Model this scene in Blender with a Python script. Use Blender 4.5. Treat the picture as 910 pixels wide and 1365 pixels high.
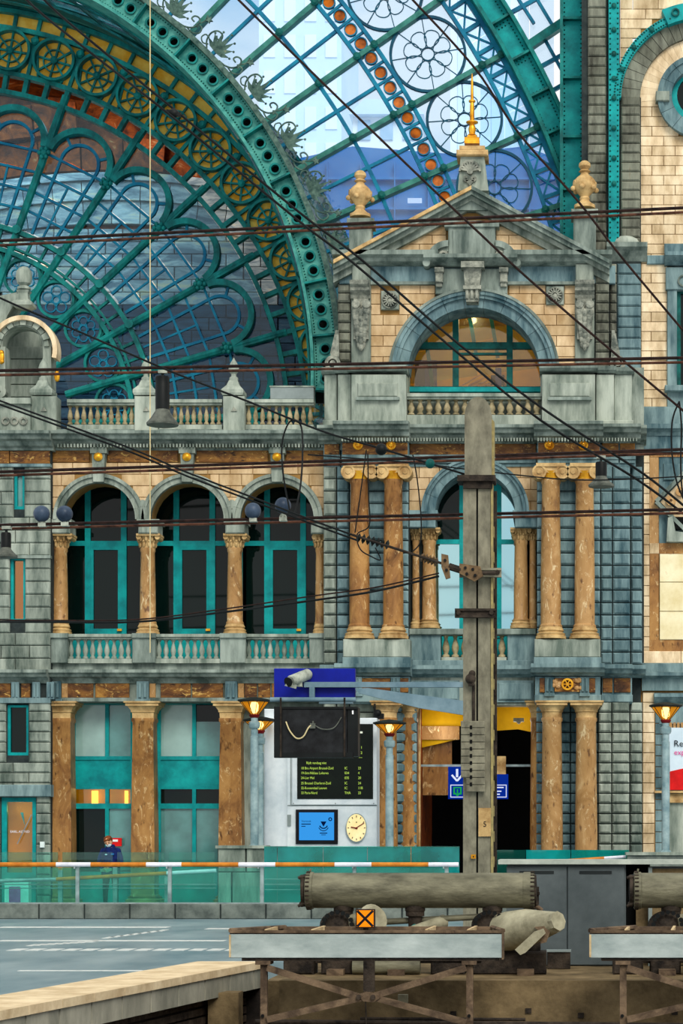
import bpy, math, random
from mathutils import Vector, Matrix
random.seed(7)
for o in list(bpy.data.objects): bpy.data.objects.remove(o)
SC = bpy.context.scene
COL = SC.collection
PI = math.pi
# ------------------------------------------------------------------ camera
VX, VY, FP, EYE = 760.0, 1120.0, 3000.0, 1.7      # vanishing point and focal length in pixels of 910x1365
cam = bpy.data.cameras.new('camera'); camo = bpy.data.objects.new('camera', cam); COL.objects.link(camo)
camo.location = (0, 0, EYE); camo.rotation_euler = (PI/2, 0, 0)
cam.sensor_width = 36.0; cam.sensor_fit = 'AUTO'; cam.lens = FP/1365*36.0
cam.shift_x = (455-VX)/1365; cam.shift_y = (VY-682.5)/1365
cam.clip_start = .1; cam.clip_end = 2000
SC.camera = camo
SC.view_settings.view_transform = 'Standard'; SC.view_settings.look = 'None'
SC.view_settings.gamma = 1; SC.view_settings.use_curve_mapping = False
SC.view_settings.exposure = 0.0
# ------------------------------------------------------------------ sky and sun
def lin(h):
    h = h.lstrip('#'); c = [int(h[i:i+2], 16)/255 for i in (0, 2, 4)]
    return tuple(x/12.92 if x <= .04045 else ((x+.055)/1.055)**2.4 for x in c)+(1,)
W = bpy.data.worlds.new('sky'); SC.world = W; W.use_nodes = True
nt = W.node_tree; nt.nodes.clear()
def N(nt, t, **k):
    n = nt.nodes.new(t)
    for a, b in k.items(): setattr(n, a, b)
    return n
wo = N(nt, 'ShaderNodeOutputWorld'); bg = N(nt, 'ShaderNodeBackground'); tc = N(nt, 'ShaderNodeTexCoord')
mp = N(nt, 'ShaderNodeMapping'); mp.inputs['Scale'].default_value = (3, 3, 6)
nz = N(nt, 'ShaderNodeTexNoise'); nz.inputs['Scale'].default_value = 3.0; nz.inputs['Detail'].default_value = 6
cr = N(nt, 'ShaderNodeValToRGB')
cr.color_ramp.elements[0].position = .28; cr.color_ramp.elements[0].color = lin('#bfdcf2')
cr.color_ramp.elements[1].position = .48; cr.color_ramp.elements[1].color = lin('#ffffff')
nt.links.new(tc.outputs['Generated'], mp.inputs[0]); nt.links.new(mp.outputs[0], nz.inputs[0])
nt.links.new(nz.outputs[0], cr.inputs[0]); nt.links.new(cr.outputs[0], bg.inputs[0]); nt.links.new(bg.outputs[0], wo.inputs[0])
bg.inputs[1].default_value = 1.0
sun = bpy.data.lights.new('sun', 'SUN'); suno = bpy.data.objects.new('sun', sun); COL.objects.link(suno)
sun.energy = 2.3; sun.angle = math.radians(28); sun.color = (1.0, .95, .86)
suno.location = (-10, 10, 60); suno.rotation_euler = Vector((-.26, .74, -.62)).to_track_quat('-Z', 'Y').to_euler()
# ------------------------------------------------------------------ materials
MATS = {}
def mat(name, c1, c2=None, rough=.7, metal=0.0, scale=2.0, stretch=(1, 1, 1), bump=.0, rand=.0, c3=None, lo=.35, hi=.65, spec=.15, detail=6, dist=0.0, emit=0):
    m = bpy.data.materials.new(name); m.use_nodes = True; nt = m.node_tree; nt.nodes.clear()
    out = N(nt, 'ShaderNodeOutputMaterial'); b = N(nt, 'ShaderNodeBsdfPrincipled')
    b.inputs['Roughness'].default_value = rough; b.inputs['Metallic'].default_value = metal
    b.inputs['Specular IOR Level'].default_value = spec
    geo = N(nt, 'ShaderNodeNewGeometry'); mpp = N(nt, 'ShaderNodeMapping'); mpp.inputs['Scale'].default_value = stretch
    nt.links.new(geo.outputs['Position'], mpp.inputs[0])
    nz = N(nt, 'ShaderNodeTexNoise'); nz.inputs['Scale'].default_value = scale; nz.inputs['Detail'].default_value = detail
    nz.inputs['Distortion'].default_value = dist; nz.inputs['Roughness'].default_value = .65
    nt.links.new(mpp.outputs[0], nz.inputs[0])
    cr = N(nt, 'ShaderNodeValToRGB'); e = cr.color_ramp.elements
    e[0].position = lo; e[0].color = lin(c1); e[1].position = hi; e[1].color = lin(c2 or c1)
    if c3:
        x = e.new(min(hi+.12, 1)); x.color = lin(c3)
    nt.links.new(nz.outputs[0], cr.inputs[0]); last = cr.outputs[0]
    if rand:
        oi = N(nt, 'ShaderNodeObjectInfo'); mr = N(nt, 'ShaderNodeMapRange'); mr.inputs['To Min'].default_value = 1-rand; mr.inputs['To Max'].default_value = 1+rand
        nt.links.new(oi.outputs['Random'], mr.inputs[0])
        hs = N(nt, 'ShaderNodeHueSaturation'); nt.links.new(mr.outputs[0], hs.inputs['Value']); nt.links.new(last, hs.inputs['Color'])
        m2 = N(nt, 'ShaderNodeMath', operation='MULTIPLY_ADD'); m2.inputs[1].default_value = -.5*rand; m2.inputs[2].default_value = 1+.2*rand
        nt.links.new(oi.outputs['Random'], m2.inputs[0]); nt.links.new(m2.outputs[0], hs.inputs['Saturation'])
        last = hs.outputs[0]
    nt.links.new(last, b.inputs['Base Color'])
    if bump:
        n2 = N(nt, 'ShaderNodeTexNoise'); n2.inputs['Scale'].default_value = scale*6; n2.inputs['Detail'].default_value = 4
        nt.links.new(mpp.outputs[0], n2.inputs[0])
        bp = N(nt, 'ShaderNodeBump'); bp.inputs['Strength'].default_value = bump; bp.inputs['Distance'].default_value = .03
        nt.links.new(n2.outputs[0], bp.inputs['Height']); nt.links.new(bp.outputs[0], b.inputs['Normal'])
    if emit:
        nt.links.new(last, b.inputs['Emission Color']); b.inputs['Emission Strength'].default_value = emit
    nt.links.new(b.outputs[0], out.inputs[0]); MATS[name] = m
    return m
def glassmat(name, tint, refl=.08, rough=.02, body=0.0, bodycol='#ffffff', alpha_noise=0):
    """see-through pane: transparent tint + mirror reflection + optional milky body"""
    m = bpy.data.materials.new(name); m.use_nodes = True; nt = m.node_tree; nt.nodes.clear()
    out = N(nt, 'ShaderNodeOutputMaterial'); t = N(nt, 'ShaderNodeBsdfTransparent'); g = N(nt, 'ShaderNodeBsdfGlossy'); d = N(nt, 'ShaderNodeBsdfDiffuse')
    t.inputs[0].default_value = lin(tint); g.inputs['Roughness'].default_value = rough; g.inputs[0].default_value = lin('#c4f0f4') if refl > .5 else (1,1,1,1); d.inputs[0].default_value = lin(bodycol)
    a = N(nt, 'ShaderNodeMixShader'); a.inputs[0].default_value = body
    nt.links.new(t.outputs[0], a.inputs[1]); nt.links.new(d.outputs[0], a.inputs[2])
    if alpha_noise:
        geo = N(nt, 'ShaderNodeNewGeometry'); nz = N(nt, 'ShaderNodeTexNoise'); nz.inputs['Scale'].default_value = 1.2; nz.inputs['Detail'].default_value = 5
        mr = N(nt, 'ShaderNodeMapRange'); mr.inputs[1].default_value = .35; mr.inputs[2].default_value = .7
        mr.inputs[3].default_value = max(0, body-alpha_noise); mr.inputs[4].default_value = body+alpha_noise
        nt.links.new(geo.outputs['Position'], nz.inputs[0]); nt.links.new(nz.outputs[0], mr.inputs[0]); nt.links.new(mr.outputs[0], a.inputs[0])
    mx = N(nt, 'ShaderNodeMixShader'); mx.inputs[0].default_value = refl
    nt.links.new(a.outputs[0], mx.inputs[1]); nt.links.new(g.outputs[0], mx.inputs[2]); nt.links.new(mx.outputs[0], out.inputs[0])
    MATS[name] = m
    return m
def emitmat(name, col, s):
    m = bpy.data.materials.new(name); m.use_nodes = True; nt = m.node_tree; nt.nodes.clear()
    out = N(nt, 'ShaderNodeOutputMaterial'); e = N(nt, 'ShaderNodeEmission'); e.inputs[0].default_value = lin(col); e.inputs[1].default_value = s
    nt.links.new(e.outputs[0], out.inputs[0]); MATS[name] = m
    return m
def shademat(name, col, glow):
    m = bpy.data.materials.new(name); m.use_nodes = True; nt = m.node_tree; nt.nodes.clear()
    out = N(nt, 'ShaderNodeOutputMaterial'); t = N(nt, 'ShaderNodeBsdfTransparent'); t.inputs[0].default_value = lin('#ffe0a0')
    e = N(nt, 'ShaderNodeEmission'); e.inputs[0].default_value = lin(col); e.inputs[1].default_value = glow
    mx = N(nt, 'ShaderNodeMixShader'); mx.inputs[0].default_value = .6
    nt.links.new(t.outputs[0], mx.inputs[1]); nt.links.new(e.outputs[0], mx.inputs[2]); nt.links.new(mx.outputs[0], out.inputs[0]); MATS[name] = m
shademat('shade_amber', '#e8961c', .85)
STR = (1.6, 1.6, .35)
mat('bluestone', '#4e5b53', '#a3ac9f', .8, scale=1.6, stretch=STR, bump=.25, rand=.16)
mat('bluestone_blue', '#36525a', '#7e989a', .8, scale=1.7, stretch=STR, bump=.25, rand=.18)
mat('bluestone_brown', '#3c3c34', '#858878', .85, scale=1.8, stretch=STR, bump=.3, rand=.2, c3='#6b5a42')
mat('stone_trim', '#485650', '#96a298', .75, scale=1.5, stretch=STR, bump=.2, rand=.06)
mat('stone_trim_blue', '#3e585e', '#869e9e', .75, scale=1.5, stretch=STR, bump=.2, rand=.06)
mat('stone_pale', '#5f6c62', '#b0b8aa', .75, scale=1.4, stretch=STR, bump=.2, rand=.06)
mat('baluster_stone', '#6e6448', '#b4a682', .8, scale=4, bump=.2)
mat('stone_carved', '#4b524c', '#a3a596', .8, scale=4, bump=.5)
mat('joint', '#20282a', '#39413f', .9, scale=3)
mat('joint_cream', '#8a6a3c', '#a07a45', .9, scale=3)
mat('cream_brick', '#b4946a', '#dcc096', .75, scale=2.2, stretch=(1.5, 1.5, .6), bump=.2, rand=.16, c3='#e8d4ac')
mat('cream_stone', '#a48a64', '#d8c09a', .75, scale=1.8, stretch=(1.5, 1.5, .5), bump=.2, rand=.16, c3='#ecd8b4', lo=.3, hi=.5)
def marblemat(name, cols, vein, sc=1.0, stretch=(1.5,1.5,.7), rough=.4):
    m = bpy.data.materials.new(name); m.use_nodes = True; nt = m.node_tree; nt.nodes.clear(); L = nt.links.new
    out = N(nt, 'ShaderNodeOutputMaterial'); b = N(nt, 'ShaderNodeBsdfPrincipled'); b.inputs['Roughness'].default_value = rough; b.inputs['Specular IOR Level'].default_value = .2
    geo = N(nt, 'ShaderNodeNewGeometry'); mp = N(nt, 'ShaderNodeMapping'); mp.inputs['Scale'].default_value = stretch; L(geo.outputs['Position'], mp.inputs[0])
    oi = N(nt, 'ShaderNodeObjectInfo'); cmb = N(nt, 'ShaderNodeVectorMath', operation='SCALE'); cmb.inputs[0].default_value = (31, 17, 23); L(oi.outputs['Random'], cmb.inputs['Scale']); L(cmb.outputs[0], mp.inputs['Location'])
    n1 = N(nt, 'ShaderNodeTexNoise'); n1.inputs['Scale'].default_value = 1.1*sc; n1.inputs['Detail'].default_value = 8; n1.inputs['Roughness'].default_value = .7; n1.inputs['Distortion'].default_value = .8; L(mp.outputs[0], n1.inputs[0])
    r1 = N(nt, 'ShaderNodeValToRGB'); e = r1.color_ramp.elements; e[0].position = .3; e[0].color = lin(cols[0]); e[1].position = .72; e[1].color = lin(cols[-1])
    for i, c in enumerate(cols[1:-1]): x = e.new(.3+.42*(i+1)/(len(cols)-1)); x.color = lin(c)
    L(n1.outputs[0], r1.inputs[0])
    n2 = N(nt, 'ShaderNodeTexNoise'); n2.inputs['Scale'].default_value = 3.2*sc; n2.inputs['Detail'].default_value = 10; n2.inputs['Roughness'].default_value = .75; n2.inputs['Distortion'].default_value = 1.6; L(mp.outputs[0], n2.inputs[0])
    r2 = N(nt, 'ShaderNodeValToRGB'); f = r2.color_ramp.elements; f[0].position = .56; f[0].color = (0,0,0,1); f[1].position = .66; f[1].color = (1,1,1,1); L(n2.outputs[0], r2.inputs[0])
    mx = N(nt, 'ShaderNodeMixRGB'); L(r2.outputs[0], mx.inputs[0]); L(r1.outputs[0], mx.inputs[1]); mx.inputs[2].default_value = lin(vein)
    n3 = N(nt, 'ShaderNodeTexNoise'); n3.inputs['Scale'].default_value = 5*sc; n3.inputs['Detail'].default_value = 9; L(mp.outputs[0], n3.inputs[0])
    r3 = N(nt, 'ShaderNodeValToRGB'); g = r3.color_ramp.elements; g[0].position = .30; g[0].color = (1,1,1,1); g[1].position = .40; g[1].color = (0,0,0,1); L(n3.outputs[0], r3.inputs[0])
    m2 = N(nt, 'ShaderNodeMixRGB'); L(r3.outputs[0], m2.inputs[0]); L(mx.outputs[0], m2.inputs[1]); m2.inputs[2].default_value = lin(cols[0])
    L(m2.outputs[0], b.inputs['Base Color']); L(b.outputs[0], out.inputs[0]); MATS[name] = m
marblemat('marble', ['#5a3a1e', '#8a5f34', '#a87a44', '#b98c52'], '#dcbc86')
marblemat('marble_light', ['#6a4a30', '#a07848', '#b48c5a', '#c8a878'], '#e4d0a4')
marblemat('marble_frieze', ['#2e1c10', '#5e3a1c', '#8e6028', '#b4883e'], '#e0b462', 1.3, (.7, 1, 1.6))
mat('sandstone', '#8e6c40', '#d8b880', .7, scale=2.2, bump=.2, rand=.06)
mat('teal', '#007478', '#06a09e', .5, scale=2.0, bump=.05, rand=.04)
mat('teal_iron', '#07504f', '#108680', .5, scale=3.0, stretch=(1, 1, .6), bump=.2, c3='#34a098', rand=.05)
mat('teal_dark', '#073f3c', '#0f6660', .55, scale=3.0, bump=.1)
mat('teal_pale', '#2a7a74', '#58a79a', .5, scale=4.0, bump=.2, c3='#8a8a66', rand=.08)
mat('steel_blue', '#04587a', '#0c7f9c', .5, scale=2.0, bump=.05)
mat('gold_paint', '#eea524', '#ffd462', .5, scale=2.2, bump=.1, rand=.05)
mat('gold', '#b87414', '#f3b636', .35, metal=.6, scale=3)
mat('iron_dark', '#0c1414', '#222a28', .6, scale=4, bump=.2)
mat('scroll_iron', '#28433f', '#5d786c', .55, scale=6, bump=.3, c3='#9a8e5c')
mat('rib_green', '#1c5a54', '#3f8478', .5, scale=3, bump=.1)
mat('steel_dark', '#06364a', '#0c5068', .5, scale=3)
mat('black_void', '#040505', '#0a0c0c', .9)  # near black standing in for the darkness of rooms and openings
mat('yellow_room', '#b88c00', '#dcae06', .6, scale=.8, c3='#e8c030')
mat('brown_room', '#3a1404', '#94440e', .6, scale=1.4, stretch=(1, 1, 1), c3='#c8a070', dist=2.0, bump=.3, hi=.62)
mat('reflection_pale', '#6b7d88', '#b4bfc0', .6, scale=1.2, stretch=(.6, 1, 2.5), bump=.4, c3='#e4d4b0', dist=1.0, rand=.2, lo=.4, hi=.55)  # pale reflections in the fan glass, painted on the hall stones
mat('reflection_blue', '#101e34', '#35566c', .5, scale=1.3, stretch=(.6, 1, 3), bump=.4, dist=1.0, rand=.3, c3='#7c7468')  # dark blue reflections in the fan glass, painted likewise
mat('wire', '#140c0a', '#33201a', .5, scale=9, metal=.3)
mat('wire_copper', '#2c1a14', '#6e4634', .4, scale=5, metal=.5)
mat('cord', '#b8a878', '#d8c89a', .7)
mat('mast_grey', '#5d5a4c', '#8a8672', .7, scale=5, bump=.15, stretch=(1, 1, .5))
mat('mast_lit_edge', '#7a7050', '#a2945e', .7, scale=6, bump=.1)  # mast grey made lighter and yellower for light on its right edge
mat('rust_dark', '#15110e', '#3e352c', .7, scale=6, bump=.4, rand=.1)
mat('rusty', '#3c3026', '#7a6650', .75, scale=3.5, bump=.35, c3='#a08a6c', dist=.6)
mat('buffer_grey', '#4a483a', '#84816a', .5, scale=3, stretch=(.6, 1, 1.8), bump=.25, c3='#7a5c40', metal=.1, hi=.7)
mat('buffer_cream', '#7a7660', '#b0ab90', .55, scale=3, bump=.2, c3='#8a6c4a')
mat('beam_white', '#8c9a98', '#b8c4c0', .55, scale=1.6, stretch=(.8, 1, 1.6), bump=.12, c3='#cdd8d2')
mat('bare_wood', '#a48a64', '#d2bc92', .8, scale=6)
mat('concrete', '#52452f', '#857252', .85, scale=2.2, bump=.4, c3='#a89a7c')
mat('concrete_grey', '#4c5450', '#7c847c', .85, scale=2.0, bump=.3, rand=.1)
mat('panel_concrete', '#77776a', '#a5a291', .85, scale=1.7, stretch=(1, 1, .5), bump=.3, rand=.09)
mat('coping', '#c0a882', '#e6d2ac', .8, scale=2.2, bump=.2, rand=.05)
mat('pit_dark', '#0c0b0a', '#2a2420', .9, scale=3, bump=.4)
mat('sleeper', '#2a221c', '#54483c', .85, scale=5, bump=.4)
mat('floor_blue', '#647d86', '#8c9ea2', .35, scale=.8, stretch=(1, .4, 1), bump=.03, rand=.05)
mat('white_line', '#9aa4a4', '#cdd2cc', .6, scale=5, lo=.3, hi=.5)
mat('board_white', '#b9c6cc', '#dfe6e8', .5, scale=1.0)
mat('board_grey', '#6b7674', '#8b9694', .5, scale=1.0)
mat('screen_black', '#040a06', '#0a140c', .25)
mat('monitor_black', '#0c0d0e', '#222426', .5, scale=4)
mat('blue_sign', '#04127a', '#081c96', .45, scale=1.5)
mat('arm_grey', '#55707c', '#7e96a0', .5, scale=1.5)
mat('camera_grey', '#7e8478', '#b9bfb0', .5, scale=5)
mat('steel', '#7d8e90', '#b4c2c0', .35, metal=.6, scale=3)
mat('pole_grey', '#6d8a90', '#a3b9ba', .45, metal=.3, scale=3)
mat('handrail_orange', '#b0641c', '#d98a30', .4, scale=4)
mat('handrail_white', '#cfd0da', '#f4f2f8', .35, scale=4)
mat('cabinet', '#454e50', '#5b6466', .55, scale=1.2, bump=.03)
mat('cabinet_top', '#8c968e', '#c0c8bc', .5, scale=2)
mat('cabinet_slot', '#1c2224', '#2a3030', .7)
mat('navy', '#08143c', '#12286a', .8, scale=8, bump=.3)
mat('trousers', '#06080c', '#14171e', .9, scale=8)
mat('skin', '#c48a66', '#e0aa84', .6, scale=6)
mat('hair', '#4a2410', '#8a4a22', .7, scale=14, bump=.5)
mat('mask_white', '#b8ccd4', '#e6eef0', .8)
mat('paper', '#d8d0b0', '#f4eccc', .8)
mat('red_sign', '#c01010', '#e81c1c', .5)
mat('pink', '#c42a80', '#e85aa8', .5, scale=8)
mat('white_panel', '#c4d8d4', '#eef6f2', .5)
mat('poster_blue', '#c0d4e0', '#d6e6f0', .5, scale=1)
mat('ink_black', '#0a0a10', '#12121a', .6)
mat('ink_pink', '#d02a80', '#e04a98', .6)
mat('ink_white', '#e8e8e8', '#f6f6f6', .6)
mat('clock_face', '#e8cf8c', '#f8e8b4', .5, emit=.25)
mat('orange_bulb', '#7a3a0c', '#d8741c', .35, scale=2, rand=.25)
mat('dark_red', '#5a0e10', '#8a1a1c', .5)
mat('plaque_cream', '#dccb98', '#f4eac4', .6, scale=1.4, bump=.05, c3='#c9a468')
mat('ball_blue', '#263242', '#46566a', .35, scale=2)
mat('black_rubber', '#060808', '#141818', .5)
mat('bell_grey', '#3a3e38', '#6a6e64', .5, scale=4)
mat('insulator', '#4a3a28', '#7a6244', .5, scale=8)
mat('tower_white', '#dde8ee', '#f8fafc', .8, scale=.05)
mat('tower_blue', '#cfe4f4', '#e4f0fa', .6, scale=.08)
mat('deep_blue', '#0a4f92', '#2a74b4', .5, scale=.12)
mat('tower_window', '#a4c2da', '#b8d0e4', .4)
glassmat('glass_sky', '#eaf6ff', .04, .05, body=.03, bodycol='#d8ecff', alpha_noise=.03)
glassmat('glass_hall', '#b8d4e0', .03, .05, body=.02, bodycol='#3a7a94', alpha_noise=.02)
glassmat('glass_dark', '#1c3034', .02, .03, body=.25, bodycol='#0e2c28')
glassmat('glass_mirror', '#3a5a64', .75, .04)
glassmat('glass_frost', '#8cc0bc', .06, .1, body=.55, bodycol='#6fb0ac', alpha_noise=.2)
glassmat('glass_frost_white', '#a0c4c0', .06, .1, body=.75, bodycol='#a4c8c0', alpha_noise=.15)
glassmat('glass_clear', '#d4f4ee', .03, .02, body=.02, bodycol='#30c0b0')
glassmat('glass_teal', '#c0f2ea', .03, .02, body=.05, bodycol='#30c0b0')
glassmat('glass_teal_deep', '#3fc4ac', .03, .02, body=.45, bodycol='#18a8a8', alpha_noise=.2)
glassmat('glass_amber', '#ffb040', .08, .1, body=.12, bodycol='#f0a020')
glassmat('glass_warm', '#fff0c8', .06, .03, body=.02, bodycol='#c08020')
emitmat('lamp_glow', '#fff0c4', 7); emitmat('lamp_soft', '#ffc860', 3.0)
emitmat('led_green', '#c4e860', 1.0); emitmat('led_white', '#e8f0d8', 1.0)
emitmat('screen_blue', '#3a9ef0', .95); emitmat('screen_pale', '#bfe4ff', 1.0); emitmat('screen_navy', '#0a2458', .5)
emitmat('sign_blue', '#0a2f9e', .8); emitmat('sign_white', '#dfe8ff', 1.0); emitmat('sign_green', '#20b050', .8)
emitmat('signal_orange', '#ff8c14', 1.2); emitmat('window_amber', '#c27c14', .55); emitmat('yellow_light', '#ffe08a', 4)
# ------------------------------------------------------------------ geometry helpers
def X(px, Y): return (px-VX)*Y/FP
def Z(py, Y): return EYE-(py-VY)*Y/FP
def P(px, py, Y): return Vector((X(px, Y), Y, Z(py, Y)))
class MB:
    def __init__(s): s.v = []; s.f = []
    def add(s, vs, fs):
        n = len(s.v); s.v += [tuple(v) for v in vs]; s.f += [tuple(i+n for i in f) for f in fs]; return s
    def box(s, x0, x1, y0, y1, z0, z1, c=0):
        if c <= 0:
            return s.add([(x0,y0,z0),(x1,y0,z0),(x1,y1,z0),(x0,y1,z0),(x0,y0,z1),(x1,y0,z1),(x1,y1,z1),(x0,y1,z1)],
                         [(0,1,5,4),(1,2,6,5),(2,3,7,6),(3,0,4,7),(4,5,6,7),(3,2,1,0)])
        v = [(x0+c,y0,z0+c),(x1-c,y0,z0+c),(x1-c,y0,z1-c),(x0+c,y0,z1-c),
             (x0,y0+c,z0),(x1,y0+c,z0),(x1,y0+c,z1),(x0,y0+c,z1),(x0,y1,z0),(x1,y1,z0),(x1,y1,z1),(x0,y1,z1)]
        f = [(0,1,2,3)]
        for a, b in ((0,4),(4,8)):
            for i in range(4):
                j = (i+1) % 4; f.append((b+i, b+j, a+j, a+i))
        f.append((11,10,9,8))
        return s.add(v, f)
    def pb(s, a, b, t, u, Yf, d, c=0):            # pixel rectangle on the plane Yf, d metres deep
        j = random.uniform(0, .005); Yf -= j; d += j  # no two faces exactly coplanar
        return s.box(X(a,Yf), X(b,Yf), Yf, Yf+d, Z(u,Yf), Z(t,Yf), c)
    def poly(s, pts, y0, y1):                     # outline in x,z extruded in y
        n = len(pts); v = [(p[0], y0, p[1]) for p in pts]+[(p[0], y1, p[1]) for p in pts]
        f = [tuple(range(n)), tuple(range(2*n-1, n-1, -1))]
        for i in range(n):
            j = (i+1) % n; f.append((j, i, n+i, n+j))
        return s.add(v, f)
    def pp(s, pts, Yf, d): return s.poly([(X(a,Yf), Z(b,Yf)) for a, b in pts], Yf, Yf+d)
    def prism_x(s, x0, x1, yz):                   # outline in y,z extruded in x
        n = len(yz); v = [(x0, a, b) for a, b in yz]+[(x1, a, b) for a, b in yz]
        f = [tuple(range(n)), tuple(range(2*n-1, n-1, -1))]
        for i in range(n):
            j = (i+1) % n; f.append((j, i, n+i, n+j))
        return s.add(v, f)
    def mould(s, a, b, prof, Yf, back=.3):        # prof: (projection m, py) from the top down
        yz = [(Yf-d, Z(y,Yf)) for d, y in prof]
        yz = yz+[(Yf+back, yz[-1][1]), (Yf+back, yz[0][1])]
        return s.prism_x(X(a,Yf), X(b,Yf), yz)
    def lathe(s, prof, cx, cy, seg=16, a0=0, capb=True, capt=True):   # prof (r,z) bottom up, vertical axis
        n0 = len(s.v); k = len(prof)
        for r, z in prof:
            for i in range(seg):
                a = 2*PI*i/seg+a0; s.v.append((cx+r*math.cos(a), cy+r*math.sin(a), z))
        for j in range(k-1):
            for i in range(seg):
                i2 = (i+1) % seg; s.f.append((n0+j*seg+i, n0+j*seg+i2, n0+(j+1)*seg+i2, n0+(j+1)*seg+i))
        if capb: s.f.append(tuple(n0+i for i in range(seg-1, -1, -1)))
        if capt: s.f.append(tuple(n0+(k-1)*seg+i for i in range(seg)))
        return s
    def pl(s, prof, cx, Y, seg=16, a0=0):         # prof (r px, py) from the bottom up, axis at pixel cx
        return s.lathe([(r*Y/FP, Z(y,Y)) for r, y in prof], X(cx,Y), Y, seg, a0)
    def rev(s, prof, p, axis, seg=12):            # prof (r, t) along any axis through p
        p = Vector(p); w = Vector(axis).normalized(); u = w.orthogonal().normalized(); q = w.cross(u)
        n0 = len(s.v); k = len(prof)
        for r, t in prof:
            for i in range(seg):
                a = 2*PI*i/seg; s.v.append(tuple(p+w*t+u*(r*math.cos(a))+q*(r*math.sin(a))))
        for j in range(k-1):
            for i in range(seg):
                i2 = (i+1) % seg; s.f.append((n0+j*seg+i, n0+j*seg+i2, n0+(j+1)*seg+i2, n0+(j+1)*seg+i))
        s.f.append(tuple(n0+i for i in range(seg-1, -1, -1))); s.f.append(tuple(n0+(k-1)*seg+i for i in range(seg)))
        return s
    def rod(s, a, b, r, seg=8, r2=None):
        a = Vector(a); b = Vector(b); L = (b-a).length
        if L < 1e-6: return s
        return s.rev([(r,0),(r if r2 is None else r2,L)], a, b-a, seg)
    def bar(s, a, b, w, d):                       # flat bar between two x,z points: w across, d deep in y
        (x0,y0,z0), (x1,y1,z1) = a, b; L = math.hypot(x1-x0, z1-z0)
        if L < 1e-6: return s
        nx, nz = -(z1-z0)/L*w/2, (x1-x0)/L*w/2; y0 -= random.uniform(0, .012)
        return s.poly([(x0+nx,z0+nz),(x0-nx,z0-nz),(x1-nx,z1-nz),(x1+nx,z1+nz)], y0-d/2, y0+d/2)
    def pbar(s, a, b, w, Y, d): return s.bar(P(a[0],a[1],Y), P(b[0],b[1],Y), w*Y/FP, d)
    def tube(s, pts, r, seg=6, close=False):
        pts = [Vector(p) for p in pts]; n = len(pts); n0 = len(s.v); up = None
        for i, p in enumerate(pts):
            t = (pts[(i+1) % n]-pts[i-1]) if close else (pts[min(i+1,n-1)]-pts[max(i-1,0)])
            t.normalize()
            if up is None: up = t.orthogonal().normalized()
            up = (up-t*up.dot(t)).normalized(); q = t.cross(up)
            rr = r[i] if isinstance(r, (list, tuple)) else r
            for k in range(seg):
                a = 2*PI*k/seg; s.v.append(tuple(p+up*(rr*math.cos(a))+q*(rr*math.sin(a))))
        for i in range(n if close else n-1):
            i2 = (i+1) % n
            for k in range(seg):
                k2 = (k+1) % seg; s.f.append((n0+i*seg+k, n0+i*seg+k2, n0+i2*seg+k2, n0+i2*seg+k))
        if not close:
            s.f.append(tuple(n0+k for k in range(seg-1, -1, -1))); s.f.append(tuple(n0+(n-1)*seg+k for k in range(seg)))
        return s
    def ring(s, cx, cz, r0, r1, y0, y1, a0=0, a1=2*PI, n=24):   # annular sector in x,z with thickness in y
        full = abs(a1-a0-2*PI) < 1e-5; m = n if full else n+1; n0 = len(s.v)
        for i in range(m):
            a = a0+(a1-a0)*i/n; c, q = math.cos(a), math.sin(a)
            for r, y in ((r0,y0),(r1,y0),(r1,y1),(r0,y1)): s.v.append((cx+r*c, y, cz+r*q))
        for i in range(n):
            j = (i+1) % m
            for k in range(4):
                k2 = (k+1) % 4; s.f.append((n0+i*4+k, n0+j*4+k, n0+j*4+k2, n0+i*4+k2))
        if not full:
            s.f.append((n0+3, n0+2, n0+1, n0)); e = n0+(m-1)*4; s.f.append((e, e+1, e+2, e+3))
        return s
    def pr(s, cx, cy, r0, r1, Yf, d, a0=0, a1=2*PI, n=24):
        k = Yf/FP; return s.ring(X(cx,Yf), Z(cy,Yf), r0*k, r1*k, Yf, Yf+d, a0, a1, n)
    def sph(s, c, r, seg=16, rings=10, sc=(1,1,1)):
        c = Vector(c); n0 = len(s.v)
        s.v.append((c.x, c.y, c.z-r*sc[2]))
        for j in range(1, rings):
            t = -PI/2+PI*j/rings
            for i in range(seg):
                a = 2*PI*i/seg; s.v.append((c.x+r*sc[0]*math.cos(t)*math.cos(a), c.y+r*sc[1]*math.cos(t)*math.sin(a), c.z+r*sc[2]*math.sin(t)))
        s.v.append((c.x, c.y, c.z+r*sc[2])); top = len(s.v)-1
        for i in range(seg): s.f.append((n0, n0+1+(i+1) % seg, n0+1+i)); s.f.append((top, top-seg+i, top-seg+(i+1) % seg))
        for j in range(rings-2):
            for i in range(seg):
                a = n0+1+j*seg+i; b = n0+1+j*seg+(i+1) % seg; s.f.append((a, b, b+seg, a+seg))
        return s
    def quad(s, a, b, c, d): return s.add([a, b, c, d], [(0,1,2,3)])
OFF = {}
def setp(o, label=None, cat=None, group=None, kind=None):
    if label: o['label'] = label
    if cat: o['category'] = cat
    if group: o['group'] = group
    if kind: o['kind'] = kind
    return o
def thing(name, label, cat, loc=(0,0,0), group=None):
    o = bpy.data.objects.new(name, None); COL.objects.link(o); o.location = loc; o.empty_display_size = .2
    OFF[o.name] = Vector(loc); return setp(o, label, cat, group)
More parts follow.
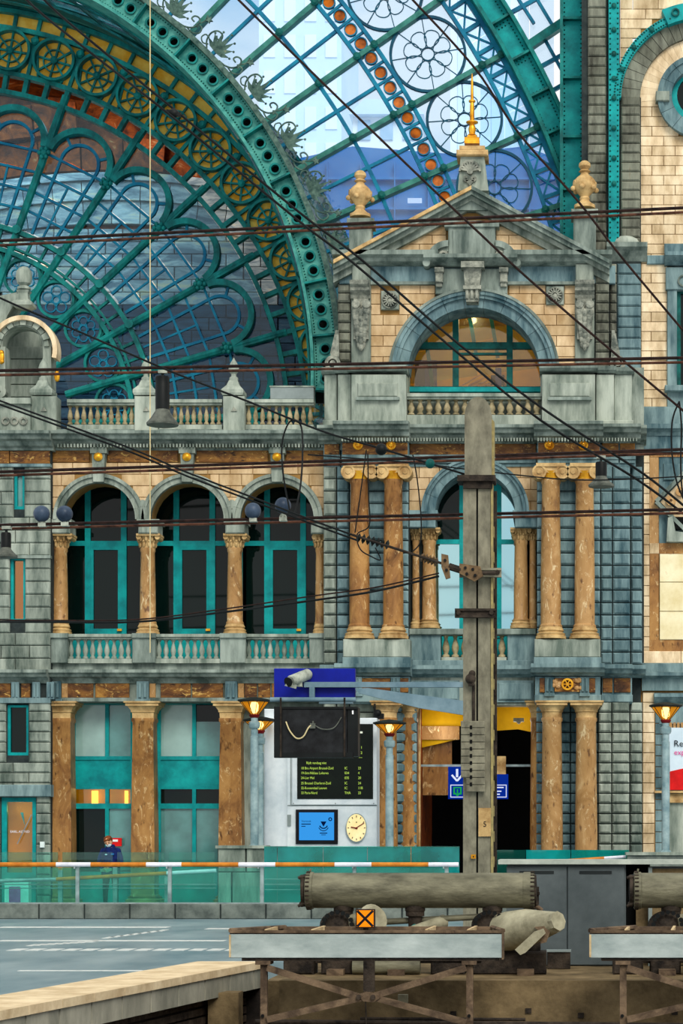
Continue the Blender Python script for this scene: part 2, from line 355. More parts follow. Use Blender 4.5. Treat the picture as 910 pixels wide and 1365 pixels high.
def build(name, mb, m, parent=None, smooth=False, label=None, cat=None, group=None, kind=None, base=None):
    off = OFF.get(parent.name, Vector((0,0,0))) if parent else Vector(base or (0,0,0))
    me = bpy.data.meshes.new(name)
    me.from_pydata([(v[0]-off.x, v[1]-off.y, v[2]-off.z) for v in mb.v] if off.length > 0 else mb.v, [], mb.f)
    me.materials.append(MATS[m]); me.update()
    if smooth:
        me.polygons.foreach_set('use_smooth', [True]*len(me.polygons)); me.set_sharp_from_angle(angle=math.radians(38))
    o = bpy.data.objects.new(name, me); COL.objects.link(o)
    if parent: o.parent = parent
    elif base: o.location = base
    OFF[o.name] = off
    return setp(o, label, cat, group, kind)
def struct(name, mb, m, smooth=False): return build(name, mb, m, None, smooth, kind='structure')
def copy_tree(o, loc=None, label=None, parent=None):
    c = o.copy(); COL.objects.link(c); c.parent = parent
    if loc is not None: c.location = loc
    if label: c['label'] = label
    for ch in KIDS.get(o.name, [x for x in o.children]): copy_tree(ch, None, None, c)
    return c
KIDS = {}
BLK = {}
def block(name, parent, x0, x1, y0, d, z0, z1, c, m):
    """one stone with a chamfered face; alike stones share a mesh"""
    w, h = round(x1-x0, 3), round(z1-z0, 3); key = (w, h, round(d,3), round(c,3), m)
    me = BLK.get(key)
    if me is None:
        b = MB().box(0, w, 0, d, 0, h, c); me = bpy.data.meshes.new(name); me.from_pydata(b.v, [], b.f); me.materials.append(MATS[m]); BLK[key] = me
    o = bpy.data.objects.new(name, me); COL.objects.link(o); o.parent = parent
    o.location = Vector((x0, y0, z0))-OFF.get(parent.name, Vector((0,0,0))); return o
def courses(parent, name, m, a, b, t, u, h, bw, Yf, proud, holes=None, c=.02, gap=.8, d=None, jit=0.0):
    """courses of separate stones on a wall whose bare face is Yf; holes(t,u) -> [(a,b)] in pixels to leave out"""
    n = max(1, round((u-t)/h)); h = (u-t)/n; d = d or proud+.04; k = Yf/FP
    for r in range(n):
        y0, y1 = t+r*h, t+(r+1)*h
        iv = [(a, b)]
        for (p, q) in (holes(y0, y1) if holes else []):
            nv = []
            for (i, j) in iv:
                if q <= i or p >= j: nv.append((i, j)); continue
                if p > i: nv.append((i, p))
                if q < j: nv.append((q, j))
            iv = nv
        for (i, j) in iv:
            if j-i < 3: continue
            cuts = [i]; x = a+(bw/2 if r % 2 else 0)
            while x < j:
                if x > i+.35*bw and x < j-.35*bw: cuts.append(x)
                x += bw
            cuts.append(j)
            for p, q in zip(cuts, cuts[1:]):
                jy = random.uniform(-jit, jit)
                block(name, parent, X(p,Yf)+gap*k/2, X(q,Yf)-gap*k/2, Yf-proud+jy, d, Z(y1,Yf)+gap*k/2, Z(y0,Yf)-gap*k/2, c, m)
def circ_hole(cx, cy, r, below=None):
    """pixel interval inside an arch opening for a course y0..y1 (y down); below = jamb bottom"""
    def f(y0, y1):
        if y1 <= cy: 
            dy = cy-y1
            if dy >= r: return []
            w = math.sqrt(r*r-dy*dy)
        elif below and y0 < below: w = r
        else:
            dy = y0-cy
            if dy <= 0: w = r
            elif dy >= r: return []
            else: w = math.sqrt(r*r-dy*dy)
        return [(cx-w, cx+w)]
    return f
def rect_hole(a, b, t, u): return lambda y0, y1: [(a, b)] if (y1 > t+1 and y0 < u-1) else []
def holes(*fs): return lambda y0, y1: [iv for f in fs for iv in f(y0, y1)]
def archwall(mb, a, b, t, u, arches, Yf, d, n=14):
    """wall a..b, t..u with arched openings (cx,cy,r) open down to u"""
    xs = {a, b}
    for cx, cy, r in arches:
        for i in range(n+1): xs.add(round(cx-r*math.cos(PI*i/n), 4))
    xs = sorted(x for x in xs if a <= x <= b)
    for p, q in zip(xs, xs[1:]):
        if q-p < 1e-3: continue
        mid = (p+q)/2; hit = None
        for cx, cy, r in arches:
            if abs(mid-cx) < r: hit = (cx, cy, r)
        if hit:
            cx, cy, r = hit; f = lambda x: cy-math.sqrt(max(0, r*r-(x-cx)**2))
            mb.pp([(p,t),(q,t),(q,f(q)),(p,f(p))], Yf, d)
        else: mb.pp([(p,t),(q,t),(q,u),(p,u)], Yf, d)
    return mb
def voussoirs(parent, name, m, cx, cy, r0, r1, Yf, d, n, a0=0, a1=PI, gap=.006, seg=3, steps=None):
    for i in range(n):
        p = a0+(a1-a0)*(i+gap)/n; q = a0+(a1-a0)*(i+1-gap)/n
        mb = MB(); mb.pr(cx, cy, r0, r1, Yf, d, p, q, seg)
        if steps:
            for s0, s1, pr in steps: mb.pr(cx, cy, s0, s1, Yf-pr, pr+.02, p, q, seg)
        build(name, mb, m, parent)
def spline(pts, n=6):
    out = []; m = len(pts); pts = [Vector(p) for p in pts]
    for i in range(m-1):
        p0, p1, p2, p3 = pts[max(i-1,0)], pts[i], pts[i+1], pts[min(i+2,m-1)]
        for k in range(n):
            t = k/n
            out.append(.5*((2*p1)+(p2-p0)*t+(2*p0-5*p1+4*p2-p3)*t*t+(3*p1-p0-3*p2+p3)*t**3))
    return out+[pts[-1]]
def text(name, s, size, loc, m, parent=None, extrude=.001, align='LEFT', rot=(PI/2,0,0), sx=1.0):
    cu = bpy.data.curves.new(name, 'FONT'); cu.body = s; cu.size = size; cu.extrude = extrude; cu.align_x = align; cu.resolution_u = 2
    o = bpy.data.objects.new(name, cu); COL.objects.link(o)
    dg = bpy.context.evaluated_depsgraph_get(); me = bpy.data.meshes.new_from_object(o.evaluated_get(dg)); bpy.data.objects.remove(o); me.name = name
    me.materials.clear(); me.materials.append(MATS[m])
    o = bpy.data.objects.new(name, me); COL.objects.link(o); o.rotation_euler = rot; o.scale = (sx, 1, 1)
    off = OFF.get(parent.name, Vector((0,0,0))) if parent else Vector((0,0,0))
    if parent: o.parent = parent
    o.location = Vector(loc)-off; OFF[o.name] = off
    return o
# ================================================================== LARGE STRUCTURE: floors and ground
b = MB()
FE0, FE1 = (-5.68, 22.4), (-4.31, 31.5)                 # platform edge, running away from the camera
fx = lambda y: FE0[0]+(y-FE0[1])*(FE1[0]-FE0[0])/(FE1[1]-FE0[1])
n = 0
pts = [(-34, 14), (fx(14)-.9, 14), (fx(31.4)-.9, 31.4), (14, 31.4), (14, 66), (-34, 66)]
b.add([(x, y, 0) for x, y in pts]+[(x, y, -.25) for x, y in pts], [(0,1,2,3,4,5), (11,10,9,8,7,6)]+[(i+6, (i+1)%6+6, (i+1)%6, i) for i in range(6)])
floor = struct('floor', b, 'floor_blue')
def line_on_floor(px0, px1, py, w, m='white_line'):
    Y = 5100/(py-VY); dY = w*Y*Y/5100
    b = MB().box(X(px0,Y), X(px1,Y), Y-dY/2, Y+dY/2, .0, .004); build('floor_line', b, m, floor)
line_on_floor(0, 225, 1236, 1.6)
for i in range(14): line_on_floor(15+i*24, 33+i*24, 1266, 2.6)
line_on_floor(0, 300, 1254, 1.4); line_on_floor(275, 330, 1238, 1.5)
for i in range(7): line_on_floor(140+i*12, 149+i*12, 1250-i*1.6, 2.2)
for i in range(9): line_on_floor(40+i*10, 48+i*10, 1260-.6*i, 2.2)
line_on_floor(25, 190, 1294, 1.0)
b = MB().box(-34, 14, 10, 31.4, -1.3, -1.0); struct('floor', b, 'pit_dark')
struct('wall_pit', MB().box(-34, 14, 31.42, 31.7, -1.3, -.25), 'pit_dark')
# platform edge: coping slabs and concrete face panels
cop = MB(); ang = math.atan2(FE1[0]-FE0[0], FE1[1]-FE0[1])
trim = struct('trim_1', MB().box(-6.9, -6.8, 13, 14, -.9, -.5), 'panel_concrete')
def along(y0, y1, o0, o1, z0, z1, g=.006):
    y0 += g; y1 -= g
    v = []
    for z in (z0, z1):
        for (y, o) in ((y0,o0),(y0,o1),(y1,o1),(y1,o0)): v.append((fx(y)+o, y, z))
    return MB().add(v, [(3,2,1,0),(4,5,6,7),(0,1,5,4),(1,2,6,5),(2,3,7,6),(3,0,4,7)])
y = 18.0; i = 0
while y < 31.4:
    L = .62*(.35+y/40)
    y2 = min(y+L*1.6, 31.5)
    build('coping_slab', along(y, y2, -.9, .03, -.09, .006), 'coping', trim)
    build('concrete_panel', along(y, y2, -.12, 0, -.36, -.095, .022), 'panel_concrete', trim)
    y = y2
build('edge_beam', along(18, 31.5, -.6, -.25, -.9, -.3), 'pit_dark', trim)
build('end_pier', MB().box(-4.75, -4.35, 29.5, 29.9, -1.0, -.3), 'concrete', trim)
for i in range(5): build('timber', along(18, 31.5, -.24, -.2, -.95+i*.12, -.86+i*.12), 'sleeper', trim)
# concrete base of the buffers
base = struct('trim_2', MB().box(X(372,27.2), 9, 27.2, 31.5, -1.1, 0.004), 'concrete')
build('base_block', MB().box(X(350,27.3), X(372,27.3)-.01, 27.5, 31.4, -1.1, -.02), 'concrete', base)
for (a, y) in ((600, 1348), (700, 1344), (770, 1350), (895, 1346)):
    build('stud', MB().pb(a, a+8, y, y+7, 27.18, .06), 'rust_dark', base)
build('pipe', MB().rod((X(480,26.9),26.9,Z(1358,26.9)), (X(700,26.9),26.9,Z(1359,26.9)), .02), 'rust_dark', base)
build('pipe', MB().rod((X(340,26.7),26.7,Z(1362,26.7)), (X(930,26.7),26.7,Z(1367,26.7)), .03), 'rust_dark', base)
# ================================================================== FACADE
YA = 60.0
wall = struct('wall_arcade', archwall(MB(), 62, 436, 600, 694, [(131,692,50),(249,692,50),(369,692,50)], YA, .9), 'joint_cream')
courses(wall, 'brick', 'cream_brick', 67, 432, 617, 694, 15.4, 30, YA, .03,
        holes(circ_hole(131,692,54,900), circ_hole(249,692,54,900), circ_hole(369,692,54,900)), c=.008)
for cx in (131, 249, 369):
    voussoirs(wall, 'voussoir', 'bluestone', cx, 692, 49, 61, YA-.12, .2, 11, steps=[(56.5, 61, .06), (49, 51, .03)])
    build('keystone', MB().pp([(cx-9,600),(cx+9,600),(cx+7,642),(cx-7,642)], YA-.26, .4), 'bluestone', wall)
    build('keystone_scroll', MB().pb(cx-11, cx+11, 596, 604, YA-.3, .3).pb(cx-8, cx+8, 618, 624, YA-.31, .2), 'bluestone', wall)
    build('gold_boss', MB().rev([(.0,0),(.10,0),(.12,.03),(.07,.08),(.02,.1)], P(cx,609,YA-.26), (0,-1,0), 14), 'gold', wall, True)
for cx in (190, 309): build('spandrel_boss', MB().pr(cx, 672, 0.1, 6, YA-.16, .1, n=10).pp([(cx-6,676),(cx+6,676),(cx+3,694),(cx-3,694)], YA-.14, .14), 'bluestone', wall)
# frieze of brown marble above the arcade, cornice with dentils
for a, c in ((67,120),(142,238),(260,358),(380,432)): build('frieze_panel', MB().pb(a+1, c-1, 600, 616, YA-.05, .15, .01), 'marble_frieze', wall)
corn = [(.10,578),(.62,579),(.62,583),(.52,585),(.48,589),(.30,591),(.22,596),(.1,598),(.08,601)]
build('cornice', MB().mould(72, 440, corn, YA), 'stone_trim', wall)
dm = MB()
x = 76
while x < 430: dm.pb(x, x+2.2, 591.5, 596, YA-.36, .2); x += 4.4
build('dentils', dm, 'bluestone', wall, kind='stuff')
# back wall of the loggia and ground storey of the arcade
build('loggia_floor', MB().pb(67, 432, 884, 900, YA+.1, 2.2), 'bluestone', wall)
build('parapet_course', MB().pb(67, 432, 882, 895, YA-.08, .6, .02), 'stone_trim', wall)
corn2 = [(.08,893),(.42,894),(.42,898),(.34,900),(.30,903),(.16,905),(.10,908),(.06,911)]
build('cornice', MB().mould(62, 432, corn2, YA), 'stone_trim', wall)
build('lintel_beam', MB().pb(62, 436, 909, 936, YA, .8), 'bluestone', wall)
for a, c in ((80,124),(127,172),(214,254),(256,297),(326,342),(344,360),(362,432)):
    build('frieze_panel', MB().pb(a, c, 911, 930, YA-.06, .1, .01), 'marble_frieze', wall)
for cx in (73, 190, 308): 
    build('triglyph', MB().pb(cx-8, cx+8, 908, 934, YA-.14, .2).pb(cx-6, cx-2, 911, 930, YA-.19, .1, .015).pb(cx+1, cx+5, 911, 930, YA-.19, .1, .015).pb(cx-10, cx+10, 932, 936, YA-.2, .25), 'bluestone_blue', wall)
    build('frieze_panel', MB().pb(cx+9, cx+17, 911, 930, YA-.07, .1, .01), 'marble_light', wall)
build('lintel_strip', MB().pb(66, 436, 930, 935, YA-.1, .3), 'stone_trim', wall)
# solid piers behind the columns of the ground storey
for a, c in ((60,96),(180,206),(298,436)): build('pier', MB().pb(a, c, 935, 1207, YA+.45, .5), 'bluestone', wall)
# ---- windows of the loggia
room = struct('wall_rooms', MB().pb(0, 440, 590, 905, 63.2, .2), 'black_void')  # black back sheet painted for the darkness of the unlit rooms
build('ground_room', MB().pb(-340, 440, 905, 1215, 64.5, .2), 'brown_room', room)
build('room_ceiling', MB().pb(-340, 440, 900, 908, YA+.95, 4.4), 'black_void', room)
YW = 61.25
LC = (139, 257, 378)
for i, (cx, sx) in enumerate(zip((131,249,369), LC)):
    w = struct('window_%d' % (i+1), MB().pb(cx-60, cx+64, 721, 727.5, YW-.05, .12), 'teal')
    for a in (-26, 22): build('mullion', MB().pb(sx+a, sx+a+7.5, 630, 850, YW-.07, .14), 'teal', w)
    for a in (-59, 54): build('jamb', MB().pb(cx+8+a, cx+8+a+4.5, 640, 850, YW-.05, .14), 'teal', w)
    build('door_leaf', MB().pb(sx-18.5, sx-14.5, 728, 850, YW-.06, .1).pb(sx+18, sx+22, 728, 850, YW-.06, .1).pb(sx-18.5, sx+22, 727.5, 733, YW-.06, .1).pb(sx-18.5, sx+22, 838, 850, YW-.06, .1), 'teal', w)
    build('kick_panel', MB().pb(cx-50, cx+62, 848, 886, YW-.03, .1), 'teal', w)
    build('door_handle', MB().pb(sx+17, sx+23, 838, 841, YW-.14, .05), 'gold', w)
    for a, c, t, u in ((-50,-26,630,721),(-18.5,22,630,721),(29.5,54,630,721),(-50,-26,727.5,850),(-14.5,18,733,838),(29.5,54,727.5,850)):
        build('pane', MB().pb(sx+a, sx+c, t, u, YW, .02), 'glass_dark', w)
# ---- ground storey shop windows
YG = 60.7
for i, (a, c, m) in enumerate(((98,176,142),(212,296,258))):
    w = struct('window_%d' % (i+4), MB().pb(a-3, c+3, 1010, 1051, YG-.04, .1), 'teal')
    for p, q, t, u in ((a-3,a+2,934,1200),(m-2,m+3,934,1010),(m-2,m+3,1051,1200),(c-2,c+4,934,1200),(a,c,1008,1013),(a,c,1048,1052),(a,c,1071,1078),(a,c,934,939)):
        build('frame_bar', MB().pb(p, q, t, u, YG-.07, .12), 'teal', w)
    build('plinth_panel', MB().pb(a, c, 1152 if i else 1162, 1206, YG-.05, .1), 'teal', w)
    build('pane', MB().pb(a+2, m-2, 939, 1008, YG, .02), 'glass_frost_white', w)
    build('pane', MB().pb(m+3, c-2, 939 if i == 0 else 962, 1008, YG, .02), 'glass_frost', w)
    if i: build('pane', MB().pb(m+3, c-2, 939, 962, YG, .02), 'glass_dark', w)
    for p, q in ((a+2,m-2),(m+3,c-2)):
        build('pane', MB().pb(p, q, 1052, 1071, YG, .02), 'glass_warm' if i == 0 else 'glass_dark', w)
        build('pane', MB().pb(p, q, 1078, 1160, YG, .02), 'glass_dark' if (i == 0 and p < 110) else 'glass_frost', w)
def room_lamp(name, loc, e, size=.3, col=(1,.93,.78)):
    la = bpy.data.lights.new(name, 'POINT'); la.energy = e; la.shadow_soft_size = size; la.color = col
    o = bpy.data.objects.new(name, la); COL.objects.link(o); o.location = loc; return o
room_lamp('shop_lamp', P(135,1050,62.4), 14); room_lamp('door_lamp', P(26,1078,60.2), 5, .1)
l = thing('ceiling_light', 'warm glowing light strip behind the small panes of the left shop window', 'light', P(128,1062,63))
build('tube', MB().pb(122, 130, 1054, 1071, 63, .1), 'lamp_soft', l); build('tube', MB().pb(166, 170, 1054, 1071, 63, .1), 'lamp_soft', l); build('glow_board', MB().pb(96, 178, 1040, 1074, 63.2, .05), 'yellow_room', l)  # yellow board added behind the tubes to fill the panes with warm tone
ls = thing('red_sign', 'small red sign in the shop doorway behind the standing person', 'sign', P(153,1122,60.5))
build('sign_plate', MB().pb(145, 162, 1117, 1128, 60.5, .05), 'red_sign', ls)
build('sign_stripe', MB().pb(147, 157, 1119, 1122, 60.49, .02), 'ink_white', ls)
# ================================================================== LEFT WALL (x < 67)
YL = 59.75
lw = MB()
for t, u, hole in ((575,631,None),(631,679,(19,33)),(679,743,None),(743,830,(14,34)),(830,939,None),(939,1007,(10,38)),(1007,1062,None),(1062,1207,(2,48))):
    if hole is None: lw.pb(-340, 68, t, u, YL, .4)
    else: lw.pb(-340, hole[0], t, u, YL, .4); lw.pb(hole[1], 68, t, u, YL, .4)
wl = struct('wall_left', lw, 'joint')
hl = holes(rect_hole(19,33,631,679), rect_hole(14,34,743,830), rect_hole(9,39,938,1008), rect_hole(1,49,1062,1207))
courses(wl, 'stone', 'bluestone', -150, 68, 622, 895, 17, 38, YL, .09, hl, c=.03, jit=.008)
courses(wl, 'stone', 'bluestone', -150, 68, 935, 1207, 13.6, 42, YL, .10, hl, c=.035, jit=.008)
for a, c in ((-150,12),(13,66)): build('frieze_panel', MB().pb(a, c, 601, 618, YL-.06, .12, .01), 'marble_frieze', wl)
build('string_course', MB().pb(-340, 67, 618, 622, YL-.14, .2), 'stone_trim_blue', wl)
build('cornice', MB().mould(-340, 72, corn, YL), 'stone_trim', wl)
build('string_course', MB().pb(-340, 67, 740, 744, YL-.13, .2).pb(-340,67,697,700,YL-.12,.2), 'stone_trim', wl)
build('cornice', MB().mould(-340, 66, corn2, YL), 'stone_trim', wl)
for a, c in ((-14,14),(28,40)): build('frieze_panel', MB().pb(a, c, 911, 930, YL-.06, .12, .01), 'marble_frieze', wl)
for a in (15, 43, 62): build('triglyph', MB().pb(a, a+10, 909, 932, YL-.12, .2).pb(a+1.5, a+4, 911, 929, YL-.16, .1).pb(a+6, a+8.5, 911, 929, YL-.16, .1), 'bluestone_blue', wl)
build('string_course', MB().pb(-340, 67, 930, 937, YL-.13, .2), 'stone_trim_blue', wl)
build('door_lintel', MB().pb(-10, 68, 1046, 1062, YL-.2, .3, .02), 'stone_trim_blue', wl)
def small_window(n, a, c, t, u, pane):
    w = struct('window_%d' % n, MB().pb(a, a+4, t, u, YL+.02, .2).pb(c-3, c, t, u, YL+.02, .2).pb(a, c, t, t+3, YL+.02, .2).pb(a, c, u-4, u, YL+.02, .2), 'teal')
    build('pane', MB().pb(a+3, c-3, t+3, u-3, YL+.1, .03), pane, w)
small_window(6, 19, 33, 632, 679, 'glass_frost'); small_window(7, 14, 34, 744, 829, 'glass_warm'); small_window(8, 10, 38, 940, 1007, 'glass_dark')
build('curtain_light', MB().pb(19, 32, 735, 838, 61, .1), 'window_amber', room)
dr = struct('door_1', MB().pb(2, 9, 1063, 1205, YL+.02, .15).pb(43, 48, 1063, 1205, YL+.02, .15).pb(2, 48, 1063, 1069, YL+.02, .15).pb(2, 48, 1163, 1170, YL+.02, .15), 'teal')
build('door_panel', MB().pb(4, 46, 1166, 1206, YL+.04, .1), 'teal', dr)
build('door_glass', MB().pb(9, 43, 1068, 1165, YL+.1, .02), 'glass_warm', dr)
build('door_back', MB().pb(4, 48, 1064, 1168, YL+.9, .05), 'yellow_room', dr)
text('door_lettering', 'EARL ASTRID', .088, P(13.5,1110,YL+.07), 'ink_white', dr, sx=1.0)
build('door_pull', MB().rod(P(23,1125,YL-.02), P(42,1086,YL-.02), .012), 'steel', dr)
build('vase_mark', MB().pp([(27,1083),(31,1083),(33,1100)], YL+.08, .01), 'teal_pale', dr)
build('intercom', MB().pb(53, 59, 1122, 1130, YL-.16, .1, .01), 'white_panel', wl)
pk = thing('info_stand', 'white stand with a pink poster in front of the left shop door', 'stand', P(22,1204,58))
build('stand_body', MB().pb(6, 38, 1171, 1206, 58, .3), 'white_panel', pk); build('stand_poster', MB().pb(12, 27, 1182, 1204, 57.98, .03), 'pink', pk)
# ---- niche with arched opening on the left roof line
YN = 60.6
struct('ceiling', MB().pb(-340, 436, 583, 599, 60.16, 3.6), 'bluestone')
nb = MB(); 
archwall(nb, -20, 66, 410, 530, [(34,468,24)], YN, .5)
nich = thing('stone_aedicule', 'pale stone aedicule with arched opening and ball finial at the left roof edge', 'aedicule', P(30,580,YN))
wallp = MB()
wallp.pr(30, 462, 27, 40, YN-.02, .6, .0, PI, 24)
wallp.pb(57, 68, 462, 583, YN-.02, .6); wallp.pb(-8, 7, 462, 583, YN-.02, .6)
build('arch_wall', wallp, 'stone_pale', nich)
for i in range(11):
    a0 = .02+i*(PI-.04)/11; a1 = a0+(PI-.04)/11-.03
    build('voussoir', MB().pr(30, 462, 29, 38 if i % 2 else 35, YN-(.14 if i % 2 else .08), .2, a0, a1, 3), 'stone_pale', nich)
build('archivolt', MB().pr(30, 466, 40, 46, YN-.22, .5, -.25, PI+.25, 28), 'cream_stone', nich)
build('roof_curve', MB().pp([(-30,400),(10,392),(30,388),(10,420),(-10,470),(-30,480)], YN+.0, .8), 'bluestone', nich)
build('niche_back', MB().pb(4, 60, 430, 583, YN+1.2, .1), 'bluestone', nich)
for i in range(4): build('niche_course', MB().pb(6, 58, 462+i*17, 478+i*17, YN+1.12, .1, .015), 'bluestone', nich)
build('finial_pedestal', MB().pl([(11,413),(19,409),(19,405),(10,400),(9,392),(12,388)][::1], 32, YN+.1, 4, PI/4), 'stone_pale', nich)
build('finial_ball', MB().pl([(4,388),(9,386),(9,383),(5,381),(9,378),(11,370),(10,362),(6,357),(1,355)], 32, YN+.1, 16), 'stone_pale', nich, True)
build('scroll', MB().pr(61, 524, 1, 9, YN-.15, .3, n=14), 'stone_pale', nich); build('scroll', MB().pr(0, 522, 1, 8, YN-.15, .3, n=14), 'stone_pale', nich)
build('gold_ornament', MB().sph(P(2,476,YN-.2), .10, 8, 6, (.8,.6,2)).sph(P(2,470,YN-.2), .07, 8, 6).sph(P(3,482,YN-.25), .06, 8, 6), 'gold', nich, True); build('gold_ornament', MB().sph(P(76,502,YN), .08, 8, 6, (1,.6,1.8)).sph(P(76,497,YN), .06, 8, 6), 'gold', nich, True)
par = thing('parapet', 'grey stone parapet carved with rings at the left end of the roof line', 'parapet', P(10,580,59.55))
build('parapet_wall', MB().pb(-340, 40.5, 530, 580, 59.55, .5), 'stone_pale', par)
for i in range(3): build('ring_ornament', MB().pr(7+i*12, 561, 3, 5.5, 59.5, .07, n=14), 'stone_carved', par)
build('parapet_cap', MB().pb(-340, 40.5, 530, 538, 59.42, .7), 'stone_pale', par)
# ---- columns of the arcade
def fluted(n): return n
def column(label, cx, Y, top, cap, bot, base, r, kind, m='marble', capm='sandstone', group=None, plinth=True, sq=False):
    k = Y/FP
    t = thing('column', label, 'column', P(cx, base, Y), group)
    seg = 4 if sq else 20; a0 = PI/4 if sq else 0; f = 1.414 if sq else 1
    rt = r*.88
    b = MB().pl([(r*1.12*f,bot),(r*1.12*f,bot-2),(r*f,bot-4),(r*f,bot-(bot-cap)*.35),(rt*f,cap+6),(rt*1.1*f,cap+4),(rt*1.1*f,cap)], cx, Y, seg, a0)
    build('shaft', b, m, t, True)
    b = MB().pl([(r*1.5*f,base),(r*1.5*f,base-4),(r*1.35*f,base-4.5),(r*1.45*f,base-7),(r*1.15*f,base-9),(r*1.3*f,base-11),(r*1.1*f,bot)], cx, Y, seg, a0)
    if plinth: build('base', b, capm, t, True)
    if kind == 'doric':
        b = MB().pl([(rt*1.02*f,cap),(rt*1.05*f,cap-7),(rt*1.15*f,cap-8),(rt*1.15*f,cap-10),(rt*1.45*f,cap-16)], cx, Y, seg, a0); build('capital', b, capm, t, True)
        build('abacus', MB().lathe([(rt*1.6*1.414*k,Z(cap-16,Y)),(rt*1.6*1.414*k,Z(cap-19,Y)),(rt*1.75*1.414*k,Z(cap-20,Y)),(rt*1.75*1.414*k,Z(top,Y))], X(cx,Y), Y, 4, PI/4), capm, t)
    elif kind == 'ionic':
        h = cap-top
        b = MB().pl([(rt*1.08,cap),(rt*1.15,cap-4),(rt*1.3,cap-h*.45)], cx, Y, 20); build('necking', b, 'gold', t, True)
        b = MB().pb(cx-rt*1.25, cx+rt*1.25, top+h*.18, top+h*.55, Y-rt*1.2*k, rt*2.4*k)
        for s in (-1, 1):
            c = (cx+s*rt*1.3); cy = top+h*.5
            b.pr(c, cy, .1, h*.42, Y-rt*1.25*k, rt*2.5*k, n=14); b.pr(c, cy, h*.30, h*.42, Y-rt*1.34*k, .05, n=14); b.pr(c, cy, 0.1, h*.14, Y-rt*1.36*k, .05, n=10)
        build('volute', b, capm, t)
        build('abacus', MB().pb(cx-rt*1.65, cx+rt*1.65, top, top+h*.2, Y-rt*1.4*k, rt*2.8*k), capm, t)
    else:
        h = cap-top
        b = MB().pl([(rt*1.0,cap),(rt*1.05,cap-h*.3),(rt*1.2,cap-h*.6),(rt*1.55,cap-h*.85)], cx, Y, 16)
        for j in range(2):
            for i in range(10):
                a = 2*PI*(i+.5*j)/10; rr = rt*(1.1+.22*j)*k; px, py = math.cos(a), math.sin(a)
                c0 = Vector((X(cx,Y)+rr*px, Y+rr*py, Z(cap-h*(.12+.36*j),Y)))
                b.sph(c0+Vector((px*.01,py*.01,.12*h*k)), h*.17*k, 6, 5, (.55,.55,1.3))
                b.sph(c0+Vector((px*.035,py*.035,.3*h*k)), h*.09*k, 6, 4)
        for s in (-1, 1): b.pr(cx+s*rt*1.35, top+h*.24, .05, h*.17, Y-rt*1.45*k, rt*2.9*k, n=10)
        build('capital', b, capm, t, True)
        build('abacus', MB().pb(cx-rt*1.7, cx+rt*1.7, top, top+h*.14, Y-rt*1.7*k, rt*3.4*k), capm, t)
    return t
for cx, lb in ((80,'short brown marble column with leafy capital at the left end of the loggia'),(197,'short brown marble column between the first and second loggia arches'),(313,'short brown marble column between the second and third loggia arches'),(427,'slim brown marble column at the right end of the loggia')):
    t = column(lb, cx, YA+.25, 711, 731, 832, 847, 10.5 if cx < 420 else 7, 'corinthian', 'marble_light', 'sandstone', 'loggia columns')
    build('impost', MB().pb(cx-13, min(cx+13,436), 693, 711, YA-.12, .75, .03).pb(cx-15, min(cx+15,436), 692, 697, YA-.16, .8), 'bluestone', t)
for cx, lb in ((83,'square brown marble pier left of the first shop window'),(193,'square brown marble pier between the two shop windows'),(309,'square brown marble pier right of the second shop window')):
    column(lb, cx, YA+.22, 936, 958, 1196, 1206, 15.5, 'doric', 'marble', 'sandstone', 'ground floor piers', sq=True)
# ---- balustrades
BAL = [(.95,0),(.95,.09),(.55,.12),(.62,.18),(.98,.36),(.9,.48),(.5,.72),(.42,.8),(.62,.86),(.6,.9),(.9,.92),(.9,1.0)]
def balustrade(label, a, c, t, rail, base0, base1, Y, n, m='stone_pale', group=None, rust=None):
    k = Y/FP
    o = thing('balustrade', label, 'balustrade', P((a+c)/2, base1, Y), group)
    build('top_rail', MB().pb(a+.2, c-.2, t, t+(rail-t)*.55, Y-.2, .45).pb(a+.2, c-.2, t+(rail-t)*.55, rail, Y-.14, .33), m, o)
    build('base_rail', MB().pb(a+.2, c-.2, base0, base1, Y-.17, .36), m, o)
    st = (c-a)/n; me = None
    for i in range(n):
        cx = a+(i+.5)*st; r = min(st*.40, 5.2)*k; h = (base0-rail)*k
        if me is None:
            b = MB().lathe([(x*r, z*h) for x, z in BAL], 0, 0, 10); me = bpy.data.meshes.new('baluster'); me.from_pydata(b.v, [], b.f); me.materials.append(MATS[rust or m])
            me.polygons.foreach_set('use_smooth', [True]*len(me.polygons)); me.set_sharp_from_angle(angle=.7)
        q = bpy.data.objects.new('baluster', me); COL.objects.link(q); q.parent = o; q.location = Vector((X(cx,Y), Y, Z(base0,Y)))-OFF[o.name]
    return o
for i, (a, c) in enumerate(((90,176),(207,293),(327,412))):
    w = ('first','second','third')[i]
    balustrade('grey stone balustrade below the %s loggia arch from the left' % w, a, c, 845, 852, 878, 884, YA-.02, 9, 'stone_pale')
for i, (a, c) in enumerate(((89,180),(212,296),(327,418))):
    w = ('between the aedicule and the first finial post','between the two finial posts','between the second finial post and the porch')[i]
    balustrade('weathered roof line balustrade '+w, a, c, 532, 540, 566, 580, YA-.1, 10, 'stone_pale', rust='baluster_stone')
def pedestal(label, a, c, t, u, Y, panel=True):
    o = thing('balustrade_post', label, 'post', P((a+c)/2, u, Y))
    build('post_block', MB().pb(a, c, t, u, Y-.24, .5, .02), 'stone_trim', o)
    build('post_cap', MB().pb(a-.5, c+.5, t-1, t+5, Y-.3, .6), 'stone_trim', o)
    return o
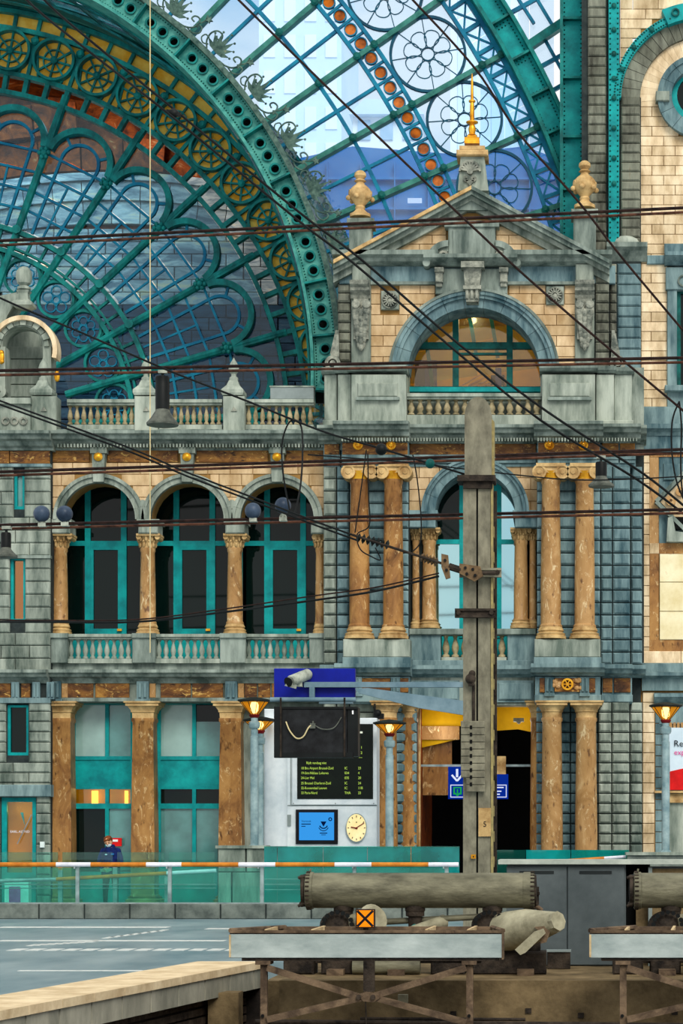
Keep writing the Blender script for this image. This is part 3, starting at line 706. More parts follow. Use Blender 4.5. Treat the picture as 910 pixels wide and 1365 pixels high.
for a, c, w in ((66,90,'left of the first loggia arch'),(176,207,'between the first and second loggia arches'),(293,327,'between the second and third loggia arches'),(412,432,'right of the third loggia arch')):
    pedestal('plain grey stone balustrade post '+w, a, c, 845, 884, YA)
for a, c, w in ((41,75,'beside the stone aedicule'),(179,210,'topped by a small cone finial behind the hanging bell lamp'),(297,326,'topped by a small cone finial nearest the porch')):
    cx = (a+c)/2; Y = YA-.1
    o = thing('finial_post', 'pale stone roof line post '+w, 'post', P(cx, 580, Y))
    build('post_block', MB().pb(a, c, 528, 580, Y-.28, .56, .02), 'stone_pale', o)
    build('post_cap', MB().pl([(19,529),(21,526),(21,522),(12,515),(8,508)], cx, Y, 4, PI/4), 'stone_pale', o)
    build('triangle_ornament', MB().pp([(cx-4,548),(cx+4,548),(cx,542)], Y-.32, .08), 'stone_carved', o)
    build('finial', MB().pl([(6,508),(6,504),(3.5,502),(3.5,499),(7,495),(7,491),(5,485),(2,480),(.5,477)], cx, Y, 14), 'stone_pale', o, True)
build('blocking_course', MB().pb(70, 440, 572, 581, YA-.3, .6), 'stone_trim', wall)
el = thing('equipment_box', 'flat grey box standing on the roof line balustrade beside the porch', 'box', P(390,530,60.2))
build('box_body', MB().pb(360, 418, 515, 532, 59.75, .3, .01), 'board_grey', el); build('box_lid', MB().pb(359, 419, 514, 516, 59.73, .34), 'bluestone', el)
# ================================================================== PORCH
YP = 59.5
pw = struct('wall_porch', MB().pb(432, 545, 600, 905, YP+.5, .4), 'joint')
build('wall_core', archwall(MB(), 545, 714, 600, 682, [(633,682,54)], YP+.1, .9), 'joint_cream', pw)
build('wall_core', MB().pb(714, 858, 600, 905, YP+.5, .4), 'joint', pw); build('wall_core', MB().pb(432, 556, 905, 1207, YP+.9, .3).pb(714, 858, 905, 1207, YP+.9, .3), 'joint', pw)
build('wall_core', MB().pb(545, 562, 682, 905, YP+.6, .4).pb(708, 714, 682, 905, YP+.6, .4).pb(545, 714, 875, 905, YP+.6, .4), 'joint', pw)
build('wall_core', archwall(MB(), 494, 768, 352, 500, [(631.5,498,89)], YP+.05, 1.2), 'joint_cream', pw)
build('wall_core', MB().pb(432, 543, 490, 600, YP+.05, 1.0).pb(720, 858, 490, 600, YP+.05, 1.0).pb(543, 720, 528, 600, YP+.3, 1.0), 'bluestone', pw)
# upper field of cream brick around the great arch
courses(pw, 'brick', 'cream_brick', 494, 768, 378, 490, 14, 33, YP+.05, .04, holes(circ_hole(631.5,498,93,900), rect_hole(507,532,387,413), rect_hole(727,752,382,406), rect_hole(580,678,300,404)), c=.006)
courses(pw, 'brick', 'cream_brick', 545, 720, 606, 684, 15.5, 27, YP+.1, .04, circ_hole(633,682,58,900), c=.006)
# great arch
voussoirs(pw, 'voussoir', 'bluestone_blue', 631.5, 498, 88, 102, YP-.1, 1.1, 11, 0.06, PI-.06, seg=4, gap=.01)
voussoirs(pw, 'voussoir', 'bluestone_blue', 631.5, 498, 101, 111, YP-.18, .3, 11, 0.06, PI-.06, seg=4, gap=.008, steps=[(106, 111, .05)])
voussoirs(pw, 'archivolt_fillet', 'stone_trim', 631.5, 498, 111, 114.5, YP-.26, .3, 5, 0.04, PI-.04, seg=8, gap=.0)
# lower arch
voussoirs(pw, 'voussoir', 'bluestone_blue', 633, 682, 53, 64, YP-.05, 1.0, 9, 0, PI, seg=4, gap=.008)
voussoirs(pw, 'voussoir', 'bluestone_blue', 633, 682, 64, 72, YP-.14, .25, 9, 0, PI, seg=4, gap=.006, steps=[(68.5, 72, .05)])
# rusticated piers of the main storey: stepped planes, each course a stone
def pier(a, c, t, u, h, Yf, m='bluestone', bw=200, proud=.1, core=True, jit=.006, chamf=.045):
    if core: build('pier_core', MB().pb(a+.3, c-.3, t, u, Yf, .6), 'joint', pw)
    courses(pw, 'stone', m, a, c, t, u, h, bw, Yf, proud, c=chamf, jit=jit, gap=1.5)
for a, c, d, m in ((431,449,.12,'bluestone'),(449,466,-.05,'bluestone_blue'),(466,545,-.2,'bluestone_blue'),(715,800,-.2,'bluestone_blue'),(800,816,-.05,'bluestone_blue'),(816,840,-.05,'bluestone_blue'),(840,856,.25,'bluestone_blue')):
    pier(a, c, 622, 886, 16.5, YP+d, m)
for a, c, d, m in ((431,449,.12,'bluestone'),(449,466,-.05,'bluestone'),(466,500,-.1,'bluestone'),(500,556,.2,'bluestone_blue')):
    pier(a, c, 936, 1206, 13.5, YP+d, m)
for a, c, d, m in ((714,760,.1,'bluestone_blue'),(760,798,.1,'bluestone_blue'),(797,815,-.1,'bluestone'),(815,839,-.12,'bluestone'),(839,856,.2,'bluestone')):
    pier(a, c, 936, 1206, 13.6, YP+d, m)
# flanking piers of the attic
for a, c, d in ((450,468,.1),(793,812,-.05),(812,822,.15)):
    pier(a, c, 352, 496, 13.2, YP+d, 'bluestone_brown')
# ---- attic: base course with pedestals
def attic_block(a, c, d, t=491, u=572):
    build('pedestal', MB().pb(a, c, t+8, u, YP-d, d+.4, .02), 'stone_pale', pw)
    build('pedestal_cap', MB().mould(a-3, c+3, [(d+.05,t),(d+.16,t+1),(d+.14,t+6),(d+.06,t+9)], YP), 'stone_trim', pw)
    build('pedestal_foot', MB().pb(a-2, c+2, u-12, u, YP-d-.06, d+.3, .02), 'stone_pale', pw)
attic_block(432, 449, .1); attic_block(450, 468, .25)
attic_block(468, 541, .5); attic_block(722, 793, .5); attic_block(794, 818, .25); attic_block(818, 842, .1)
for a, c in ((476,530),(732,786)):
    build('panel', MB().pb(a, c, 510, 529, YP-.55, .1, .03), 'stone_pale', pw)
    build('panel_sill', MB().pb(a-2, c+2, 529, 533, YP-.62, .15), 'stone_trim', pw)
balustrade('porch balustrade of stone balusters below the great arched window', 542, 721, 524, 532, 553, 572, YP-.1, 15, 'stone_pale', rust='baluster_stone')
# cornice of the main storey
corn3 = [(.1,569),(.55,571),(.55,575),(.46,577),(.42,581),(.28,583),(.24,588),(.12,590),(.08,592)]
for a, c, d in ((428,452,-.05),(452,545,.55),(545,715,.05),(715,800,.55),(800,850,.15),(850,858,-.05)):
    build('cornice', MB().mould(a-3, c+3, [(p+d,q) for p, q in corn3], YP), 'stone_trim', pw)
dm = MB()
for a, c, d in ((455,545,.55),(548,713,.05),(716,800,.55),(803,848,.15)):
    x = a
    while x < c: dm.pb(x, x+2, 583.5, 588, YP-d-.34, .15); x += 4
build('dentils', dm, 'bluestone', pw, kind='stuff')
for a, c, d, m in ((432,452,0,'marble_frieze'),(456,543,.5,'marble_frieze'),(546,714,.02,'marble_frieze'),(717,799,.5,'marble_frieze'),(802,824,.12,'marble_frieze'),(826,846,.12,'marble_frieze')):
    build('frieze_core', MB().pb(a-1, c+1, 589, 622, YP-d+.04, .5+d), 'bluestone_blue', pw)
    build('frieze_panel', MB().pb(a, c, 590, 606, YP-d, .3, .01), m, pw)
    build('architrave', MB().pb(a-1, c+1, 606, 612, YP-d-.06, .3+d).pb(a, c, 612, 617, YP-d-.02, .3+d), 'stone_trim_blue', pw)
for cx in (477, 521, 732, 777): build('gold_boss', MB().rev([(.0,0),(.11,0),(.13,.04),(.1,.06),(.07,.05),(.05,.1),(.01,.11)], P(cx,593.5,YP-.5), (0,-1,0), 14), 'gold', pw, True)
# ---- ionic columns
COLG = 'columns of the porch main storey'
for cx, lb in ((479,'tall brown marble column with scroll capital, outer one of the left upper pair'),(524,'tall brown marble column with scroll capital, inner one of the left upper pair'),(734,'tall brown marble column with scroll capital, inner one of the right upper pair'),(779,'tall brown marble column with scroll capital, outer one of the right upper pair')):
    column(lb, cx, YP-.55, 617, 640, 836, 852, 13.5, 'ionic', 'marble_light' if cx > 700 else 'marble', 'sandstone')
for a, c in ((457,546),(712,800)):
    build('column_plinth', MB().pb(a, c, 852, 876, YP-.85, .9, .02), 'stone_pale', pw)
    build('plinth_foot', MB().pb(a-1, c+1, 876, 888, YP-.9, .9, .02), 'stone_trim_blue', pw)
for cx, r, lb in ((572,9.5,'small marble column with leafy capital left of the porch arched window'),(554,5,'half hidden small marble column in the left recess of the porch window'),(694,9.5,'small marble column with leafy capital right of the porch arched window'),(710,5,'half hidden small marble column in the right recess of the porch window')):
    column(lb, cx, YP+.45, 703, 721, 828, 838, r, 'corinthian', 'marble_light')
build('impost', MB().pb(545, 580, 682, 703, YP-.02, 1.0, .02).pb(543, 583, 680, 687, YP-.12, 1.1), 'bluestone_blue', pw)
build('impost', MB().pb(686, 716, 682, 703, YP-.02, 1.0, .02).pb(683, 717, 680, 687, YP-.12, 1.1), 'bluestone_blue', pw)
for a, c in ((545,587),(676,714)):
    build('parapet_panel', MB().pb(a, c, 846, 884, YP-.1, .6, .02), 'stone_trim_blue', pw)
build('parapet_rail', MB().pb(545, 714, 838, 846, YP-.2, .5, .02), 'stone_trim', pw)
balustrade('short stone balustrade below the porch window, behind the grey mast', 588, 675, 839, 845, 876, 886, YP+.1, 7, 'stone_pale', rust='baluster_stone')
build('parapet_base', MB().pb(545, 714, 880, 894, YP-.15, .7, .02), 'stone_trim_blue', pw)
# ---- lower porch cornice + frieze
corn4 = [(.06,886),(.42,888),(.42,893),(.34,896),(.28,899),(.12,901),(.06,903)]
for a, c, d in ((430,452,-.02),(452,548,.5),(548,712,-.1),(710,803,.5),(803,840,.15),(838,858,-.05)):
    build('cornice', MB().mould(a-2, c+2, [(p+d,q) for p, q in corn4], YP), 'stone_trim_blue', pw)
for a, c, d in ((432,452,0),(456,546,.5),(713,800,.5),(802,842,.12)):
    build('frieze_core', MB().pb(a, c, 902, 938, YP-d+.02, .5+d), 'bluestone_blue', pw)
    build('architrave', MB().pb(a-1, c+1, 926, 936, YP-d-.06, .3+d, .02), 'stone_trim_blue', pw)
for a, c, d in ((434,450,0),(458,472,.5),(482,520,.5),(531,544,.5),(719,726,.5),(784,793,.5),(803,816,.12),(818,840,.12)):
    build('frieze_panel', MB().pb(a, c, 904, 923, YP-d-.03, .1, .01), 'marble_frieze', pw)
for cx in (476, 527, 732, 779): build('triglyph', MB().pb(cx-6, cx+6, 902, 925, YP-.58, .2).pb(cx-4.5, cx-1, 904, 922, YP-.62, .1, .015).pb(cx+1, cx+4.5, 904, 922, YP-.62, .1, .015).pb(cx-7,cx+7,924,928,YP-.62,.2), 'bluestone_blue', pw)
mb = MB().pr(756, 912, 5.5, 8, YP-.68, .12, n=20).pr(756, 912, .1, 2.2, YP-.7, .12, n=10)
for i in range(6): a = i*PI/3; mb.pbar((756,912), (756+6*math.cos(a), 912+6*math.sin(a)), 1.2, YP-.64, .06)
build('gold_wheel', mb, 'gold', pw)
mb = MB()
for s in (-1, 1):
    for j in range(6): mb.sph(P(756+s*(11+1.5*j), 906+random.random()*12, YP-.58), .06, 8, 6, (1.2,.5,1))
build('gold_foliage', mb, 'marble_light', pw, True, kind='stuff')
build('gold_foliage_panel', MB().pb(739, 773, 904, 922, YP-.56, .1), 'marble_frieze', pw)
for a, c in ((546,612),(662,711)):
    build('fascia_panel', MB().pb(a, c, 907, 936, YP-.02, .3).pb(a+2, c-2, 910, 933, YP-.08, .2, .03), 'stone_trim_blue', pw)
build('fascia_beam', MB().pb(545, 714, 901, 940, YP+.05, .8), 'bluestone', pw)
# ---- ground columns of the gate
for cx, Y, r, lb in ((516,YP-.6,14,'stout brown marble column left of the gate, behind the street lamp'),(545,YP+.3,12.5,'stout brown marble column at the left jamb of the gate'),(718,YP+.3,12,'stout brown marble column at the right jamb of the gate, half hidden'),(735.5,YP-.6,14.5,'stout mottled marble column right of the gate, inner one of the pair'),(781,YP-.6,15,'stout mottled marble column right of the gate, outer one of the pair')):
    column(lb, cx, Y, 935, 957, 1196, 1206, r, 'doric', 'marble_light' if cx > 720 else 'marble', 'sandstone', 'gate columns' if False else None)
# ---- pediment
def rake(a, b, ofs, w, Yf, d, m, nm):
    (x0,y0),(x1,y1) = a, b
    build(nm, MB().pp([(x0,y0+ofs),(x1,y1+ofs),(x1,y1+ofs+w),(x0,y0+ofs+w)], Yf, d), m, pw)
A, L, R = (628,247), (444,346), (812,346)
for E in (L, R):
    rake(A, E, 0, 5, YP-.62, 1.3, 'sandstone' if E is L else 'stone_trim', 'raking_cornice'); rake(A, E, 5, 7, YP-.55, 1.0, 'stone_trim', 'raking_cornice'); rake(A, E, 12, 8, YP-.38, .8, 'bluestone', 'raking_cornice'); rake(A, E, 20, 11, YP-.2, .6, 'bluestone', 'raking_cornice')
build('wall_core', MB().pb(450, 822, 340, 500, YP+1.3, .2).pb(468, 494, 350, 495, YP+.02, .6).pb(768, 793, 350, 495, YP+.02, .6) if False else MB().pb(468, 494, 350, 495, YP+.02, .6).pb(768, 793, 350, 495, YP+.02, .6), 'joint', pw)
build('tympanum', MB().pp([(628,262),(806,354),(450,354)], YP+.0, .5), 'joint_cream', pw)
def tri(y0, y1):   # outside the tympanum triangle
    w = (y0-270)*152/80
    return [(0, 628-w), (628+w, 2000), (595,661)]
courses(pw, 'brick', 'cream_brick', 440, 815, 290, 338, 12, 34, YP, .05, tri, c=.006)
courses(pw, 'brick', 'cream_brick', 500, 756, 338, 343, 5, 34, YP, .05, tri, c=.004)
build('cornice', MB().mould(445, 585, [(.1,339),(.55,340),(.55,346),(.42,349),(.36,353),(.15,356)], YP), 'stone_trim', pw)
build('cornice', MB().mould(672, 815, [(.1,339),(.55,340),(.55,346),(.42,349),(.36,353),(.15,356)], YP), 'stone_trim', pw)
build('cornice', MB().mould(566, 690, [(.2,345),(.62,346),(.62,351),(.5,354),(.3,358)], YP), 'stone_trim', pw)
build('architrave_band', MB().pb(452, 820, 354, 378, YP-.06, .6, .02), 'bluestone_blue', pw)
build('architrave_fillet', MB().pb(494, 768, 375, 379, YP-.12, .3), 'stone_trim', pw)
build('cartouche', MB().pb(597, 660, 300, 346, YP-.36, .5, .03).pb(603, 654, 306, 342, YP-.40, .2, .02), 'stone_trim', pw)
build('cartouche_crown', MB().pb(592, 665, 294, 302, YP-.42, .5).pp([(628,262),(655,280),(601,280)], YP-.3, .4), 'stone_trim', pw)
for s, cx in ((-1,597),(1,660)):
    a0, a1 = (PI/2, PI) if s < 0 else (0, PI/2)
    build('volute_arch', MB().pr(cx, 350, 22, 30, YP-.44, .5, a0, a1, 10), 'stone_trim', pw)
    build('volute_arch', MB().pr(cx, 350, 15, 22, YP-.36, .4, a0, a1, 10), 'bluestone', pw)
    build('volute', MB().pr(cx+s*6, 340, 3.5, 6.5, YP-.46, .3, n=14).pr(cx+s*6, 340, .1, 2, YP-.5, .3, n=10), 'stone_carved', pw)
    build('volute_foot', MB().pr(cx+s*29, 350, .1, 5, YP-.5, .4, n=12), 'stone_trim', pw)
build('arch_panel', MB().pb(580, 676, 358, 392, YP-.2, .4, .02), 'stone_trim', pw)
build('keystone', MB().pp([(617,352),(642,352),(637,402),(621,402)], YP-.5, .6).pb(614, 645, 348, 356, YP-.62, .6).pb(617, 641, 380, 385, YP-.6, .3), 'stone_carved', pw)
for i in range(3): build('keystone_drop', MB().pb(620+i*6.5, 624+i*6.5, 384, 398, YP-.56, .2, .02), 'stone_carved', pw)
for cx in (585, 671): build('corbel', MB().pb(cx-6, cx+6, 356, 362, YP-.4, .4).pb(cx-5, cx+5, 362, 376, YP-.34, .3, .02).pb(cx-4, cx+4, 376, 382, YP-.28, .2), 'stone_carved', pw)
for cx, cy in ((519.5,400),(739.5,393.5)):
    q = MB().pb(cx-12, cx+12, cy-12.5, cy+12.5, YP-.06, .15, .02); build('rosette_panel', q, 'bluestone', pw)
    q = MB().pr(cx, cy, 9.5, 11, YP-.12, .1, n=24).pr(cx, cy, .1, 2.6, YP-.18, .14, n=10)
    for i in range(14): a = 2*PI*i/14; q.pbar((cx+3*math.cos(a), cy+3*math.sin(a)), (cx+9*math.cos(a), cy+9*math.sin(a)), 1.7, YP-.1, .12)
    build('rosette', q, 'stone_carved', pw)
for cx in (481, 779):
    build('attic_pilaster', MB().pb(cx-13, cx+13, 374, 492, YP-.1, .3, .02), 'bluestone', pw)
    build('pilaster_block', MB().pb(cx-12, cx+12, 352, 378, YP-.3, .4, .02), 'bluestone', pw)
    build('pilaster_capital', MB().mould(cx-13, cx+13, [(.42,378),(.5,379),(.46,384),(.36,387),(.36,391),(.22,396),(.18,400)], YP), 'stone_carved', pw)
    q = MB().pb(cx-10, cx+10, 398, 452, YP-.2, .25)
    for s in (-1, 1): q.pr(cx+s*7, 405, .1, 5.5, YP-.42, .4, n=12)
    for j in range(7):
        w = 11*(1-j/9)
        for s in (-1, 1): q.sph(P(cx+s*w*.55, 414+j*7.5, YP-.3+j*.015), .13*(1-j*.06), 8, 6, (1,.8,1.5))
        q.sph(P(cx, 417+j*7.5, YP-.36+j*.02), .085, 8, 6, (.8,.8,1.4))
    build('acanthus_console', q, 'stone_carved', pw, True)
for s, cx in ((-1,443),(1,823)):
    q = MB().pr(cx+s*0, 484, 6, 10.5, YP-.2, .35, n=18).pr(cx, 484, .1, 4, YP-.22, .35, n=12).pp([(cx-s*8,440),(cx-s*4,440),(cx+s*3,470),(cx+s*1,484),(cx-s*9,484)], YP-.1, .3)
    build('side_scroll', q, 'stone_carved', pw)
# ---- great arched window
YQ = YP+1.0
w = struct('window_9', MB().pb(535, 728, 515, 528, YQ-.1, .3).pb(535, 728, 456, 465, YQ-.06, .15), 'teal_dark')
for cx in (607, 679): build('mullion', MB().pb(cx-4, cx+4, 408, 520, YQ-.08, .2), 'teal_dark', w)
build('sill', MB().pb(535, 728, 516, 522, YQ-.18, .2), 'teal', w)
build('glazing_bar', MB().pb(611, 675, 470, 473, YQ-.05, .1), 'teal_dark', w)
for a, c in ((543,603),(611,675),(683,721)):
    for t, u in ((408,456),(465,515)): build('pane', MB().pb(a, c, t, u, YQ, .02), 'glass_warm', w)
yr = struct('wall_lobby', MB().pb(480, 790, 380, 560, 64.5, .2), 'yellow_room')
build('lobby_floor', MB().pb(500, 760, 532, 538, YQ+.3, 3.5), 'brown_room', yr)
build('lobby_side', MB().pb(536, 541, 390, 540, YQ+.3, 3.5).pb(722, 728, 390, 540, YQ+.3, 3.5), 'yellow_room', yr)
build('lobby_ceiling', MB().pb(520, 745, 385, 392, YQ+.2, 3.8), 'yellow_room', yr)
build('dark_doorway', MB().pb(543, 582, 480, 532, 64.3, .1).pb(654, 672, 500, 532, 64.3, .1), 'black_void', yr)
build('blue_panel', MB().pb(566, 582, 492, 532, 64.2, .1).pb(660, 668, 490, 532, 64.2, .1), 'blue_sign', yr)
for i in range(6): build('stair_line', MB().pbar((590+i*6,528), (640+i*6,500+i*3), 1.5, 64.3, .05), 'marble_light', yr)
room_lamp('lobby_lamp', P(630,425,62.2), 110)
fx2 = thing('ceiling_light', 'slanting bright ceiling light seen through the top of the great arched window', 'light', P(655,408,63))
build('light_panel', MB().pp([(648,406),(666,408),(672,413),(652,411)], 62.8, .1), 'yellow_light', fx2)
# ---- lower porch window behind the mast
YB = YP+1.0
w = struct('window_10', MB().pb(574, 694, 846, 882, YB-.03, .1).pb(574, 694, 719, 725, YB-.05, .12).pb(574, 694, 838, 846, YB-.05, .12), 'teal')
for cx in (617, 663): build('mullion', MB().pb(cx-5, cx+5, 626, 850, YB-.07, .15), 'teal', w)
build('jamb', MB().pb(572, 577, 640, 850, YB-.05, .12).pb(690, 695, 640, 850, YB-.05, .12), 'teal', w)
for a, c, mm in ((577,612,'glass_mirror'),(622,658,'glass_dark'),(668,690,'glass_mirror')):
    build('pane', MB().pb(a, c, 628, 719, YB, .02), 'glass_dark' if a < 600 else mm, w); build('pane', MB().pb(a, c, 725, 838, YB, .02), mm, w)
build('curtain', MB().pb(574, 594, 700, 850, YB+.3, .1), 'iron_dark', w)
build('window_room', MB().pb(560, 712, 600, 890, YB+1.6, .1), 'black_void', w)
# ---- gate passage
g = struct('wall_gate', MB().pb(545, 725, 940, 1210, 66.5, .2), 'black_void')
build('gate_vault', archwall(MB(), 556, 714, 938, 1010, [(598,1010,42),(680,1010,42)], 62.0, .4) if False else MB().pb(548, 720, 938, 968, 61.6, .1).pp([(548,968),(612,968),(612,985),(548,1000)], 61.6, .1).pp([(650,968),(720,968),(720,978),(690,972),(662,974),(650,980)], 61.6, .1), 'yellow_room', g)
build('gate_ceiling', MB().pb(548, 720, 930, 940, YP+.9, 5), 'yellow_room', g)
build('gate_side', MB().pb(552, 557, 938, 1206, YP+.5, 6).pb(711, 716, 938, 1206, YP+.5, 6), 'brown_room', g)
build('gate_lining', MB().pb(557, 602, 985, 1060, 61.9, .08), 'marble', g); build('gate_lining', MB().pb(557, 612, 968, 986, 61.5, .08), 'marble_light', g)
build('gate_tie', MB().pb(555, 714, 1019, 1022, 60.6, .06), 'steel', g)
build('gate_jamb', MB().pb(557, 560, 938, 1206, 60.2, .2), 'sandstone', g)
room_lamp('gate_lamp', P(590,975,61.0), 22); room_lamp('gate_lamp', P(690,965,60.9), 16)
gl = thing('spotlight', 'small ceiling spotlight under the yellow gate vault right of the mast', 'light', P(691,961,60.8))
build('lamp_body', MB().pb(684, 698, 957, 962, 60.8, .15).pr(691, 962, .1, 3, 60.75, .1, n=10), 'camera_grey', gl)
def exit_sign(px0, px1, t, u, label):
    s = thing('exit_sign', label, 'sign', P((px0+px1)/2, t, 60.3))
    build('sign_box', MB().pb(px0, px1, t, u, 60.3, .15), 'sign_blue', s)
    return s
s = exit_sign(597, 623, 1022, 1065, 'blue lit sign with white down arrow and green exit mark, left of mast')
b = MB().pb(607.5, 610.5, 1025, 1036, 60.28, .02); b.pbar((602,1033), (609,1041), 2.6, 60.29, .02); b.pbar((616,1033), (609,1041), 2.6, 60.28, .02); build('arrow', b, 'sign_white', s)
b = MB()
for a, c, t, u in ((600,619,1046,1047),(600,619,1062,1063),(600,601,1046,1063),(618,619,1046,1063)): b.pb(a, c, t, u, 60.28, .02)
build('frame_line', b, 'sign_white', s)
b = MB()
for a, c, t, u in ((604,606,1049,1059),(613,615,1049,1059),(604,615,1049,1050.5),(604,608,1057.5,1059),(611,615,1057.5,1059),(608.7,610.3,1052,1059)): b.pb(a, c, t, u, 60.28, .02)
b.pbar((606.5,1057),(609.5,1061),1.6,60.29,.02); b.pbar((612.5,1057),(609.5,1061),1.6,60.28,.02)
build('exit_mark', b, 'sign_green', s)
s = exit_sign(655, 677, 1032, 1065, 'blue lit sign with white lines in a frame, right of the mast')
b = MB()
for a, c, t, u in ((657,675,1046,1047),(657,675,1062,1063),(674,675,1046,1063),(659,671,1049,1050.5),(659,668,1054,1055.5),(659,666,1058,1059.5)): b.pb(a, c, t, u, 60.28, .02)
build('sign_print', b, 'sign_white', s)
s = thing('notice_board', 'small beige notice hanging above the right blue sign in the gate', 'sign', P(667,1008,60.25)); build('notice_plate', MB().pb(658, 674, 1008, 1032, 60.25, .05), 'sandstone', s)
# ---- roof ornaments
def urn(label, cx, top, bot, Y, m='sandstone'):
    o = thing('urn', label, 'urn', P(cx, bot, Y)); h = (bot-top)/62.0
    pr = [(14,bot),(14,bot-4*h),(10,bot-6*h),(6,bot-10*h),(7,bot-13*h),(5.5,bot-15*h),(9,bot-19*h),(15,bot-25*h),(16,bot-31*h),(13,bot-37*h),(10,bot-40*h),(6,bot-43*h),(5,bot-46*h),(8,bot-47.5*h),(5,bot-50*h),(8,bot-54*h),(7.5,bot-58*h),(4,bot-61*h),(1,top)]
    build('vase', MB().pl(pr, cx, Y, 18), m, o, True)
    for i in range(6):
        a = 2*PI*i/6+.3; c = P(cx, bot-31*h, Y)+Vector((math.cos(a)*.27, math.sin(a)*.27, 0))
        q = MB().rev([(.1,-.03),(.1,.03)], c, (math.cos(a), math.sin(a), 0), 10); q.sph(c+Vector((math.cos(a)*.05, math.sin(a)*.05, -.13)), .07, 8, 6)
        build('volute_handle', q, m, o, True)
    return o
YU = YP-.1
for cx, top, bot, lb in ((480,227,290,'sandstone urn with scroll handles on the left corner of the pediment'),(779,214,278,'sandstone urn with scroll handles on the right corner of the pediment')):
    urn(lb, cx, top, bot, YU)
    o = thing('urn_pedestal', 'stone pedestal under the %s pediment urn' % ('left' if cx < 600 else 'right'), 'pedestal', P(cx, bot+58, YU))
    build('pedestal_block', MB().pb(cx-15, cx+15, bot+8, 349, YU-.2, .5, .03), 'stone_trim', o); build('pedestal_cap', MB().pb(cx-18, cx+18, bot, bot+9, YU-.36, .72, .03), 'bluestone', o)
o = thing('pinnacle', 'stone pinnacle carved with a shell, golden spire on top of the pediment', 'pinnacle', P(629, 250, YP))
build('pedestal_block', MB().pp([(610,254),(614,206),(645,206),(651,254)], YP-.3, .6), 'stone_pale', o)
build('pedestal_cap', MB().pb(608, 650, 199, 207, YP-.42, .8, .03).pb(612, 646, 194, 199, YP-.36, .7), 'sandstone', o)
q = MB().pr(626, 228, 12, 15, YP-.38, .12, 0, PI, 14)
for i in range(9): a = PI*(i+.5)/9; q.pbar((626,228), (626+12*math.cos(a), 228-12*math.sin(a)), 2.6, YP-.34, .1)
q.pr(626, 228, .1, 4, YP-.42, .15, n=12); q.pr(621, 238, 1, 4, YP-.36, .12, n=12); q.pr(631, 238, 1, 4, YP-.36, .12, n=12); q.pp([(620,240),(632,240),(626,248)], YP-.36, .1)
build('shell_ornament', q, 'stone_carved', o)
build('spire_foot', MB().pl([(14,194),(14,186),(9,184),(7,181)], 629, YP, 4, PI/4), 'gold', o)
build('spire', MB().pl([(7,181),(4,178),(5,172),(4,168),(3,166),(8,164),(8,162.5),(3,161),(3,142),(2.5,137),(4.5,136),(4.5,134),(2,133),(1.6,108),(.4,98)], 629, YP, 12), 'gold', o, True)
# ================================================================== RIGHT WALL
YR = 60.1
wr = struct('wall_right', MB().pb(853, 1300, -200, 90, YR, .5).pb(853, 880, 90, 1207, YR, .5).pb(880, 1300, 165, 345, YR, .5).pb(880, 894, 345, 515, YR, .5).pb(880, 1300, 515, 1207, YR, .5).pb(960, 1300, 90, 515, YR, .5), 'joint_cream')
build('pier_core', MB().pb(775, 826, -60, 1207, YR-.1, .5).pb(826, 854, 130, 1207, YR-.1, .5), 'joint', wr)
courses(wr, 'stone', 'bluestone_brown', 783, 808, -40, 336, 12.8, 60, YR-.1, .1, c=.035, jit=.006)
courses(wr, 'stone', 'bluestone_brown', 827, 853, 130, 330, 12.8, 60, YR-.1, .1, c=.035, jit=.006)
courses(wr, 'stone', 'bluestone_blue', 822, 854, 352, 580, 14.6, 80, YR-.1, .1, c=.035, jit=.006)
CH = circ_hole(931, 127, 50)
courses(wr, 'cream_stone', 'cream_stone', 826, 950, -40, 26, 13, 34, YR, .04, c=.006)
def outer_ring(y0, y1):                     # outside the teal arch: only left of it
    ym = y1; 
    if ym > 130: return [(0, 2000)]
    return [(934-math.sqrt(max(0, 112**2-(130-ym)**2)), 2000)]
courses(wr, 'cream_stone', 'cream_stone', 826, 950, 26, 90, 12.8, 34, YR, .04, outer_ring, c=.006)
courses(wr, 'cream_stone', 'cream_stone', 853, 950, 130, 326, 13.2, 31, YR, .05, CH, c=.006)
courses(wr, 'cream_stone', 'cream_stone', 854, 950, 326, 520, 13.2, 27, YR, .05, rect_hole(889,960,326,520), c=.006)
courses(wr, 'cream_stone', 'cream_stone', 855, 889, 520, 543, 12.5, 27, YR, .05, c=.006)
voussoirs(wr, 'voussoir', 'bluestone_brown', 934, 130, 81, 106.5, YR-.18, .4, 14, PI/2-.2, PI, seg=2, gap=.03)
voussoirs(wr, 'arch_stone', 'cream_stone', 931, 128, 54, 81, YR-.06, .2, 15, PI/2-.3, PI+.1, seg=2, gap=.012)
voussoirs(wr, 'oculus_stone', 'bluestone_blue', 931, 127, 36, 55, YR-.22, .6, 8, PI/2-.2, PI*1.5+.2, seg=4, gap=.012, steps=[(48,55,.05)])
build('oculus_key', MB().pb(874, 892, 121, 134, YR-.34, .3, .02), 'bluestone', wr)
w = struct('window_11', MB().pr(931, 127, 29, 36, YR+.1, .15, n=32), 'teal'); build('pane', MB().pr(931, 127, .1, 29, YR+.18, .03, n=28), 'glass_dark', w)
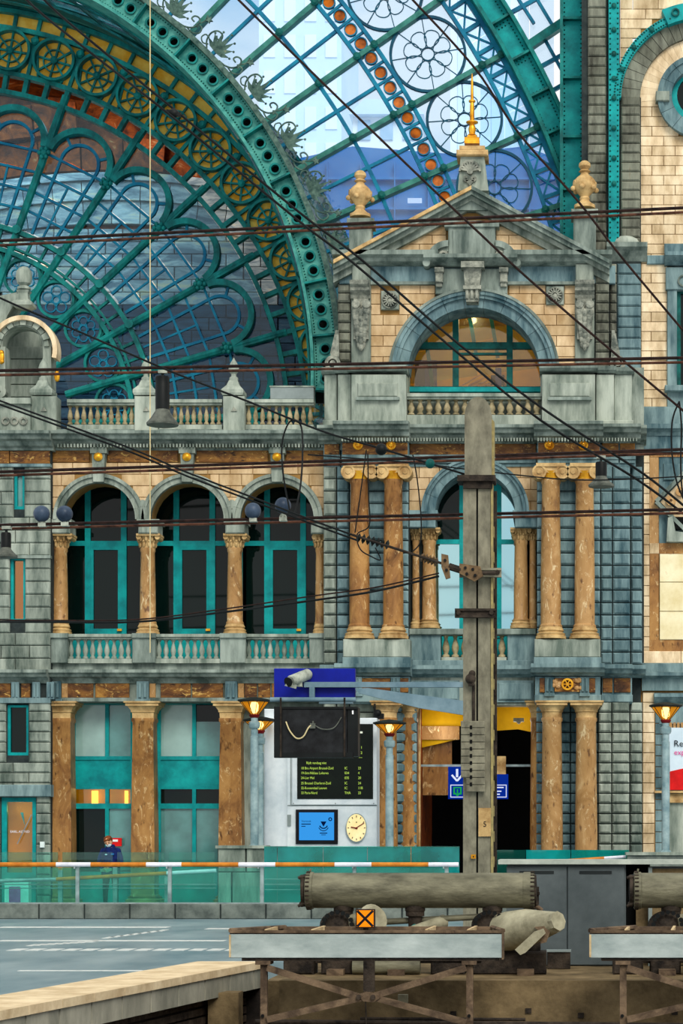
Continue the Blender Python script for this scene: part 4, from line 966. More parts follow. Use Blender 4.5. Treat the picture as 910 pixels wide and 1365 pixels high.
# teal riveted strip and arch
ts = MB().pb(811, 825, -60, 325, YR-.34, .3)
build('iron_strip', ts, 'teal', wr)
build('iron_arch', MB().pr(934, 130, 106.5, 117, YR-.34, .3, PI/2-.3, PI, 24), 'teal', wr)
build('iron_arch_head', MB().pr(934, 130, 106.5, 128, YR-.42, .35, PI/2-.3, PI/2+.42, 12), 'teal', wr)
rv = MB()
for i in range(52):
    for x in (813, 823): rv.rev([(.03,0),(.012,.03)], P(x, -30+i*6.8, YR-.34), (0,-1,0), 6)
for i in range(46):
    a = PI/2+.0+i*(PI/2)/46
    for r in (108.3, 115.2): rv.rev([(.03,0),(.012,.03)], P(934+r*math.cos(a), 130-r*math.sin(a), YR-.34), (0,-1,0), 6)
build('rivets', rv, 'teal_dark', wr, kind='stuff')
for py in (8, 40, 72, 105, 131, 171, 211, 245, 290): build('bolt', MB().rev([(.07,0),(.07,.05),(.03,.08)], P(818,py,YR-.34), (0,-1,0), 10), 'teal_dark', wr)
for a in (1.75, 1.95, 2.2, 2.5, 2.8): build('bolt', MB().rev([(.07,0),(.07,.05),(.03,.08)], P(934+111.5*math.cos(a), 130-111.5*math.sin(a), YR-.34), (0,-1,0), 10), 'teal_dark', wr)
for a in (1.62, 1.86): build('ring_bolt', MB().pr(934+119*math.cos(a), 130-119*math.sin(a), 3.5, 5.5, YR-.48, .08, n=16), 'teal_dark', wr)
build('string_course', MB().mould(808, 862, [(.1,326),(.42,328),(.42,334),(.3,338),(.2,344),(.12,350)], YR), 'stone_trim', wr)
build('rubble_stone', MB().sph(P(834,323,YR-.25), .22, 10, 6, (1.6,.8,.8)), 'stone_pale', wr, True)
build('string_course', MB().pb(862, 886, 340, 352, YR-.12, .2, .02), 'bluestone_blue', wr)
# upper right window with grey frame
build('window_hood', MB().mould(885, 960, [(.1,326),(.2,328),(.2,340),(.55,342),(.55,347),(.4,351),(.2,356)], YR), 'bluestone_blue', wr)
build('window_surround', MB().pb(887, 960, 356, 386, YR-.22, .4, .02).pb(889, 902, 386, 516, YR-.16, .4, .02), 'stone_trim_blue', wr)
build('surround_ring', MB().pr(911, 374, 6, 8, YR-.28, .1, n=18), 'bluestone', wr)
build('window_sill', MB().pb(886, 960, 513, 521, YR-.35, .5, .02).pb(889, 960, 521, 545, YR-.12, .2, .02), 'stone_trim_blue', wr)
w = struct('window_12', MB().pb(902, 907, 386, 513, YR-.0, .2).pb(902, 960, 386, 391, YR, .2), 'teal_dark'); build('pane', MB().pb(907, 960, 391, 513, YR+.1, .03), 'glass_dark', w)
build('cornice', MB().mould(846, 960, [(.1,543),(.16,545),(.16,566),(.36,568),(.36,574),(.2,578),(.14,582)], YR), 'stone_trim_blue', wr)
build('frieze_core', MB().pb(853, 960, 580, 604, YR-.1, .4), 'bluestone_blue', wr)
courses(wr, 'cream_stone', 'cream_stone', 855, 865.5, 604, 890, 13.4, 50, YR, .06, c=.008)
build('marble_strip', MB().pb(865.5, 877.5, 609.5, 724, YR-.05, .2), 'marble_light', wr); build('marble_strip', MB().pb(865.5, 877.5, 738, 853, YR-.05, .2), 'marble', wr)
build('strip_block', MB().pb(865.5, 878, 724, 738, YR-.06, .2, .01), 'cream_stone', wr)
build('marble_band', MB().pb(878, 960, 724, 738, YR-.05, .2).pb(865, 960, 853, 868, YR-.05, .2).pb(866, 960, 600, 609, YR-.05, .2), 'marble', wr)
build('pale_base', MB().pb(856, 907, 868, 885, YR-.08, .2, .02), 'cream_stone', wr); build('pale_base', MB().pb(907.5, 960, 868, 885, YR-.08, .2, .02), 'cream_stone', wr)
for t, u in ((738,776),(776,815),(815,853)): build('plaque_slab', MB().pb(879, 960, t+.4, u-.4, YR-.08, .2, .01), 'plaque_cream', wr)
build('niche_panel', MB().pb(878, 960, 609, 724, YR-.02, .2).pb(884, 960, 618, 640, YR-.08, .1, .02), 'bluestone_blue', wr)
build('diamond_frame', MB().pbar((874,669),(914,628),5,YR-.16,.2).pbar((874,669),(914,708),5,YR-.16,.2), 'stone_trim', wr)
build('diamond_panel', MB().pp([(880,669),(914,634),(950,669),(914,704)], YR-.1, .1), 'cream_stone', wr)
build('diamond_foliage', MB().pr(894, 667, 2, 7, YR-.2, .14, n=12).pr(906, 655, 2, 6, YR-.2, .14, n=12), 'marble_light', wr)
build('vent_frame', MB().pp([(888,722),(960,722),(960,716),(900,708),(896,688),(890,690)], YR-.3, .3), 'bluestone', wr)
build('vent_hole', MB().pb(897, 915, 689, 705, YR-.26, .2), 'black_void', wr)
build('cornice', MB().mould(855, 960, [(.1,884),(.2,886),(.2,896),(.4,898),(.4,902),(.16,906),(.14,921)], YR), 'stone_trim_blue', wr)
courses(wr, 'cream_stone', 'cream_stone', 856, 872, 923, 1138, 13.6, 60, YR, .07, c=.01)
courses(wr, 'stone', 'bluestone_blue', 872.5, 884, 950, 1138, 14.5, 60, YR, .04, c=.015)
build('panel_head', MB().mould(871, 960, [(.1,924),(.35,926),(.35,930),(.2,936),(.1,938)], YR), 'bluestone_blue', wr)
build('grey_panel', MB().pb(884, 960, 938, 1206, YR-.02, .2), 'stone_pale', wr); build('panel_block', MB().pb(878, 960, 940, 966, YR-.06, .1, .02), 'bluestone_blue', wr)
for i in range(10): build('panel_dentil', MB().pb(892+i*5, 895.5+i*5, 963, 970, YR-.2, .1), 'marble_light', wr)
build('panel_ledge', MB().pb(872, 960, 1054, 1057, YR-.25, .3).pb(888, 960, 1058, 1070, YR-.12, .2), 'sandstone', wr)
po = thing('poster', 'red and pale blue poster on the wall behind the right street lamp', 'poster', P(920,1055,59.8))
build('poster_sheet', MB().pb(886, 960, 970, 1053, 59.85, .05), 'poster_blue', po)
q = [(886,1053),(960,1053),(960,1018)]+[(960-74*i/10, 1018+12*(i/10)**1.6) for i in range(1, 11)]
build('red_wave', MB().pp(q, 59.83, .02), 'red_sign', po)
text('poster_lettering', "Re\u2019", .24, P(897.5,995,59.82), 'ink_black', po); text('poster_lettering', 'exp', .2, P(898,1006,59.82), 'ink_pink', po)
# ================================================================== GLASS GABLE AND IRON ARCHES
YGL = 62.2; CG = (-285, 610); KG = YGL/FP
def gp(r, deg, Y=YGL): a = math.radians(deg); return P(CG[0]+r*math.cos(a), CG[1]-r*math.sin(a), Y)
def gpx(r, deg): a = math.radians(deg); return (CG[0]+r*math.cos(a), CG[1]-r*math.sin(a))
HC = (-150, 500)                                  # centre of the pierced arch, pixels at its own plane
def r_at_arch(deg, R=598):                        # radius along the ray where it leaves the pierced arch
    a = math.radians(deg); dx, dy = CG[0]-HC[0], -(CG[1]-HC[1]); ux, uy = math.cos(a), math.sin(a)
    bq = dx*ux+dy*uy; cq = dx*dx+dy*dy-R*R; disc = bq*bq-cq
    return -bq+math.sqrt(disc) if disc > 0 else 0
win = struct('window_13', MB().ring(X(CG[0],YGL), Z(CG[1],YGL), 864*KG, 869*KG, YGL-.06, YGL+.06, math.radians(6), math.radians(70), 60), 'steel_blue')
THICK = [18+5.65*i for i in range(-1, 10)]
for r0, r1 in ((927,932),(955,960)):
    build('ring_rail', MB().ring(X(CG[0],YGL), Z(CG[1],YGL), r0*KG, r1*KG, YGL-.1, YGL+.08, math.radians(8), math.radians(70), 70), 'steel_blue', win)
for r0, r1 in ((1062,1067),(1090,1096)):
    build('ring_rail', MB().ring(X(CG[0],YGL), Z(CG[1],YGL), r0*KG, r1*KG, YGL-.1, YGL+.08, math.radians(8), math.radians(60), 70), 'steel_blue', win)
for d in THICK:
    r0 = max(r_at_arch(d), 640)
    mb = MB().bar(gp(r0, d), gp(1098, d), 6.5*KG, .3); build('radial_rib', mb, 'rib_green', win)
    for r in (867, 929, 957, 1064, 1093):
        if r > r0: build('rib_node', MB().rev([(.11,0),(.11,.06),(.05,.1)], gp(r, d)+Vector((0,-.15,0)), (0,-1,0), 8), 'teal_dark', win)
    dm = d+2.825; r0 = max(r_at_arch(dm), 640)
    build('glazing_bar', MB().bar(gp(r0, dm), gp(930, dm), 4.2*KG, .12), 'steel_blue', win)
# orange roundels between the two rails
for i in range(64):
    d = 17.3+i*1.415
    if d > 62: break
    c = gp(943.5, d)
    build('roundel', MB().rev([(.16,0),(.16,.05)], c, (0,-1,0), 16), 'orange_bulb', win)
    build('roundel_rim', MB().ring(c.x, c.z, .155, .185, YGL-.1, YGL+.02, n=16), 'steel_blue', win)
    d2 = d+.707; build('roundel_bar', MB().bar(gp(930, d2), gp(958, d2), 3.2*KG, .1), 'steel_blue', win)
# rose tracery and its panes
for i in range(-1, 8):
    d = 20.85+5.65*i; c = gp(1010, d)
    q = MB().ring(c.x, c.z, 48*KG, 51.5*KG, YGL-.07, YGL+.05, n=40)
    a0 = math.radians(d)
    q.ring(c.x, c.z, 8*KG, 9.6*KG, YGL-.05, YGL+.03, n=16)
    for k in range(8):
        a = a0+k*PI/4; ux, uz = math.cos(a), math.sin(a)
        pts = [Vector((c.x+KG*(rr*ux*1.0-tt*uz), YGL, c.z+KG*(rr*uz+tt*ux))) for rr, tt in ((9,2),(15,7),(22,10),(29,8.5),(32,4),(32.5,0),(32,-4),(29,-8.5),(22,-10),(15,-7),(9,-2))]
        q.tube(spline(pts, 3), .9*KG, 4)
        a = a0+(k+.5)*PI/4; q.tube([Vector((c.x+KG*28*math.cos(a), YGL, c.z+KG*28*math.sin(a))), Vector((c.x+KG*49*math.cos(a), YGL, c.z+KG*49*math.sin(a)))], .9*KG, 4)
        q.tube([Vector((c.x+KG*22*math.cos(a), YGL, c.z+KG*22*math.sin(a))), Vector((c.x+KG*30*math.cos(a), YGL, c.z+KG*30*math.sin(a)))], .9*KG, 4)
    build('rose_tracery', q, 'steel_dark', win)
# cross braces of the lattice ring
for i in range(22*2):
    d = 9.5+i*1.883
    if d > 56: break
    d1 = d+1.883
    q = MB().bar(gp(1064, d), gp(1094, d), 5*KG, .14)
    build('lattice_bar', q, 'steel_blue', win)
    for a, c in ((gp(1066,d),gp(1092,d1)),(gp(1092,d),gp(1066,d1))): build('lattice_brace', MB().bar(a, c, 2.6*KG, .06), 'steel_blue', win)
# panes: sectors of real glass between bars
def pane_sector(r0, r1, d0, d1, m='glass_sky', Y=YGL+.02, par=None):
    build('pane', MB().ring(X(CG[0],Y), Z(CG[1],Y), r0*KG, r1*KG, Y, Y+.015, math.radians(d0), math.radians(d1), 3), m, par or win)
for k in range(-2, 9):
    for h in range(2):
        d0 = 18+5.65*k+2.825*h; d1 = d0+2.825
        rs = max(r_at_arch((d0+d1)/2)-20, 640)
        if rs < 860: pane_sector(rs, 866, d0+.05, d1-.05)
        pane_sector(867.5, 928, d0+.05, d1-.05); pane_sector(932, 956, d0+.05, d1-.05)
    pane_sector(960, 1062, 18+5.65*k+.1, 18+5.65*(k+1)-.1)
    for h in range(3): pane_sector(1067, 1090, 18+5.65*k+1.883*h+.05, 18+5.65*k+1.883*(h+1)-.05)
# great riveted girder
gd = struct('trim_3', MB().ring(X(CG[0],YGL), Z(CG[1],YGL), 1098*KG, 1131*KG, YGL-.25, YGL+.2, math.radians(2), math.radians(62), 80), 'teal')
for r in (1098, 1129): build('girder_flange', MB().ring(X(CG[0],YGL), Z(CG[1],YGL), (r-2.5)*KG, (r+2.5)*KG, YGL-.5, YGL+.3, math.radians(2), math.radians(62), 80), 'teal_iron', gd)
d = 6.0; rv = MB()
while d < 60:
    build('girder_stiffener', MB().bar(gp(1098, d, YGL-.3), gp(1131, d, YGL-.3), 3*KG, .3), 'teal_iron', gd)
    d += 2.83
d = 4.0
while d < 58:
    for r in (1103, 1124): rv.rev([(.028,0),(.01,.03)], gp(r, d, YGL-.25), (0,-1,0), 5)
    if int(d/.25) % 11 in (3, 4, 5):
        for r in (1108, 1113, 1118): rv.rev([(.028,0),(.01,.03)], gp(r, d, YGL-.25), (0,-1,0), 5)
    d += .25
build('rivets', rv, 'teal_dark', gd, kind='stuff')
# upright riveted pilaster beside the brick pier
YK = 61.0
pl = struct('trim_4', MB().pb(747, 778, -60, 335, YK, .5), 'teal')
for x in (746, 776): build('pilaster_flange', MB().pb(x, x+4, -60, 335, YK-.22, .6), 'teal_iron', pl)
for y in (-20, 22, 101, 180, 250): build('pilaster_stiffener', MB().pb(747, 778, y, y+3, YK-.18, .3), 'teal_iron', pl)
rv = MB()
for i in range(60):
    for x in (752, 774): rv.rev([(.028,0),(.01,.03)], P(x, -20+i*6, YK), (0,-1,0), 5)
build('rivets', rv, 'teal_dark', pl, kind='stuff')
# corner glazing between girder and pilaster
w2 = struct('window_14', MB().pbar((690,72),(752,30),11,YGL,.3), 'teal_iron')
for a, c, w in (((640,-40),(745,-70),6),((672,22),(745,-18),5),((704,-20),(735,32),4),((672,-30),(704,20),4),((708,96),(752,72),5),((724,128),(752,112),5),((736,150),(752,142),4),((730,60),(752,100),4)):
    u_ = Vector((c[0]-a[0], c[1]-a[1])).normalized()*14; a = (a[0]-u_[0], a[1]-u_[1]); c = (c[0]+u_[0], c[1]+u_[1])
    build('glazing_bar', MB().pbar(a, c, w, YGL+.1, .12), 'steel_blue', w2)
for t in range(3): build('pane', MB().pp([(640+t*33,-60),(672+t*33,-60),(672+t*33,200),(640+t*33,200+0)], YGL+.25, .015), 'glass_sky', w2)
# ---- pierced arch with round holes
YH = 61.2; KH = YH/FP; cx0, cz0 = X(HC[0],YH), Z(HC[1],YH)
ar = struct('trim_5', MB().ring(cx0, cz0, 566*KH, 570*KH, YH-.35, YH+.5, -.06, 2.95, 120), 'teal_pale')
build('arch_flange', MB().ring(cx0, cz0, 600*KH, 607*KH, YH-.35, YH+.5, -.06, 2.95, 120), 'scroll_iron', ar)
A0 = -.0384; st = .1239
for i in range(24):
    a = A0+i*st
    mb = MB(); r0, r1 = 570*KH, 600*KH
    # web plate with three real round holes: plate built as a grid of cells round each hole
    for j in range(3):
        am = a+st*(.09+.82*(j+.5)/3); aw = st*.82/6; rc = (r0+r1)/2; hr = 6.4*KH
        cx, cz = cx0+rc*math.cos(am), cz0+rc*math.sin(am)
        n = 16; inner = []; outer = []
        er, et = (math.cos(am), math.sin(am)), (-math.sin(am), math.cos(am))
        for k in range(n):
            t = 2*PI*k/n; u, v = math.cos(t), math.sin(t); s_ = max(abs(u), abs(v)); u2, v2 = u/s_, v/s_
            inner.append((cx+hr*(u*er[0]+v*et[0]), cz+hr*(u*er[1]+v*et[1])))
            rr = rc+u2*(r1-r0)/2; aa = am+v2*aw; outer.append((cx0+rr*math.cos(aa), cz0+rr*math.sin(aa)))
        for k in range(n):
            k2 = (k+1) % n; mb.poly([inner[k], outer[k], outer[k2], inner[k2]], YH-.12, YH-.06)
    for f0, f1 in ((0,.09),(.91,1)): mb.ring(cx0, cz0, r0, r1, YH-.12, YH-.06, a+st*f0, a+st*f1, 2)
    build('web_plate', mb, 'teal_pale', ar)
    for j in range(3):
        am = a+st*(.09+.82*(j+.5)/3); rc = (r0+r1)/2
        build('hole_rim', MB().ring(cx0+rc*math.cos(am), cz0+rc*math.sin(am), 5.4*KH, 7.8*KH, YH-.17, YH-.02, n=18), 'teal_iron', ar)
    build('web_stiffener', MB().bar(Vector((cx0+r0*math.cos(a), YH-.2, cz0+r0*math.sin(a))), Vector((cx0+r1*math.cos(a), YH-.2, cz0+r1*math.sin(a))), 2.6*KH, .3), 'teal_iron', ar)
build('web_back', MB().ring(cx0, cz0, 570*KH, 600*KH, YH+.3, YH+.4, -.06, 2.95, 120), 'iron_dark', ar)
rv = MB()
for i in range(430):
    a = -.04+i*2.95/430
    for r in (572.5, 597.5): rv.rev([(.024,0),(.01,.025)], (cx0+r*KH*math.cos(a), YH-.12, cz0+r*KH*math.sin(a)), (0,-1,0), 5)
build('rivets', rv, 'teal_dark', ar, kind='stuff')
# scrollwork along the outer edge of the pierced arch
def scroll_pts(c, r0, turns, a0, s=1, n=14):
    return [(c[0]+(r0*(1-i/(n*1.15)))*math.cos(a0+s*turns*2*PI*i/n), c[1]+(r0*(1-i/(n*1.15)))*math.sin(a0+s*turns*2*PI*i/n)) for i in range(n)]
def frond(i, a):
    R = 606*KH; er, et = (math.cos(a), math.sin(a)), (math.sin(a), -math.cos(a))     # outward, and down the arch
    o = lambda r, t: Vector((cx0+(R+1.3*r*KH)*er[0]+1.3*t*KH*et[0], YH-.05, cz0+(R+1.3*r*KH)*er[1]+1.3*t*KH*et[1]))
    q = MB()
    for pts, r in (([(2,-14),(8,-20),(16,-22),(22,-19),(23,-13),(19,-10),(16,-13),(18,-16)], 1.0),
                   ([(2,4),(3,12),(7,19),(14,22),(19,19),(18,14),(14,13),(13,17)], 1.0),
                   ([(4,14),(3,22),(7,28),(13,27),(13,23),(10,23)], .9),
                   ([(6,-16),(3,-21),(6,-26),(11,-25),(11,-21)], .8),
                   ([(12,20),(20,25),(27,24)], .8)):
        q.tube(spline([o(*p) for p in pts], 4), 1.25*r*KH, 5)
    build_list.append(('scroll', q))
    leaf = MB()
    for k in range(-3, 4):
        t = k*.42; L = 24-2.0*abs(k); b0 = o(5, -4); tip = o(5+L*math.cos(t), -4+L*math.sin(t)*.9)
        mid = (b0+tip)/2; dirv = (tip-b0).normalized(); nr = Vector((dirv.z, 0, -dirv.x))
        w = 3.3*KH
        leaf.add([b0+Vector((0,-.03,0)), mid+nr*w+Vector((0,-.10,0)), tip+Vector((0,-.16,0)), mid-nr*w+Vector((0,-.10,0)), b0+Vector((0,.03,0)), mid+Vector((0,.0,0))], [(0,1,2,3),(0,4,1),(1,4,5),(1,5,2),(2,5,3),(3,5,4),(3,4,0)])
        leaf.sph(tip+Vector((0,-.12,0)), 1.7*KH, 6, 4)
    build_list.append(('acanthus_leaf', leaf))
    st_ = MB(); c = o(24, 28)
    pts = []
    for k in range(10): aa = a+k*PI/5; rr = (5.2 if k % 2 == 0 else 2.4)*KH; pts.append((c.x+rr*math.cos(aa), c.z+rr*math.sin(aa)))
    st_.poly(pts, YH-.1, YH-.02); build_list.append(('star', st_))
    t = thing('scrollwork', FL[i], 'ornament', o(0, 0), 'iron scrollwork on the pierced arch')
    for nm, mb in build_list: build(nm, mb, 'scroll_iron', t, nm == 'scroll')
    build_list.clear()
build_list = []
FL = ['curling iron scrollwork on the pierced arch rim, %s' % s for s in ('lowest, beside the left urn','second from the bottom','third from the bottom','fourth from the bottom','fifth from the bottom','sixth from the bottom','seventh from the bottom')]
for i, a in enumerate((.276, .40, .518, .642, .766, .89, 1.014)): frond(i, a)
# ---- fan shaped screen deeper in the hall
YF = 67.0; KF = YF/FP; FC = (-70, 572); fx0, fz0 = X(FC[0],YF), Z(FC[1],YF)
def fp(r, deg, Y=YF): a = math.radians(deg); return Vector((fx0+r*KF*math.cos(a), Y, fz0+r*KF*math.sin(a)))
fr = lambda r0, r1, y0, y1, d0=-8, d1=165, n=130: MB().ring(fx0, fz0, r0*KF, r1*KF, y0, y1, math.radians(d0), math.radians(d1), n)
fan = struct('window_15', fr(452, 458, YF-.15, YF+.15), 'teal_iron')
for r0, r1, m, p in ((477,483,'teal_iron',.15),(536,542,'teal_iron',.2),(558,564,'teal_iron',.25),(246,252,'teal_iron',.18),(275,281,'teal_iron',.18),(255,258,'teal_iron',.1)):
    build('ring_rib', fr(r0, r1, YF-p, YF+.15), m, fan)
build('spandrel_plate', fr(481, 560, YF-.01, YF+.05), 'gold_paint', fan)
build('outer_rib', fr(562, 592, YF-.1, YF+.4), 'teal_dark', fan)
for r in (566, 573, 580, 588): build('outer_rib_bead', fr(r, r+2, YF-.16, YF), 'teal_iron', fan)
def loft(rA, cA, YA_, rB, cB, YB_, d0, d1, n, m, nm, par, w=1.0):
    q = MB(); kA, kB = YA_/FP, YB_/FP; xa, za, xb, zb = X(cA[0],YA_), Z(cA[1],YA_), X(cB[0],YB_), Z(cB[1],YB_)
    vs = []
    for i in range(n+1):
        t = math.radians(d0+(d1-d0)*i/n); c, s_ = math.cos(t), math.sin(t)
        vs += [(xa+rA*kA*c, YA_, za+rA*kA*s_), (xb+rB*kB*c, YB_, zb+rB*kB*s_), (xb+(rB+8)*kB*c, YB_, zb+(rB+8)*kB*s_), (xa+(rA+8)*kA*c, YA_, za+(rA+8)*kA*s_)]
    fs = []
    for i in range(n):
        for k in range(4): k2 = (k+1) % 4; fs.append((4*i+k, 4*i+4+k, 4*i+4+k2, 4*i+k2))
    fs += [(3,2,1,0), (4*n, 4*n+1, 4*n+2, 4*n+3)]
    q.add(vs, fs); return build(nm, q, m, par)
def mixloft(t0, t1, d0, d1, n, m, nm, par, inset):
    q = MB(); kA, kB = (YH+.45)/FP, YF/FP; A_ = (X(HC[0],YH+.45), YH+.45, Z(HC[1],YH+.45), (566-inset)*kA); B_ = (X(FC[0],YF), YF, Z(FC[1],YF), (572-inset)*kB)
    L = lambda t: [A_[i]+(B_[i]-A_[i])*t for i in range(4)]
    vs = []
    for i in range(n+1):
        a = math.radians(d0+(d1-d0)*i/n); c, s_ = math.cos(a), math.sin(a)
        for t, o in ((t0,0),(t1,0),(t1,.06),(t0,.06)): p = L(t); vs.append((p[0]+(p[3]+o)*c, p[1], p[2]+(p[3]+o)*s_))
    fs = []
    for i in range(n):
        for k in range(4): k2 = (k+1) % 4; fs.append((4*i+k, 4*i+4+k, 4*i+4+k2, 4*i+k2))
    q.add(vs, fs+[(3,2,1,0), (4*n, 4*n+1, 4*n+2, 4*n+3)]); return build(nm, q, m, par)
mixloft(0, .04, -5, 165, 80, 'teal_iron', 'soffit_girder', fan, 6); mixloft(.86, 1.0, -5, 165, 80, 'teal_dark', 'soffit_girder', fan, 0)
for i in range(25):                                   # glazed vault between the pierced arch and the fan screen
    d = -6+i*6.6; mixloft(.04, .45, d+.3, d+6.3, 4, 'glass_sky', 'roof_pane', fan, 0); mixloft(.62, .72, d+.3, d+6.3, 4, 'glass_sky', 'roof_pane', fan, 0)
    mixloft(0, .86, d-.3, d+.3, 1, 'teal_dark', 'soffit_rib', fan, 4)
for t in (.16, .30): mixloft(t, t+.02, -5, 165, 80, 'teal_dark', 'roof_purlin', fan, 4)
mixloft(.45, .62, -5, 165, 80, 'teal_dark', 'soffit_girder', fan, 14); mixloft(.72, .8, -5, 165, 80, 'teal_iron', 'soffit_girder', fan, 10)
loft(575, FC, YF+.3, 509, (FC[0]+.1184*830, FC[1]+.1184*548), 76.0, -8, 165, 80, 'brown_room', 'vault_shell', fan)
DM = [2.25+13.6*k for k in range(-1, 12)]
for d in DM:
    mb = MB().tube([fp(165, d, YF-.1), fp(470, d, YF-.1)], 5.2*KF, 8)
    build('mullion', mb, 'teal_iron', fan, True)
    build('mullion_square', MB().bar(fp(400, d, YF-.05), fp(455, d, YF-.05), 8*KF, .3), 'teal_iron', fan)
    c = fp(388, d, YF-.25); q = MB().sph(c, 4.5*KF, 8, 6)
    for k in range(6): a = k*PI/3; q.sph(c+Vector((6*KF*math.cos(a), 0, 6*KF*math.sin(a))), 3.2*KF, 6, 5)
    build('rosette', q, 'teal_iron', fan, True)
    c = fp(280, d, YF-.2); build('rib_node', MB().rev([(6*KF,0),(6*KF,.08)], c, (0,-1,0), 8), 'teal_iron', fan)
for k in range(len(DM)-1):
    d0, d1 = DM[k], DM[k+1]; dm = (d0+d1)/2; h = math.radians(d1-d0)/2
    # big loop arch over the bay
    rr = 392*math.sin(h)-4
    c = fp(394, dm); am = math.radians(dm)
    build('loop_arch', MB().ring(c.x, c.z, (rr-4)*KF, (rr+4)*KF, YF-.22, YF+.1, am-PI/2, am+PI/2, 20), 'teal_iron', fan)
    build('inner_loop', MB().ring(c.x, c.z, (rr-19)*KF, (rr-15)*KF, YF-.06, YF+.06, am-PI/2, am+PI/2, 16), 'steel_blue', fan)
    for s in (-1, 1):
        a = c+Vector((-math.sin(am)*s*(rr-17)*KF, 0, math.cos(am)*s*(rr-17)*KF)); b2 = fp(283, dm+s*3.1)
        build('glazing_bar', MB().bar(a, b2, 3.6*KF, .1), 'steel_blue', fan)
        build('loop_tie', MB().bar(c+Vector((math.cos(am+s*.9)*(rr-17)*KF, 0, math.sin(am+s*.9)*(rr-17)*KF)), c+Vector((math.cos(am+s*.9)*(rr-2)*KF, 0, math.sin(am+s*.9)*(rr-2)*KF)), 3.5*KF, .08), 'steel_blue', fan)
    build('glazing_bar', MB().bar(fp(283, dm), fp(362, dm), 2.6*KF, .06), 'steel_blue', fan)
    for r in (310, 336, 362, 390):
        a, b2 = fp(r, d0+.6), fp(r, d1-.6); build('glazing_bar', MB().bar(a, b2, 3.2*KF, .1), 'steel_blue', fan)
    # panes of the bay
    for r0, r1 in ((284,309),(311,335),(337,361),(363,389)):
        for j in range(4):
            e0 = d0+(d1-d0)*j/4; e1 = d0+(d1-d0)*(j+1)/4
            if r1 > 370 and j in (1, 2): 
                if j == 2: continue
                e1 = d0+(d1-d0)*3/4
            build('pane', MB().ring(fx0, fz0, r0*KF, r1*KF, YF, YF+.02, math.radians(e0+.1), math.radians(e1-.1), 2), 'glass_hall', fan)
    build('pane', MB().ring(fx0, fz0, 391*KF, 451*KF, YF, YF+.02, math.radians(d0+.1), math.radians(d1-.1), 5), 'glass_hall', fan)
    build('pane', MB().ring(fx0, fz0, 170*KF, 246*KF, YF, YF+.02, math.radians(d0+.1), math.radians(d1-.1), 4), 'glass_hall', fan)
    for j in range(3):
        e0 = d0+(d1-d0)*j/3; e1 = d0+(d1-d0)*(j+1)/3
        build('pane', MB().ring(fx0, fz0, 259*KF, 275*KF, YF, YF+.02, math.radians(e0+.2), math.radians(e1-.2), 2), 'glass_hall', fan)
        if j: build('glazing_bar', MB().bar(fp(250, e0), fp(278, e0), 3.5*KF, .1), 'teal_iron', fan)
    # round tracery below the inner ring
    c = fp(225, dm)
    q = MB().ring(c.x, c.z, 22*KF, 25.5*KF, YF-.12, YF+.08, n=26); build('round_tracery', q, 'teal_iron', fan)
    q = MB()
    if k % 2:
        q.ring(c.x, c.z, 4*KF, 5.5*KF, YF-.05, YF+.03, n=12)
        for j in range(6): a = j*PI/3; q.bar(c+Vector((5*KF*math.cos(a),0,5*KF*math.sin(a))), c+Vector((23*KF*math.cos(a),0,23*KF*math.sin(a))), 1.6*KF, .05)
        for j in range(6): a = (j+.5)*PI/3; q.ring(c.x+11*KF*math.cos(a), c.z+11*KF*math.sin(a), 5*KF, 6.4*KF, YF-.04, YF+.02, n=10)
    else:
        q.ring(c.x, c.z, 4*KF, 5.5*KF, YF-.05, YF+.03, n=12)
        for j in range(5): a = j*PI*.4+.3; q.ring(c.x+12*KF*math.cos(a), c.z+12*KF*math.sin(a), 6*KF, 7.6*KF, YF-.04, YF+.02, n=14)
    build('rose_tracery', q, 'steel_blue', fan)
    for s in (-1, 1): build('spandrel_tie', MB().bar(fp(246, dm+s*4.4), fp(226, dm+s*6.2), 4*KF, .12), 'teal_iron', fan)
    # square band, four openings per bay
    for j in range(4):
        e = d0+(d1-d0)*j/4; build('band_bar', MB().bar(fp(455, e), fp(480, e), 6*KF, .22), 'teal_iron', fan)
    # gold spandrel: two wheels per bay with spokes, ties and slots
    for j in (0, 1):
        e = d0+(d1-d0)*(j+.5)/2; c = fp(510, e, YF-.05)
        build('wheel_rim', MB().ring(c.x, c.z, 25*KF, 28.5*KF, YF-.28, YF-.02, n=30), 'teal_iron', fan)
        q = MB().ring(c.x, c.z, 14*KF, 15.5*KF, YF-.12, YF+.02, n=24).rev([(5*KF,0),(5*KF,.15),(2*KF,.2)], c, (0,-1,0), 10)
        for k2 in range(8): a = math.radians(e)+k2*PI/4; q.bar(c, c+Vector((26*KF*math.cos(a),0,26*KF*math.sin(a))), 2.4*KF, .1)
        build('wheel_spokes', q, 'teal_iron', fan)
        e2 = d0+(d1-d0)*j/2
        build('radial_tie', MB().bar(fp(482, e2, YF-.05), fp(560, e2, YF-.05), 4.5*KF, .16), 'teal_iron', fan)
        for s in (-1, 1): build('spandrel_brace', MB().bar(fp(482, e2+s*1.6, YF-.03), fp(538, e2, YF-.03), 2.6*KF, .12).bar(fp(520, e2, YF-.03), fp(538, e2+s*2.4, YF-.03), 2.6*KF, .12), 'teal_iron', fan)
        build('tie_rosette', MB().rev([(5.5*KF,0),(5.5*KF,.1),(3*KF,.16)], fp(528, e2, YF-.1), (0,-1,0), 10), 'teal_iron', fan)
        for q_ in (0, .5): build('slot_bar', MB().bar(fp(540, e2+q_*6.8, YF), fp(560, e2+q_*6.8, YF), 5*KF, .2), 'teal_iron', fan)
